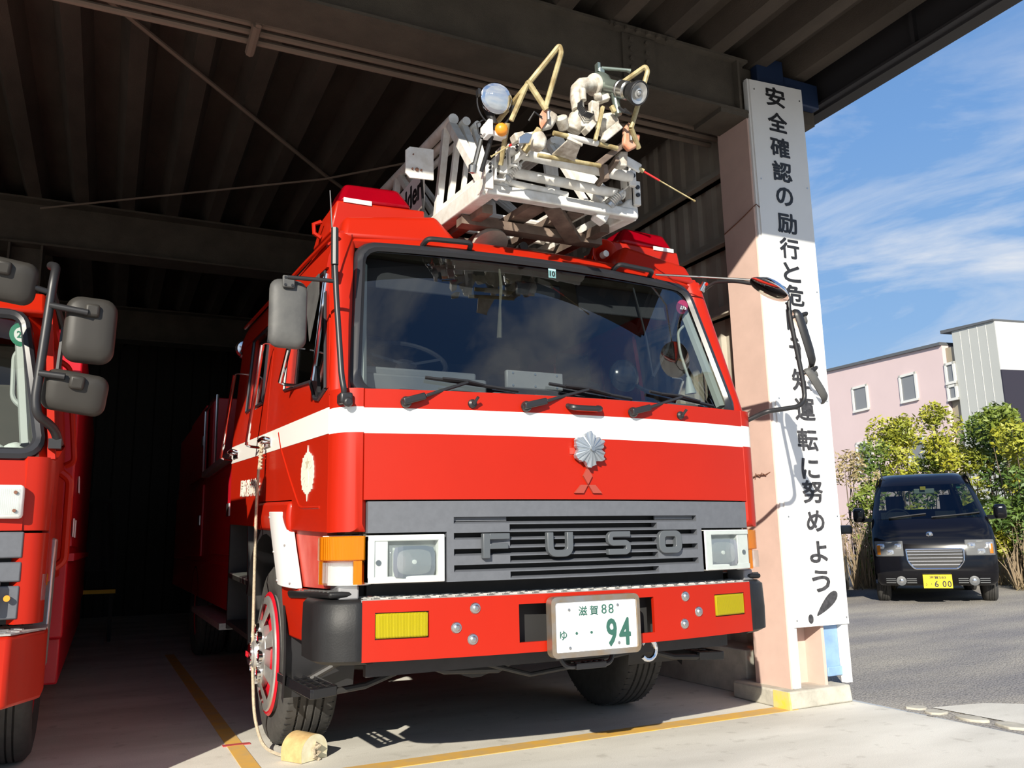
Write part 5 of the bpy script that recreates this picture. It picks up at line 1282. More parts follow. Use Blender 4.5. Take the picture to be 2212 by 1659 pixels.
for p_, q_, a_, c_, m_ in (((.038,-.16,2.914),(.198,-.16,3.055),.03,.032,'ladder_inner'), ((.018,-.2,3.233),(.084,-.22,3.262),.04,.03,'tip_white'), ((-.0,-.2,3.115),(.008,-.2,3.225),.04,.045,'tip_white'), ((.035,-.24,3.189),(-.017,-.24,2.998),.020,.018,'cream'), ((.085,-.24,3.205),(.104,-.24,3.172),.022,.02,'cream'), ((-.075,-.24,3.03),(-.03,-.24,3.085),.05,.03,'tip_white'), ((.12,-.1,2.87),(.11,-.1,2.95),.045,.03,'ladder_inner')):
    b = MB(); b.bar(p_, q_, a_, c_); b.build('tip_bracket', m_, ld, bev=.004)
plate([(.161,2.981),(.196,3.029),(.242,3.037),(.233,2.951),(.192,2.947)], -.14, -.09, 'tip_bracket', 'tip_white', .006)
plate([(-.334,3.0),(-.286,3.021),(-.256,2.981),(-.273,2.925),(-.332,2.932)], -.20, -.13, 'tip_bracket', 'tip_white', .014)
plate([(-.43,2.985),(-.376,3.007),(-.373,2.97),(-.416,2.943)], -.18, -.12, 'tip_bracket', 'tip_white', .008)
plate([(-.42,2.949),(-.381,2.98),(-.346,2.979),(-.367,2.93),(-.421,2.916)], -.21, -.20, 'tip_bracket', 'steel', .002)
for x, m_ in ((-.30, 'ladder_white'), (.16, 'ladder_inner')):
    b = MB(); b.bar((x, -.16, 2.97), (x*1.2, .12, 2.93), .022, .03); b.build('tip_side_arm', m_, ld, bev=.003)

# tail of gear left of the centre: motor housings, cables
b = MB()
b.lathe([(0,-.05),(.042,-.048),(.048,.03),(.03,.04),(.03,.06),(0,.06)], (-.08, -.17, 3.115), (.35, -.3, .9), 16); b.lathe([(0,-.04),(.026,-.035),(.032,.03),(0,.035)], (-.165, -.18, 3.09), (-.5, -.5, .6), 14)
b.lathe([(0,-.05),(.050,-.05),(.056,0),(.05,.05),(0,.055)], (.112, -.15, 3.154), (.9, -.3, .3), 20); b.lathe([(0,-.04),(.044,-.04),(.05,.0),(.04,.04),(0,.04)], (-.04, -.19, 3.125), (0, -.4, 1), 18)
b.lathe([(0,0),(.016,0),(.019,.035),(0,.04)], (.0, -.22, 3.245), (1, -.3, .2), 12)
b.build('drive_unit', 'tip_white', ld, bev=.006, smooth=40)
b = MB()
for k in range(5):
    a = Vector((-.095+.006*k, YT-.02, 3.19+.006*k)); b.tube([a, a+Vector((-.015, -.02, -.045)), a+Vector((.005, -.03, -.08)), a+Vector((.045, -.03, -.085)), a+Vector((.06, 0, -.05))], .0032, 5)
b.tube([(.10, YT-.08, 3.18), (.12, YT-.10, 3.15), (.16, YT-.09, 3.15), (.15, YT-.06, 3.19)], .008, 6)
b.tube([(-.36, YT, 3.05), (-.34, YT-.02, 3.09), (-.30, YT-.02, 3.07)], .005, 5)
b.build('electric_cable', 'black', ld)
# yellow folding handrails
b = MB(); YH = -.30
def rr(*p): return [Vector(q) for q in p]
b.tube(fillet([(-.45, .05, 3.10), (-.365, -.22, 3.235), (-.235, YH, 3.42), (-.225, YH, 3.385), (-.28, -.22, 3.12)], .012), .013, 8)
b.tube([(-.43, -.15, 3.06), (-.375, -.22, 3.225)], .013, 8); b.tube([(-.373, -.22, 3.245), (-.275, -.22, 3.115)], .015, 8); b.tube([(-.435, -.12, 3.06), (-.42, .0, 2.90)], .013, 8); b.tube([(-.29, -.18, 3.03), (-.35, -.12, 2.93)], .02, 8)
b.build('folding_handrail', 'cream', ld, smooth=40)
b = MB()
b.tube(fillet([(.13, -.10, 3.34), (.262, YH, 3.43), (.275, YH, 3.405), (.19, -.25, 3.10)], .012), .013, 8); b.tube([(.19, -.25, 3.10), (.265, -.2, 3.03)], .014, 8)
b.build('folding_handrail', 'cream', ld, smooth=40)
# water monitor: elbow, flange, barrel, nozzle
b = MB(); d = Vector((.067, -.28, -.185)).normalized(); f0 = Vector((.105, -.125, 3.385))
b.tube([(-.075, -.185, 3.175), (-.078, -.18, 3.24), (-.066, -.17, 3.295), (-.03, -.155, 3.335), (.03, -.14, 3.36), (.075, -.13, 3.378)], [.032, .034, .036, .038, .038, .037], 16)
e_ = Vector((.93, .22, .30)).normalized(); b.lathe([(.052,0),(.056,.004),(.056,.018),(.045,.022)], Vector((.045, -.137, 3.366)), e_, 24)
b.tube([(-.07, -.225, 3.265), (-.07, -.23, 3.205)], [.018, .016], 12)
mo = b.build('water_monitor', 'tip_white', ld, smooth=50)
q = f0-d*.02
b = MB(); b.lathe([(0,-.05),(.05,-.045),(.060,-.02),(.064,.01),(.060,.03),(.050,.045),(.038,.075),(.036,.16),(0,.16)], q, d, 28)
v0 = q+d*.13; b.tube([v0+Vector((0,0,-.02)), v0+Vector((.005,-.0,-.09)), v0+Vector((.01,-.01,-.15))], [.024, .02, .017], 12)
lab(b.build('monitor_barrel', 'bronze', ld, smooth=40), 'greenish bronze barrel of the water monitor')
q = q+d*.03
b = MB(); b.lathe([(.042,.14),(.046,.142),(.046,.15),(.042,.155),(.046,.16),(.046,.20),(.042,.205),(.040,.215)], q, d, 28); b.build('coupling_ring', 'steel', ld, smooth=30)
b = MB(); b.lathe([(.040,.21),(.046,.215),(.047,.245),(.056,.25),(.060,.256),(.060,.272),(.056,.276),(.053,.276),(.051,.25)], q+d*.02, d, 32); lab(b.build('nozzle_ring', 'black', ld, smooth=30), 'black knurled nozzle ring')
b = MB(); b.lathe([(.051,.255),(.051,.272),(.046,.270),(.033,.262),(.028,.258),(.026,.258),(.024,.268),(.016,.272),(.014,.266),(.010,.274),(0,.278)], q+d*.02, d, 28); b.build('nozzle_head', 'alloy', ld, smooth=40)
b = MB(); a = f0+Vector((0, 0, .05)); b.bar(a, a+Vector((.0, 0, .04)), .035, .025); b.tube([a+Vector((.0, -.01, .04)), a+Vector((.12, -.06, .03)), a+Vector((.14, -.065, .026))], [.010, .009, .013], 10); b.bx(a.x-.022, a.x-.006, a.y-.01, a.y+.02, a.z+.02, a.z+.07)
b.build('monitor_lever', 'bronze', ld, smooth=40)
# search light on a bail, orange marker
c = Vector((-.495, -.12, 3.175)); d = Vector((-.12, -1, -.12)).normalized()
b = MB(); b.lathe([(0,-.10),(.03,-.095),(.055,-.06),(.074,-.01),(.078,0),(.078,.012),(.070,.016)], c, d, 32); sl_ = b.build('search_light', 'chrome', ld, smooth=40)
b = MB(); b.lathe([(.069,.012),(.05,.02),(.025,.025),(0,.027)], c, d, 28); b.build('search_light_lens', 'clear', ld, smooth=60)
b = MB(); b.lathe([(.068,.008),(.055,-.03),(.03,-.055),(0,-.06)], c, d, 28); b.build('search_light_reflector', 'reflector', ld, smooth=60)
b = MB(); b.tube([c+Vector((.09*math.cos(t), .02, -.02+.11*math.sin(t))) for t in [math.radians(a) for a in range(170, 371, 12)]], .004, 6)
for s in (-1, 1): b.bx(c.x+s*.088-.008, c.x+s*.088+.008, c.y-.01, c.y+.02, c.z-.03+(.03 if s < 0 else -.02), c.z+.0+(.03 if s < 0 else -.02))
b.tube([c+Vector((0, .02, -.13)), c+Vector((-.01, .05, -.20)), c+Vector((-.03, .12, -.33))], .011, 8); b.cyl(c+Vector((-.02, .06, -.02)), c+Vector((0, .02, -.13)), .02); b.tube([c+Vector((-.05, .04, -.10)), c+Vector((-.08, .05, -.12)), c+Vector((-.07, .05, -.17)), c+Vector((-.03, .05, -.18))], .004, 5)
b.build('search_light_bracket', 'black', ld)
b = MB(); b.lathe([(0,0),(.015,.002),(.028,.012),(.0335,.03),(.030,.045),(.0,.05)], (-.462, -.135, 3.028), (0, 1, 0), 24); b.build('orange_marker', 'orange_ball', ld, smooth=60)
b = MB(); b.bx(-.55, -.43, -.10, -.05, 2.995, 3.045); b.cyl((-.462, -.10, 3.028), (-.462, -.09, 3.028), .036); b.bx(-.54, -.515, -.13, -.06, 2.98, 3.06); b.build('marker_bracket', 'signwhite', ld, bev=.006)
b = MB(); b.tube([(-.545, -.05, 2.99), (-.555, .02, 2.87)], .012, 8); b.lathe([(0,0),(.02,.005),(.022,.04),(0,.06)], (-.56, .03, 2.84), (0, -.3, 1), 12); b.build('marker_post', 'steel', ld)
# spring whips
for a, t, nm in (((.345, -.08, 2.985), (.66, -.13, 2.835), 1), ((-.375, -.12, 2.985), (-.50, -.06, 2.90), -1)):
    a, t = Vector(a), Vector(t); m_ = a.lerp(t, .36)
    b = MB(); b.tube([a, a.lerp(t, .08)], .012, 8); b.tube([m_, t], .004, 6); b.tube([t.lerp(a, .03), t], .006, 6); wq = b.build('feeler_whip', 'cream', ld)
    b = MB(); b.tube([a.lerp(t, .08), m_], .0055, 6); lab(b.build('whip_sleeve', 'whip_red', ld), 'red sleeve of the feeler whip')
    b = MB(); b.bar(a+Vector((-.09*nm, .0, .035)), a+Vector((.01*nm, 0, -.0)), .012, .055); b.build('whip_bracket', 'ladder_white', ld, bev=.006)

# ================================================================== rope and wheel chock
rp_ = fillet([S(-1, 1.62, 1.52, .03), S(-1, 1.62, 1.40, .045), S(-1, 1.60, 1.2, .055), S(-1, 1.56, .8, .06), (-1.285, 1.54, .45), (-1.275, 1.48, .16), (-1.245, 1.36, .03), (-1.19, 1.22, .012), (-1.12, 1.10, .012), (-1.075, 1.04, .03)], .12)
b = MB(); b.tube(rp_, .0085, 6)
p0 = Vector(S(-1, 1.62, 1.52, .03))
for k in range(7): b.tube([p0+Vector((.012*math.sin(k*2.1), .016*math.cos(k*1.7), -.02*k+.02)), p0+Vector((-.014, .0, -.02*k+.005)), p0+Vector((.0, -.016, -.02*k-.01))], .008, 5)
tag(b.build('rope', 'rope'), 'long thin hemp rope hanging from the cab door handle to the wooden wheel chock', 'rope')
wc = empty('wheel_chock', 'short half-round wooden wheel chock lying in front of the tyre, tied to a rope', 'wheel chock', (-1.06, 1.09, 0))
D = Vector((.50, -.87, 0)).normalized(); sd_ = Vector((.87, .50, 0))
b = MB(); pr = [(-.088, 0.002), (.088, 0.002)]+[(.09*math.cos(t), .045+.085*math.sin(t)) for t in [math.radians(a) for a in range(-18, 200, 13)]]
c0 = Vector((-1.075, 1.115, 0))
k = len(pr); b.add([c0+sd_*u+Vector((0, 0, v))-D*.075 for u, v in pr]+[c0+sd_*u*.97+Vector((0, 0, v*.97+.001))+D*.075 for u, v in pr], [tuple(range(k-1, -1, -1))]+[(i, (i+1) % k, k+(i+1) % k, k+i) for i in range(k)])
b.add([c0+sd_*u*.97+Vector((0, 0, v*.97+.001))+D*.075 for u, v in pr], []) if False else None
b.build('log', 'wood', wc, smooth=40)
b = MB(); b.add([c0+sd_*u*.97+Vector((0, 0, v*.97+.001))+D*.0755 for u, v in pr], [tuple(range(k))]); lab(b.build('end_face', 'woodend', wc, smooth=0), 'cream painted end of the chock')
b = MB()
for q in range(5): b.tube([c0+D*.08+sd_*(.01*math.sin(q*2))+Vector((0, 0, .085-.018*q)), c0+D*.092+sd_*(.02*math.cos(q*3))+Vector((0, 0, .075-.018*q)), c0+D*.085+sd_*(-.02+.008*q)+Vector((0, 0, .05-.012*q))], .010, 6)
b.build('rope_knot', 'rope', wc)

# ================================================================== SECOND FIRE ENGINE at the left edge (only its corner is in view)
LX, LY = -2.285, .62
F2 = empty('fire_truck', 'second red fire engine cut off by the left edge, with big grey mirrors', 'fire truck', (-3.3, 1.5, 0))
W2 = 2.06; XC = LX-W2/2
def y2(x): return LY+.05*((x-XC)/(W2/2))**2
def st2(b, x0, x1, z0, z1, off, th, lean=0.0, n=8):
    X = lambda u: x0+(x1-x0)*u
    b.slab(lambda u, v: (X(u), y2(X(u))+off+lean*v, z0+(z1-z0)*v), lambda u, v: (X(u), y2(X(u))+off+th+lean*v, z0+(z1-z0)*v), n, 1)
b = MB(); st2(b, XC-.93, LX-.10, 1.155, 1.43, -.05, .04, .02)
b.build('front_panel', 'red', F2, smooth=30)
for s in (-1, 1):
    b = MB(); xa = XC+s*(W2/2-.10); xb = XC+s*W2/2
    pth = [(xa, y2(LX)-.05), (XC+s*(W2/2-.05), y2(LX)-.045), (XC+s*(W2/2-.012), y2(LX)-.015), (xb, y2(LX)+.06)]
    def cpn(u, o=0):
        t = u*3; i = min(int(t), 2); k = t-i; return (pth[i][0]*(1-k)+pth[i+1][0]*k-s*o, pth[i][1]*(1-k)+pth[i+1][1]*k+o)
    b.slab(lambda u, v: (*cpn(u), 1.155+.29*v), lambda u, v: (*cpn(u, .02), 1.155+.29*v), 8, 1)
    b.slab(lambda u, v: (cpn(u)[0]+s*.0, cpn(u)[1]-.015, .80+.345*v), lambda u, v: (*cpn(u, .04), .80+.345*v), 8, 1)
    b.build('corner_panel', 'red', F2, smooth=50)
    # cab side
    b = MB(); X1, X0 = sorted((xb, xb-s*.03), reverse=True)
    b.prism([(LY+.06,.95),(1.85,.95),(1.85,1.62),(LY+.12,1.44)], 'x', X0, X1); b.prism([(1.55,1.6),(1.85,1.6),(1.85,2.13),(1.58,2.13)], 'x', X0, X1)
    b.prism([(LY+.03,1.44),(LY+.12,1.44),(LY+.31,2.13),(LY+.23,2.13)], 'x', X0, X1); b.prism([(LY+.23,2.08),(1.85,2.08),(1.85,2.18),(LY+.27,2.18)], 'x', X0, X1)
    dr2 = b.build('cab_side', 'red', F2)
    b = MB(); b.prism([(LY+.13,1.46),(1.55,1.62),(1.57,2.08),(LY+.31,2.08)], 'x', xb-s*.02-.002, xb-s*.02+.002); b.build('door_glass', 'sideglass', dr2, smooth=0)
    b = MB(); b.tube(fillet([(xb, 1.70, 1.50), (xb+s*.045, 1.68, 1.52), (xb+s*.045, 1.66, 2.0), (xb, 1.66, 2.03)], .05), .016, 8); b.build('grab_bar', 'red', dr2)
    b = MB(); b.tube(fillet([(xb, 1.3, 1.0), (xb+s*.04, 1.3, 1.03), (xb+s*.04, 1.25, 1.40), (xb, 1.25, 1.43)], .05), .02, 8); b.build('grab_bar', 'red', dr2)
    b = MB(); b.hexa([(xb-s*.06,.90,.60),(xb+s*.012,.86,.60),(xb+s*.012,1.04,.60),(xb-s*.06,1.04,.60),(xb-s*.06,1.02,1.13),(xb+s*.012,1.04,1.13),(xb+s*.012,1.2,1.13),(xb-s*.06,1.2,1.13)]); b.build('arch_plate', 'alloy', dr2, bev=.01)
    b = MB(); b.bx(*sorted((xb-s*.25, xb+s*.01)), 2.25, 2.62, .38, .66); b.build('tread_box', 'tread', F2, bev=.006)
    b = MB(); b.slab(lambda u, v: (*cpn(.62+.3*u, -.004), .885+.10*v), lambda u, v: (*cpn(.62+.3*u, .02), .885+.10*v), 4, 1); lm = b.build('corner_lamp', 'clear', F2, smooth=50)
    b = MB(); b.slab(lambda u, v: (*cpn(.93+.1*min(u, .7), -.004), .94+.045*v), lambda u, v: (*cpn(.93+.07*u, .02), .94+.045*v), 3, 1); b.build('amber_lens', 'amber', lm)
b = MB()
for x0, x1 in ((XC-.93, XC-.6), (XC+.6, LX-.095)):
    pass
for z0, z1 in ((1.05, 1.15), (.96, 1.035), (.82, .945)): st2(b, XC-.935, LX-.09, z0, z1, -.062, .05)
g_ = b.build('grille', 'grille', F2, bev=.006)
b = MB(); st2(b, XC-.93, LX-.09, .80, 1.15, -.01, .02); b.build('grille_backing', 'dark', g_)
for s in (-1, 1):
    xh = XC+s*(W2/2-.20)
    b = MB(); b.bx(xh-.10, xh+.10, y2(xh)-.085, y2(xh)-.03, 1.20, 1.33); ml = b.build('marker_lamp', 'lampwhite', F2, bev=.015)
    b = MB(); b.bx(xh-.085, xh+.085, y2(xh)-.09, y2(xh)-.086, 1.215, 1.315); b.build('lamp_lens', 'clear', ml, bev=.002)
    b = MB()
    for x, z in ((.07, 1.23), (.07, 1.30), (-.07, 1.23), (-.07, 1.30)): b.cyl((xh+x, y2(xh)-.09, z), (xh+x, y2(xh)-.096, z), .007, n=8)
    b.build('lamp_screw', 'rust', ml)['kind'] = 'stuff'
    xh = XC+s*(W2/2-.30)
    b = MB(); b.bx(xh-.14, xh+.14, y2(xh)-.10, y2(xh)-.03, .85, .97); h2 = b.build('headlight', 'lampwhite', F2, bev=.012)
    b = MB(); b.bx(xh-.125, xh+.125, y2(xh)-.106, y2(xh)-.101, .86, .96); b.build('lamp_lens', 'clear', h2)
    b = MB(); b.cyl((XC+s*(W2/2-.13), y2(xh)-.06, .90), (XC+s*(W2/2-.13), y2(xh)-.075, .90), .012); b.build('reflector_dot', 'orange_ball', g_)
# bumper with cut-back corners and a tread plate on top
b = MB(); PB = [(XC-W2/2+.015, LY+.04), (XC-W2/2+.06, LY-.18), (XC+W2/2-.095, LY-.18), (XC+W2/2+.015, LY+.04), (XC+W2/2+.015, LY+.24), (XC-W2/2+.015, LY+.24)]
b.prism(PB, 'z', .515, .77); bm2 = b.build('bumper', 'red', F2, bev=.015)
b = MB(); b.prism([(x*1.0, y_+.012) for x, y_ in PB], 'z', .7715, .778); b.build('tread_plate', 'tread', bm2, smooth=0)
b = MB()
for i in range(34):
    for j in range(5): b.obox((XC-.92+.056*i+(.02 if j % 2 else 0), LY-.145+.055*j, .7795), (.038, .012, .005), Matrix.Rotation(.6 if (i+j) % 2 else -.6, 3, 'Z'))
b.build('tread_bar', 'alloy', bm2, smooth=0)['kind'] = 'stuff'
b = MB(); b.hexa([(LX-.045,LY-.045,.60),(LX-.012,LY+.01,.60),(LX-.016,LY+.015,.60),(LX-.05,LY-.04,.60),(LX-.04,LY-.045,.72),(LX-.005,LY+.01,.72),(LX-.01,LY+.015,.72),(LX-.045,LY-.04,.72)]); b.build('side_reflector', 'clear', bm2, smooth=0)
# windscreen
def wy2(x, z): return y2(x)-.02+(z-1.44)*.30
b = MB(); b.grid(lambda u, v: (XC+(2*u-1)*(.955-.055*v), wy2(XC+(2*u-1)*.93, 1.47+.58*v), 1.47+.58*v), 14, 6); w2 = b.build('windscreen', 'sideglass', F2, smooth=180, recalc=False)
b = MB(); lp2 = []
for (sx_, z, a) in ((1, 2.07, 0), (-1, 2.07, 90), (-1, 1.455, 180), (1, 1.455, 270)):
    r = .07; hw = .955-.055*(z-1.47)/.7
    for k in range(6):
        t = math.radians(a+18*k); lp2.append((XC+sx_*(hw-r+.01)+r*math.cos(t), (z-r if z > 2 else z+r)+r*math.sin(t)))
b.tube([(x, wy2(x, z)-.004, z) for x, z in lp2], .026, 8, closed=True); b.build('windscreen_seal', 'seal', F2)
for s in (-1, 1):
    b = MB(); b.slab(lambda u, v: (XC+s*(.97+.06*u-.05*v), wy2(LX, 1.44+.70*v)-.01+.07*u, 1.44+.70*v), lambda u, v: (XC+s*(.97+.04*u-.05*v), wy2(LX, 1.44+.70*v)+.03+.07*u, 1.44+.70*v), 3, 4); b.build('windscreen_pillar', 'red', F2, smooth=50)
    b = MB(); b.tube([(XC+s*.915, wy2(LX, 1.50)+.05, 1.50), (XC+s*.885, wy2(LX, 2.04)+.05, 2.04)], .028, 6); b.build('pillar_lining', 'dash2', F2)
    b = MB(); b.tube(fillet([(XC+s*.90, wy2(LX, 1.92)+.06, 1.93), (XC+s*.86, wy2(LX, 1.9)+.08, 1.90), (XC+s*.855, wy2(LX, 1.7)+.08, 1.70), (XC+s*.90, wy2(LX, 1.66)+.06, 1.66)], .04), .012, 8); b.build('assist_grip', 'dash2', F2)
b = MB(); b.bx(XC-1.0, XC+1.0, LY+.3, 1.9, 2.14, 2.19); b.slab(lambda u, v: (XC+(2*u-1)*1.0, wy2(XC, 2.08)+.0+.10*v, 2.08+.11*v), lambda u, v: (XC+(2*u-1)*1.0, wy2(XC, 2.08)+.05+.10*v, 2.06+.11*v), 6, 2); b.build('roof', 'red', F2, bev=.015)
b = MB(); b.bx(XC-.98, XC+.98, LY+.1, LY+.45, 1.28, 1.44); b.bx(XC-1.0, XC+1.0, LY+.05, 1.9, .95, 1.0); b.bx(XC-1.0, XC+1.0, 1.85, 1.9, .95, 2.15); b.bx(XC-.9, XC+.9, 1.2, 1.5, 1.0, 2.0); b.build('cab_interior', 'cabdark', F2, smooth=0)
b = MB(); b.lathe([(.052,0),(.052,.002),(0,.002)], (LX-.135, wy2(LX, 1.98)+.008, 1.98), (0, 1, 0), 24); b.build('round_sticker', 'sticker_green', w2, smooth=0)
b = MB(); b.lathe([(.032,0),(.032,.001),(0,.001)], (LX-.135, wy2(LX, 1.98)+.006, 1.98), (0, 1, 0), 24); b.build('sticker_centre', 'signwhite', w2, smooth=0)
b = MB(); add_text(b, '25', .05, lambda x, y, z: (LX-.135+x, wy2(LX, 1.98)+.0045-z, 1.98+y), offset=.001, extrude=.0003, fit=(.04, .03)); b.build('lettering', 'sticker_green', w2, smooth=0)
# mirrors
b = MB(); b.tube(fillet([(LX+.01, LY+.04, 1.50), (LX-.01, LY-.02, 1.56), (LX-.075, LY-.1, 1.60), (LX-.085, LY-.1, 1.66), (LX-.055, LY-.1, 2.15), (LX-.05, LY-.06, 2.22), (LX-.08, LY+.07, 2.26)], .05), .019, 10)
b.tube([(LX-.062, LY-.1, 2.10), (LX-.17, LY-.13, 2.12)], .012, 8); b.tube([(LX-.06, LY-.11, 2.045), (LX+.09, LY-.12, 2.025)], .014, 8); b.tube([(LX-.08, LY-.11, 1.765), (LX+.02, LY-.12, 1.755)], .014, 8); b.tube([(LX-.06, LY-.09, 2.13), (LX-.01, LY+.07, 2.0), (LX-.02, LY+.08, 1.8)], .012, 6); b.bx(LX-.03, LX+.02, LY-.0, LY+.05, 1.48, 1.52)
m2 = b.build('mirror_bracket', 'black', F2, smooth=50)
for c, w_, h_, ty, tl in (((LX+.10, LY-.04, 1.965), .205, .275, .0, 0), ((LX+.06, LY-.04, 1.705), .25, .165, .35, .0), ((LX-.245, LY-.10, 2.135), .26, .17, .4, 0)):
    b = MB(); un_ = Vector((.05, -1, -.0)).normalized(); ux = Vector((1, .05, -.12 if h_ < .2 else -.03)).normalized(); uz = Vector((0, -ty*.6, 1)); uz = (uz-ux*uz.dot(ux)).normalized(); un_ = ux.cross(uz).normalized()
    shell(b, c, ux, uz, un_, w_, h_, .06); b.build('mirror_shell', 'mirror_dark', m2, smooth=60)
    b = MB(); facegl(b, c, ux, uz, un_, w_*.93, h_*.93, .002); b.build('mirror_glass', 'mirror', m2, smooth=0)
    b = MB(); p = Vector(c)+un_*.055+uz*h_*.27; b.obox(p, (.06, .05, .055), Matrix((ux, -un_, uz)).transposed()); b.build('mirror_clamp', 'mirror_dark', m2, bev=.012)
# body, wheels
b = MB(); b.bx(XC-W2/2-.03, LX+.03, 2.1, 7.2, .62, 2.30); b.bx(XC-W2/2-.03, LX+.02, 2.15, 7.0, .38, .62); b2_ = b.build('equipment_body', 'red_deep', F2, bev=.012)
for a_ in ((2.15, 2.3, 1.15, 1.25), (2.5, 2.62, 1.15, 1.25), (2.7, 2.85, 1.42, 1.52)):
    b = MB(); b.bx(LX+.041, LX+.046, *a_); b.build('small_plate', 'strip_white', b2_, smooth=0)
b = MB(); b.bx(LX+.028, LX+.06, 2.1, 6.9, 1.02, 1.06); b.bx(LX+.028, LX+.04, 2.2, 3.4, 1.10, 2.2); b.build('shutter', 'red_deep', b2_)
for s in (-1, 1):
    b = wheel('w', XC+s*(W2/2-.07), 1.85, .43, .22, s, .26); b.build('tyre', 'rubber', F2, smooth=30)
    b = MB(); b.lathe([(0,-.03),(.15,-.03),(.24,-.01),(.25,-.05)], (XC+s*(W2/2-.07), 1.85, .43), (s, 0, 0), 24); b.build('wheel_disc', 'red_deep', F2)
    b = wheel('w', XC+s*(W2/2-.07), 5.4, .43, .42, s, .26); b.build('rear_tyre', 'rubber', F2, smooth=30)
b = MB(); b.bx(XC-.7, XC+.7, .7, 6.5, .45, .9); b.build('chassis', 'chassis', F2)
b = MB(); vs = []; rs = random.Random(5)
b.lathe([(0,.0),(.05,.0),(.07,.03),(.06,.06),(.03,.085),(0,.09)], (LX-.17, LY+.22, 1.468), (0, 0, 1), 14); b.lathe([(0,0),(.04,.01),(.05,.04),(.03,.075),(0,.08)], (LX-.25, LY+.20, 1.468), (.2, 0, 1), 12); b.lathe([(0,0),(.03,.01),(.035,.05),(0,.08)], (LX-.12, LY+.19, 1.475), (.7, 0, .8), 10)
# this cab stands a little taller than first drawn: stretch everything above the wheels
def tall(o):
    for c in o.children:
        if c.type == 'MESH' and 'tyre' not in c.name and 'wheel' not in c.name:
            for v in c.data.vertices:
                v.co.z = 1.07+(v.co.z-1.07)*1.075
                if 'body' not in c.name and 'mirror' not in c.name: v.co.x -= (v.co.x-XC)*.10*max(0, v.co.z-1.5)   # sides lean in above the sill
        tall(c)
tall(F2)
tag(b.build('cotton_gloves', 'cloth', smooth=60, sub=1), 'bundle of white cotton gloves on the dashboard of the fire engine at the left edge', 'gloves')

# ================================================================== dim things at the back of the garage
bn = empty('bench', 'low dark bench with a yellow front edge far back between the two trucks', 'bench', (-2.15, 8.2, 0))
b = MB(); b.bx(-2.5, -1.92, 8.0, 8.5, .57, .61); b.build('top', 'coat', bn)
b = MB(); b.bx(-2.5, -1.92, 7.985, 8.0, .565, .612); lab(b.build('front_edge', 'yellow_bar', bn, smooth=0), 'yellow front edge of the bench')
for x in (-2.46, -1.96): 
    for y in (8.04, 8.46):
        b = MB(); b.bx(x-.02, x+.02, y-.02, y+.02, 0, .57); b.build('leg', 'coat', bn)
b = MB()
def coat(u, v): 
    x = -2.13+(u-.5)*(.34-.10*v); return (x, 8.35-.08*math.sin(PI*u)+.02*math.sin(u*19+v*3), .82+.85*v)
b.slab(coat, lambda u, v: (coat(u, v)[0], 8.40+.05*math.sin(PI*u), coat(u, v)[2]), 16, 6)
ct = b.build('turnout_coat', 'coat', smooth=60); tag(ct, 'dark coat hanging in the gloom above the yellow edged bench', 'coat')
b = MB(); b.bx(-2.35, -1.9, 8.42, 8.5, 1.68, 1.72); b.bx(-2.33, -2.29, 8.44, 8.48, .6, 1.7); b.bx(-1.96, -1.92, 8.44, 8.48, .6, 1.7); tag(b.build('coat_rail', 'coat'), 'dark rail on posts that the dark coat hangs from', 'rail')
b = MB(); b.lathe([(.14,0),(.125,.01),(.11,.05),(.09,.10),(.05,.135),(0,.145)], (-2.42, 8.2, .612), (0, 0, 1), 20); tag(b.build('helmet', 'silver_tank', smooth=50), 'round helmet resting on the left end of the dark bench', 'helmet')

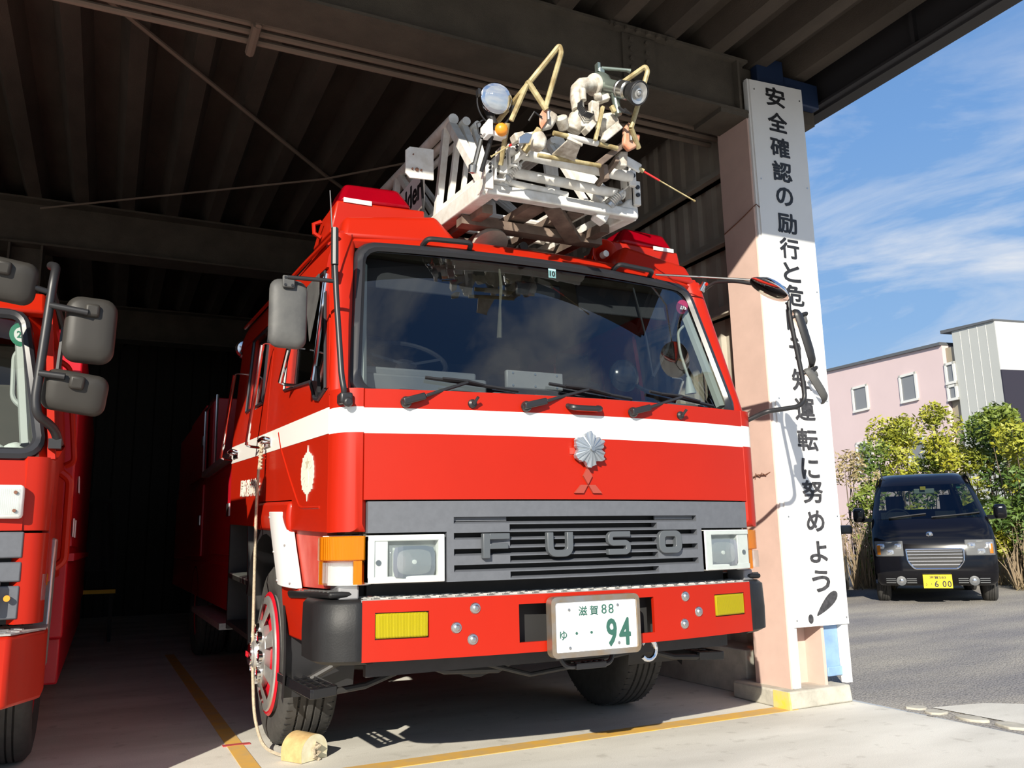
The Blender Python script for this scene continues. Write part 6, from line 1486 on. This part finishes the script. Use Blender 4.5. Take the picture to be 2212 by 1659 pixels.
# ================================================================== BLACK VAN
M['carblack'] = mat('black_car_paint', (0.004, 0.004, 0.006), 0.09, coat=0.0, spec=0.45)
M['carglass'] = glass('car_glass', (0.30, 0.36, 0.34), 0.0, 1.5, 1.3)
M['tailtrim'] = mat('grey_car_trim', (0.10, 0.105, 0.11), 0.5)
M['plate_yellow'] = mat('yellow_number_plate', (0.85, 0.60, 0.01), 0.4)
def van():
    V = empty('van', 'black minivan parked facing us in front of the hedge, yellow number plate', 'van')
    PR = [(.10,.24,.66,0),(.0,.30,.70,0),(-.02,.44,.715,0),(.0,.60,.72,0),(.02,.72,.725,0),(.06,.86,.72,0),(.14,.98,.71,0),(.30,1.10,.695,1),(.46,1.26,.665,1),(.62,1.42,.63,1),(.76,1.565,.59,0),(.90,1.68,.555,0),(1.15,1.745,.545,0),(2.0,1.765,.545,0),(3.05,1.73,.55,0),(3.22,1.60,.59,2),(3.30,1.30,.66,2),(3.34,1.05,.70,0),(3.36,.60,.72,0),(3.33,.26,.70,0)]
    nu = 16; b = MB(); vs = []
    for (y, z, w_, k) in PR:
        for i in range(nu+1):
            t = 2*i/nu-1; ff = .12 if y < 1 else (-.05 if y > 3.1 else 0)
            dz = -.06*abs(t)**5 if z > 1.6 else 0
            vs.append((w_*(math.sin(t*PI/2*.92)/math.sin(PI/2*.92)), y+ff*abs(t)**3.2, z+dz))
    fs = []
    for j in range(len(PR)-1):
        for i in range(nu):
            if PR[j][3] == 1 and 2 <= i < nu-2: continue
            if PR[j][3] == 2 and j+1 < len(PR) and PR[j+1][3] == 2 and 2 <= i < nu-2: continue
            fs.append((j*(nu+1)+i, j*(nu+1)+i+1, (j+1)*(nu+1)+i+1, (j+1)*(nu+1)+i))
    b.add(vs, fs)
    def P(x, z):   # a point on the nose for details
        for j in range(len(PR)-1):
            if PR[j][1] <= z <= PR[j+1][1]:
                k = (z-PR[j][1])/(PR[j+1][1]-PR[j][1]); y = PR[j][0]*(1-k)+PR[j+1][0]*k; w_ = PR[j][2]*(1-k)+PR[j+1][2]*k
                t = math.asin(max(-1, min(1, x/w_*math.sin(PI/2*.92))))/(PI/2*.92); return (x, y+(.12*abs(t)**3.2 if y < 1 else 0), z)
    body = b.build('body', 'carblack', V, smooth=60, recalc=False)
    for s in (-1, 1):
        b = MB(); i0 = 0 if s < 0 else nu
        low = [vs[j*(nu+1)+i0] for j in range(0, 8)]; 
        # lower flank with wheel arches
        zs_ = [(.30,.26),(.36,.50),(.50,.66),(.68,.66),(.80,.50),(.86,.26),(2.62,.26),(2.68,.50),(2.82,.66),(3.0,.66),(3.12,.50),(3.17,.26)]
        pl = [(s*.725, y, z) for y, z in zs_]
        b.add([(s*.70,.22,.26)]+pl+[(s*.705,3.31,.26),(s*.72,3.33,.8),(s*.70,3.33,1.08),(s*.70,.48,1.10),(s*.715,.28,.98),(s*.72,.16,.75)], [tuple(range(19))])
        b.add([(s*.70,.46,1.10),(s*.56,1.0,1.68),(s*.575,.95,1.68),(s*.70,.60,1.10)], [(0,1,2,3)]); b.add([(s*.70,3.1,1.08),(s*.57,2.95,1.68),(s*.57,3.15,1.68),(s*.70,3.32,1.08)], [(0,1,2,3)]); b.add([(s*.70,1.62,1.09),(s*.565,1.62,1.69),(s*.565,1.74,1.69),(s*.70,1.74,1.09)], [(0,1,2,3)])
        b.add([(s*.59,.80,1.60),(s*.545,1.05,1.74),(s*.545,3.05,1.73),(s*.585,3.15,1.60)], [(0,1,2,3)])
        b.build('side_panel', 'carblack', V, recalc=False)
        b = MB(); b.add([(s*.695,.5,1.10),(s*.585,.85,1.60),(s*.585,3.1,1.60),(s*.695,3.3,1.08)], [(0,1,2,3)]); b.build('side_window', 'carglass', V, recalc=False)
        # headlight
        b = MB(); xa, xb = sorted((s*.36, s*.70))
        b.slab(lambda u, v: Vector(P(xa+(xb-xa)*u, .615+.20*v))+Vector((0, -.012, 0)), lambda u, v: Vector(P(xa+(xb-xa)*u, .615+.20*v))+Vector((0, .03, 0)), 8, 3); h_ = b.build('headlight', 'clear', V, bev=.012, smooth=60)
        b = MB(); b.slab(lambda u, v: Vector(P(xa+.02+(xb-xa-.04)*u, .63+.17*v))+Vector((0, .004+.02*math.sin(u*9)*math.sin(v*7), 0)), lambda u, v: Vector(P(xa+.02+(xb-xa-.04)*u, .63+.17*v))+Vector((0, .03, 0)), 12, 8); b.build('reflector', 'reflector', h_, smooth=0)
        b = MB(); xq = s*.655; b.slab(lambda u, v: Vector(P(xq-.02+.04*u, .64+.12*v))+Vector((0, -.016, 0)), lambda u, v: Vector(P(xq-.02+.04*u, .64+.12*v))+Vector((0, .0, 0)), 3, 2); b.build('amber_lens', 'amber', h_)
        b = MB(); c = Vector(P(s*.42, .305)); b.lathe([(.055,0),(.06,-.012),(.045,-.016)], c, (0, 1, 0), 20); fr_ = b.build('fog_lamp_ring', 'tailtrim', V)
        b = MB(); b.lathe([(.045,-.008),(.025,-.016),(0,-.018)], c, (0, 1, 0), 16); b.build('fog_lamp_lens', 'reflector', fr_, smooth=60)
        b = MB()
        for z in (.275, .300, .325):
            for x0, x1 in ((.24, .355), (.485, .60)):
                xa2, xb2 = sorted((s*x0, s*x1)); b.slab(lambda u, v: Vector(P(xa2+(xb2-xa2)*u, max(.305, z)))+Vector((0, -.006, z-max(.305, z)+.012*v)), lambda u, v: Vector(P(xa2+(xb2-xa2)*u, max(.305, z)))+Vector((0, .02, z-max(.305, z)+.012*v)), 3, 1)
        b.build('bumper_vent', 'tailtrim', V)
        b = MB(); shell(b, (s*.86, .52, 1.17), (1, 0, 0), (0, 0, 1), (0, -1, 0), .15, .19, .09); b.bar((s*.70, .5, 1.10), (s*.82, .5, 1.10), .05, .05); b.build('door_mirror', 'carblack', V, smooth=50)
        for y in (.58, 2.9):
            b = wheel('w', s*.71, y, .27, .155, s, .17); b.build('tyre', 'rubber', V, smooth=30)
            b = MB(); b.lathe([(0,-.02),(.10,-.02),(.17,-.005),(.17,-.05)], (s*.71, y, .27), (s, 0, 0), 20); b.build('wheel_disc', 'alloy', V)
    def wsp(x, v):
        k = v*3; j = 7+min(int(k), 2); f_ = k-int(k) if k < 3 else 1; y = PR[j][0]*(1-f_)+PR[j+1][0]*f_; z = PR[j][1]*(1-f_)+PR[j+1][1]*f_; w_ = PR[j][2]*(1-f_)+PR[j+1][2]*f_
        t = x; return (w_*(math.sin(t*PI/2*.92)/math.sin(PI/2*.92)), y+.12*abs(t)**3.2-.006, z)
    b = MB(); b.grid(lambda u, v: wsp((2*u-1)*.80, v), 16, 6); wsv = b.build('windscreen', 'carglass', V, smooth=180, recalc=False)
    b = MB(); b.bx(.0-.04, .0+.03, .80, .803, 1.50, 1.545); b.build('windscreen_sticker', 'plate_yellow', wsv, smooth=0)
    b = MB(); b.lathe([(.03,0),(.03,.002),(0,.002)], (.44, .86, 1.535), (0, 1, 0), 16); b.build('round_sticker', 'sticker_green', wsv, smooth=0)
    b = MB(); b.bx(-.12, .14, .86, .88, 1.45, 1.53); b.build('rear_view_mirror', 'dash2', V, bev=.015)
    b = MB()
    for x0, x1 in ((-.36, -.02), (.02, .5)):
        L_ = [wsp(x0*1.5+(x1-x0)*1.5*t, .03+.10*t) for t in (0, .3, .7, 1)]; b.tube([(p[0], p[1]-.015, p[2]) for p in L_], .010, 5)
    b.build('wiper', 'black', V)
    b = MB(); b.bx(-.66, .66, .45, .8, .9, 1.08); b.bx(-.68, .68, .4, 3.3, .30, .34)
    for x in (-.36, .36): b.hexa([(x-.22,1.3,.5),(x+.22,1.3,.5),(x+.22,1.5,.5),(x-.22,1.5,.5),(x-.2,1.45,1.22),(x+.2,1.45,1.22),(x+.2,1.55,1.22),(x-.2,1.55,1.22)]); b.bx(x-.12, x+.12, 1.47, 1.55, 1.25, 1.45); b.bx(x-.22, x+.22, 1.0, 1.4, .42, .62)
    b.tube([(-.36+.17*math.cos(t), .95+.05*math.sin(t), 1.10+.15*math.sin(t)) for t in [2*PI*k/24 for k in range(24)]], .013, 6, closed=True)
    b.build('cabin', 'seat', V)
    # grille
    b = MB(); gp = [(-.335,.70),(.335,.70),(.325,.55),(.25,.455),(-.25,.455),(-.325,.55)]
    b.tube(fillet([(x, P(x, z)[1]-.012, z) for x, z in gp]+[(gp[0][0], P(*gp[0])[1]-.012, gp[0][1])], .03), .013, 8); gv = b.build('grille_frame', 'chrome', V)
    b = MB(); b.slab(lambda u, v: Vector(P((2*u-1)*(.25+.07*min(1, v*2)), .465+.225*v))+Vector((0, -.002, 0)), lambda u, v: Vector(P((2*u-1)*(.25+.07*min(1, v*2)), .465+.225*v))+Vector((0, .02, 0)), 6, 4); b.build('grille_mesh', 'dark', gv)
    b = MB()
    for z in (.50, .543, .586, .629, .668):
        hw = .27+.055*min(1, (z-.46)/.12); b.slab(lambda u, v: Vector(P((2*u-1)*hw, z))+Vector((0, -.012, .014*v)), lambda u, v: Vector(P((2*u-1)*hw, z))+Vector((0, .0, .014*v)), 8, 1)
    b.build('grille_bar', 'chrome', gv)
    b = MB(); c = Vector(P(-.03, .885)); b.lathe([(.045,0),(.04,-.012),(.02,-.02),(0,-.02)], c, (0, 1, .4), 12); b.lathe([(.03,-.018),(.0,-.03)], c, (0, 1, .4), 6); b.build('flower_badge', 'yellow_bar' if False else 'chrome', V, smooth=0)
    b = MB(); b.bx(-.168, .165, -.05, -.035, .215, .385); b.bx(-.1, .1, -.036, .03, .25, .35); lpv = b.build('license_plate', 'plate_yellow', V, smooth=0)
    b = MB(); F = lambda cx, cz: (lambda x, y, z: (cx+x, -.0515-z, cz+y))
    add_text(b, '滋賀583', .05, F(0, .350), offset=.0008, extrude=.0008, fit=(.19, .038)); add_text(b, 'ふ', .05, F(-.135, .265), offset=.0008, extrude=.0008, fit=(.03, .034)); b.cyl((-.075, -.05, .27), (-.075, -.053, .27), .006, n=10)
    add_text(b, '6', .09, F(-.018, .268), offset=.002, extrude=.0008, fit=(.042, .075)); add_text(b, '0', .09, F(.072, .268), offset=.002, extrude=.0008, fit=(.042, .075)); add_text(b, '0', .09, F(.130, .268), offset=.002, extrude=.0008, fit=(.042, .075))
    b.build('lettering', 'ink', lpv, smooth=0)
    b = MB(); b.tube([(-.50, .98, 1.66), (-.51, 1.02, 1.72), (-.53, 1.15, 1.92)], [.014, .008, .003], 6); b.build('aerial', 'black', V)
    return V
vn = van(); vn.location = (7.57, 4.11, yard_z(7.57, 4.11)-.015); vn.rotation_euler = (0, 0, math.radians(-48))
# dark hatchback beside it, mostly hidden by the sign
def hatch():
    V = empty('car', 'dark car mostly hidden behind the white sign, only its door mirror and flank showing', 'car')
    PR = [(.15,.25,.78),(.0,.35,.82),(-.02,.55,.84),(.10,.72,.83),(.9,.92,.80),(1.5,1.30,.66),(1.8,1.42,.60),(2.8,1.44,.60),(3.5,1.15,.70),(3.9,.85,.80),(3.95,.4,.82),(3.85,.25,.80)]
    b = MB(); n = len(PR); nu = 10; vs = []
    for y, z, w_ in PR: vs += [(w_*(2*i/nu-1), y+(.10*abs(2*i/nu-1)**3 if y < 1 else 0), z) for i in range(nu+1)]
    fs = [(j*(nu+1)+i, j*(nu+1)+i+1, (j+1)*(nu+1)+i+1, (j+1)*(nu+1)+i) for j in range(n-1) for i in range(nu)]
    for e_ in (0, nu): fs += [(j*(nu+1)+e_, (j+1)*(nu+1)+e_, (n-2-j)*(nu+1)+e_, (n-1-j)*(nu+1)+e_) for j in range(n//2-1)]
    b.add(vs, fs); b.build('body', 'carblack', V, smooth=50)
    for s in (-1, 1):
        b = MB(); shell(b, (s*.90, 1.0, 1.0), (1, 0, 0), (0, 0, 1), (0, -1, 0), .17, .12, .08); b.bar((s*.76, 1.0, .93), (s*.86, 1.0, .96), .04, .04); b.build('door_mirror', 'tailtrim', V, smooth=50)
        b = MB(); b.bx(*sorted((s*.5, s*.78)), .0, .06, .58, .72); b.build('headlight', 'clear', V, bev=.02)
        for y in (.75, 3.2):
            b = wheel('w', s*.82, y, .31, .19, s, .2); b.build('tyre', 'rubber', V, smooth=30)
    b = MB(); b.slab(lambda u, v: ((2*u-1)*(.72-.10*v), .98+.56*v, .94+.40*v), lambda u, v: ((2*u-1)*(.72-.10*v), 1.0+.56*v, .92+.40*v), 4, 1); b.build('windscreen', 'black_gloss', V)
    return V
hc = hatch(); ya = math.radians(-48); off = -1.93
hc.location = (7.57+off*math.cos(ya)-.2, 4.11+off*math.sin(ya)-.15, yard_z(6.1, 5.4)-.01); hc.rotation_euler = (0, 0, ya)

# ================================================================== BUILDINGS
M['pinkwall'] = mat('pale_pink_cladding', (0.66, 0.52, 0.51), 0.8, var=0.05, vscale=.6)
M['greywall'] = mat('grey_panel_cladding', (0.47, 0.48, 0.45), 0.7, var=0.05, vscale=.5)
M['lightwall'] = mat('pale_grey_cladding', (0.68, 0.68, 0.64), 0.7)
M['bronzewall'] = mat('bronze_panel', (0.32, 0.28, 0.20), 0.5)
M['darkclad'] = mat('dark_cladding', (0.025, 0.022, 0.035), 0.6)
M['blind'] = mat('window_blind', (0.20, 0.21, 0.22), 0.3)
M['yellowbrick'] = mat('yellow_tile_cladding', (0.62, 0.42, 0.16), 0.7)
def bprism(b, pts, z0, z1): b.prism(pts, 'z', z0, z1)
A0 = Vector((25.22, 16.79)); dirL = Vector((.17, .985)).normalized(); nrm = Vector((-dirL.y, dirL.x))   # facade runs left (away) from the corner; nrm points to us
bp_ = empty('office_building', 'two storey pale pink clad building with square windows behind the hedge', 'building', (A0.x+3, A0.y+8, 0))
def fac(s_, z, o=0.0): p = A0+dirL*s_+nrm*o; return (p.x, p.y, z)
TL_ = .0508   # the roof line falls a little towards the right
def block(b, s0, s1, z0, zt, dep, o=0.0):
    """upright block on the facade line; its top follows the sloping roof line"""
    b.hexa([fac(s0,z0,o), fac(s1,z0,o), fac(s1,z0,-dep), fac(s0,z0,-dep), fac(s0,zt+TL_*s0,o), fac(s1,zt+TL_*s1,o), fac(s1,zt+TL_*s1,-dep), fac(s0,zt+TL_*s0,-dep)])
b = MB(); block(b, 0, 20, 0, 7.86, 12); b.build('wall', 'pinkwall', bp_, smooth=0)
b = MB()
b.hexa([fac(-.02,7.86,.1), fac(20,7.86+TL_*20,.1), fac(20,7.86+TL_*20,-12), fac(-.02,7.86,-12), fac(-.02,7.97,.1), fac(20,7.97+TL_*20,.1), fac(20,7.97+TL_*20,-12), fac(-.02,7.97,-12)]); b.build('roof', 'tailtrim', bp_, smooth=0)
def bwin(par, s0, s1, z0, z1):
    b = MB(); f_ = .09
    def box(a, c, e, g, o0, o1, bb): bb.hexa([fac(a, e, o0), fac(c, e, o0), fac(c, e, o1), fac(a, e, o1), fac(a, g, o0), fac(c, g, o0), fac(c, g, o1), fac(a, g, o1)])
    box(s0, s1, z1-f_, z1, -.02, .06, b); box(s0, s1, z0, z0+f_, -.02, .08, b); box(s0, s0+f_, z0, z1, -.02, .06, b); box(s1-f_, s1, z0, z1, -.02, .06, b)
    w_ = b.build('window', 'lightwall', par, smooth=0)
    b = MB(); box(s0+f_, s1-f_, z0+f_, z1-f_, .0, .012, b); b.build('pane', 'blind', w_, smooth=0)
for s0, s1, z0, z1 in ((4.15,5.12,6.12,7.2), (1.38,2.30,6.05,7.16), (4.2,5.2,3.6,4.87), (1.3,2.2,3.5,4.72), (7.4,8.4,6.2,7.3)): bwin(bp_, s0, s1, z0, z1)
gb = empty('office_tower', 'taller grey panelled block with a stair window strip beside the pink building', 'building', (27, 14, 0))
b = MB(); block(b, -2.42, -.55, 0, 8.27, 7, .0); b.build('wall', 'greywall', gb, smooth=0)
b = MB(); block(b, -.55, -.02, 0, 7.75, 6, -.15); b.hexa([fac(-.55,7.7,-3), fac(-.1,7.7,-3), fac(-.1,7.7,-7), fac(-.55,7.7,-7), fac(-.55,8.24,-3), fac(-.1,8.26,-3), fac(-.1,8.26,-7), fac(-.55,8.24,-7)]); b.build('link_wall', 'bronzewall', gb, smooth=0)
b = MB(); b.hexa([fac(-2.45,8.145,.06), fac(-.08,8.265,.06), fac(-.08,8.265,-7), fac(-2.45,8.145,-7), fac(-2.45,8.21,.06), fac(-.08,8.385,.06), fac(-.08,8.385,-7), fac(-2.45,8.21,-7)]); b.build('roof', 'tailtrim', gb, smooth=0)
b = MB(); c_ = Vector(fac(-2.42, 0)); 
def sidew(z0, z1, o): 
    bb = MB(); r_ = Vector((.985, -.174, 0)); n_ = Vector((-.174, -.985, 0))*(o+.02)
    bb.hexa([c_+n_+Vector((0,0,z0)), c_+r_*6+n_+Vector((0,0,z0)), c_+r_*6-Vector((-.174,-.985,0))*.1+Vector((0,0,z0)), c_-Vector((-.174,-.985,0))*.1+Vector((0,0,z0)), c_+n_+Vector((0,0,z1)), c_+r_*6+n_+Vector((0,0,z1)), c_+r_*6-Vector((-.174,-.985,0))*.1+Vector((0,0,z1)), c_-Vector((-.174,-.985,0))*.1+Vector((0,0,z1))]); return bb
sidew(6.45, 8.13, .01).build('side_wall', 'lightwall', gb, smooth=0)
lab(sidew(0, 6.45, .03).build('side_wall', 'darkclad', gb, smooth=0), 'dark cladding on the lower part of the tower side')
b = MB()
for l_ in (-.92, -1.3, -1.68, -2.05): b.bar(fac(l_, 0, .004), fac(l_, 8.15, .004), .012, .012)
b.bar(fac(-.56, 4.9, .004), fac(-2.42, 4.75, .004), .016, .012); b.build('panel_joint', 'lightwall', gb, smooth=0)
bwin(gb, -.53, -.06, 6.35, 7.15); bwin(gb, -.53, -.06, 5.75, 6.33)
yb = empty('tiled_building', 'narrow sliver of a yellow tiled building at the right edge', 'building', (17, 8, 0))
b = MB(); b.bx(16.72, 19.6, 6.4, 8.25, 0, 5.98); b.build('wall', 'yellowbrick', yb, smooth=0)
b = MB()
for k in range(48): b.bx(16.70, 16.72, 6.4, 8.25, .12*k, .12*k+.012)
b.build('tile_joint', 'bronzewall', yb, smooth=0)['kind'] = 'stuff'
b = MB(); b.bx(16.72, 19.7, 6.4, 8.2, 5.98, 6.03); b.build('coping', 'lightwall', yb, smooth=0)

# ================================================================== HEDGE
def leafmat(nm, c1, c2):
    m = mat(nm, c1, 0.55, var=1, vscale=2.2, col2=c2); t = m.node_tree; b = t.nodes['Principled BSDF']
    b.inputs['Transmission Weight'].default_value = 0.0; return m
M['leaf_y'] = leafmat('yellow_green_leaves', (0.40, 0.38, 0.03), (0.20, 0.24, 0.03))
M['leaf_g'] = leafmat('olive_green_leaves', (0.22, 0.27, 0.035), (0.09, 0.15, 0.025))
M['leaf_d'] = leafmat('deep_green_leaves', (0.13, 0.20, 0.035), (0.055, 0.11, 0.02))
M['leaf_dry'] = leafmat('dry_tan_leaves', (0.42, 0.34, 0.18), (0.28, 0.22, 0.10))
M['twig'] = mat('dry_twigs', (0.33, 0.25, 0.16), 0.9)
M['bark'] = mat('bark', (0.12, 0.09, 0.06), 0.9)
def pos(px, D):
    a = math.radians(25.67)+math.atan((px-1106)/1813.0); return (-2.065+D*math.sin(a), -3.5+D*math.cos(a))
def shrub(px, D, h, r, m, label, n=2600, seed=1, lo=.12, clump=9, ls=.05, grp='shrubs of the hedge'):
    rs = random.Random(seed); D += 1.9; h *= 1.06; r *= 1.02; x0, y0 = pos(px, D); z0 = yard_z(x0, y0)
    e_ = empty('shrub', label, 'shrub', (x0, y0, z0-.01))
    cl = []
    for k in range(clump):
        t = rs.uniform(0, 2*PI); q = rs.uniform(0, .72)*r; zz = h*rs.uniform(lo, .93); q *= (1.0 if zz < h*.6 else 1.15-zz/h*.75)
        cl.append((x0+q*math.cos(t), y0+q*math.sin(t), z0+zz, r*rs.uniform(.28, .5)))
    b = MB()
    for k in range(n):
        cx, cy, cz, cr = rs.choice(cl); d = Vector((rs.gauss(0, 1), rs.gauss(0, 1), rs.gauss(0, 1))).normalized()*cr*rs.uniform(.35, 1.0)**.6
        p = Vector((cx, cy, cz))+d
        if p.z < z0+.08: continue
        a = Vector((rs.gauss(0, 1), rs.gauss(0, 1), rs.gauss(0, .7)-.2)).normalized(); s_ = a.orthogonal().normalized(); s_.rotate(Matrix.Rotation(rs.uniform(0, 6), 3, a)); L_ = ls*rs.uniform(.7, 1.5)
        b.add([p-a*L_, p+s_*L_*.36, p+a*L_, p-s_*L_*.36], [(0, 1, 2, 3)])
    b.build('foliage', m, e_, smooth=0, recalc=False)
    b = MB()
    for cx, cy, cz, cr in cl:
        bx_, by_ = x0+rs.uniform(-.12, .12), y0+rs.uniform(-.12, .12); md = Vector(((bx_+cx)/2+rs.uniform(-.1, .1), (by_+cy)/2+rs.uniform(-.1, .1), z0+(cz-z0)*.55))
        b.tube([(bx_, by_, z0-.02), md, (cx, cy, cz+cr*.4)], [.02, .013, .005], 5)
    b.build('stem', 'bark', e_)
    return e_
SH = [
 (1838, 14.6, 2.35, .62, 'leaf_dry', 'sparse dry tan shrub at the left end of the hedge, next to the sign board', 900, .04),
 (1885, 15.6, 2.45, .75, 'leaf_g', 'thin olive shrub above the door mirror of the dark car', 1500, .05),
 (1935, 16.2, 3.0, .85, 'leaf_y', 'yellow-green shrub behind the left half of the van roof', 3000, .05),
 (1990, 16.8, 2.8, .85, 'leaf_g', 'olive green shrub behind the middle of the van roof', 2600, .05),
 (2045, 16.5, 3.25, .80, 'leaf_y', 'tallest yellow-green shrub in front of the grey tower corner', 3000, .05),
 (2085, 15.8, 2.6, .75, 'leaf_y', 'low yellowish shrub behind the right half of the van roof', 2300, .05),
 (2125, 16.0, 3.0, .85, 'leaf_d', 'deep green bushy shrub to the right of the van roof', 3200, .05),
 (2165, 15.2, 2.95, .75, 'leaf_g', 'green shrub below the dark annex wall', 2800, .05),
 (2215, 13.9, 3.35, .95, 'leaf_y', 'large yellow-green shrub cut off by the right edge', 3600, .055),
 (2190, 13.6, 2.0, .62, 'leaf_d', 'lower deep green shrub at the right edge under the large yellow one', 1800, .05),
 (1862, 14.2, 1.55, .55, 'leaf_g', 'low scrubby olive shrub left of the van door mirror', 1500, .045),
]
for i, (px, D, h, r, m, lb, n, ls) in enumerate(SH): shrub(px, D, h, r, m, lb, n, 20+i, ls=ls)
# dry stalks and long grass under the hedge: nobody could count it
rs = random.Random(9); b = MB()
for k in range(900):
    px = rs.uniform(1815, 2290); D = rs.uniform(15.2, 16.6)
    if 1905 < px < 2150: D += 1.2
    x, y = pos(px, D); z = yard_z(x, y); h = rs.uniform(.25, 1.25)*(1.0 if px < 1900 or px > 2120 else .5)
    a = Vector((rs.gauss(0, .16), rs.gauss(0, .16), 1)).normalized(); p = Vector((x, y, z-.02)); q = p+a*h*.6; t = q+(a+Vector((rs.gauss(0, .3), rs.gauss(0, .3), 0)))*h*.4
    b.tube([p, q, t], [.009, .007, .002], 4)
tag(b.build('dry_grass', 'twig', smooth=0), 'dry brown stalks and long grass along the foot of the hedge', 'grass', kind='stuff')
b = MB()
for k in range(2600):
    px = rs.uniform(1812, 2300); D = rs.uniform(14.9, 16.2)
    if 1905 < px < 2150: D += 1.4
    x, y = pos(px, D); z = yard_z(x, y); p = Vector((x, y, z-.01)); a = Vector((rs.gauss(0, .5), rs.gauss(0, .5), 1)).normalized(); h = rs.uniform(.10, .38); s_ = a.orthogonal().normalized()*.008
    b.add([p-s_, p+s_, p+a*h+Vector((rs.gauss(0, .04), rs.gauss(0, .04), 0))], [(0, 1, 2)])
tag(b.build('verge_grass', 'leaf_dry', smooth=0, recalc=False), 'low tufts of straw coloured grass at the edge of the asphalt', 'grass', kind='stuff')
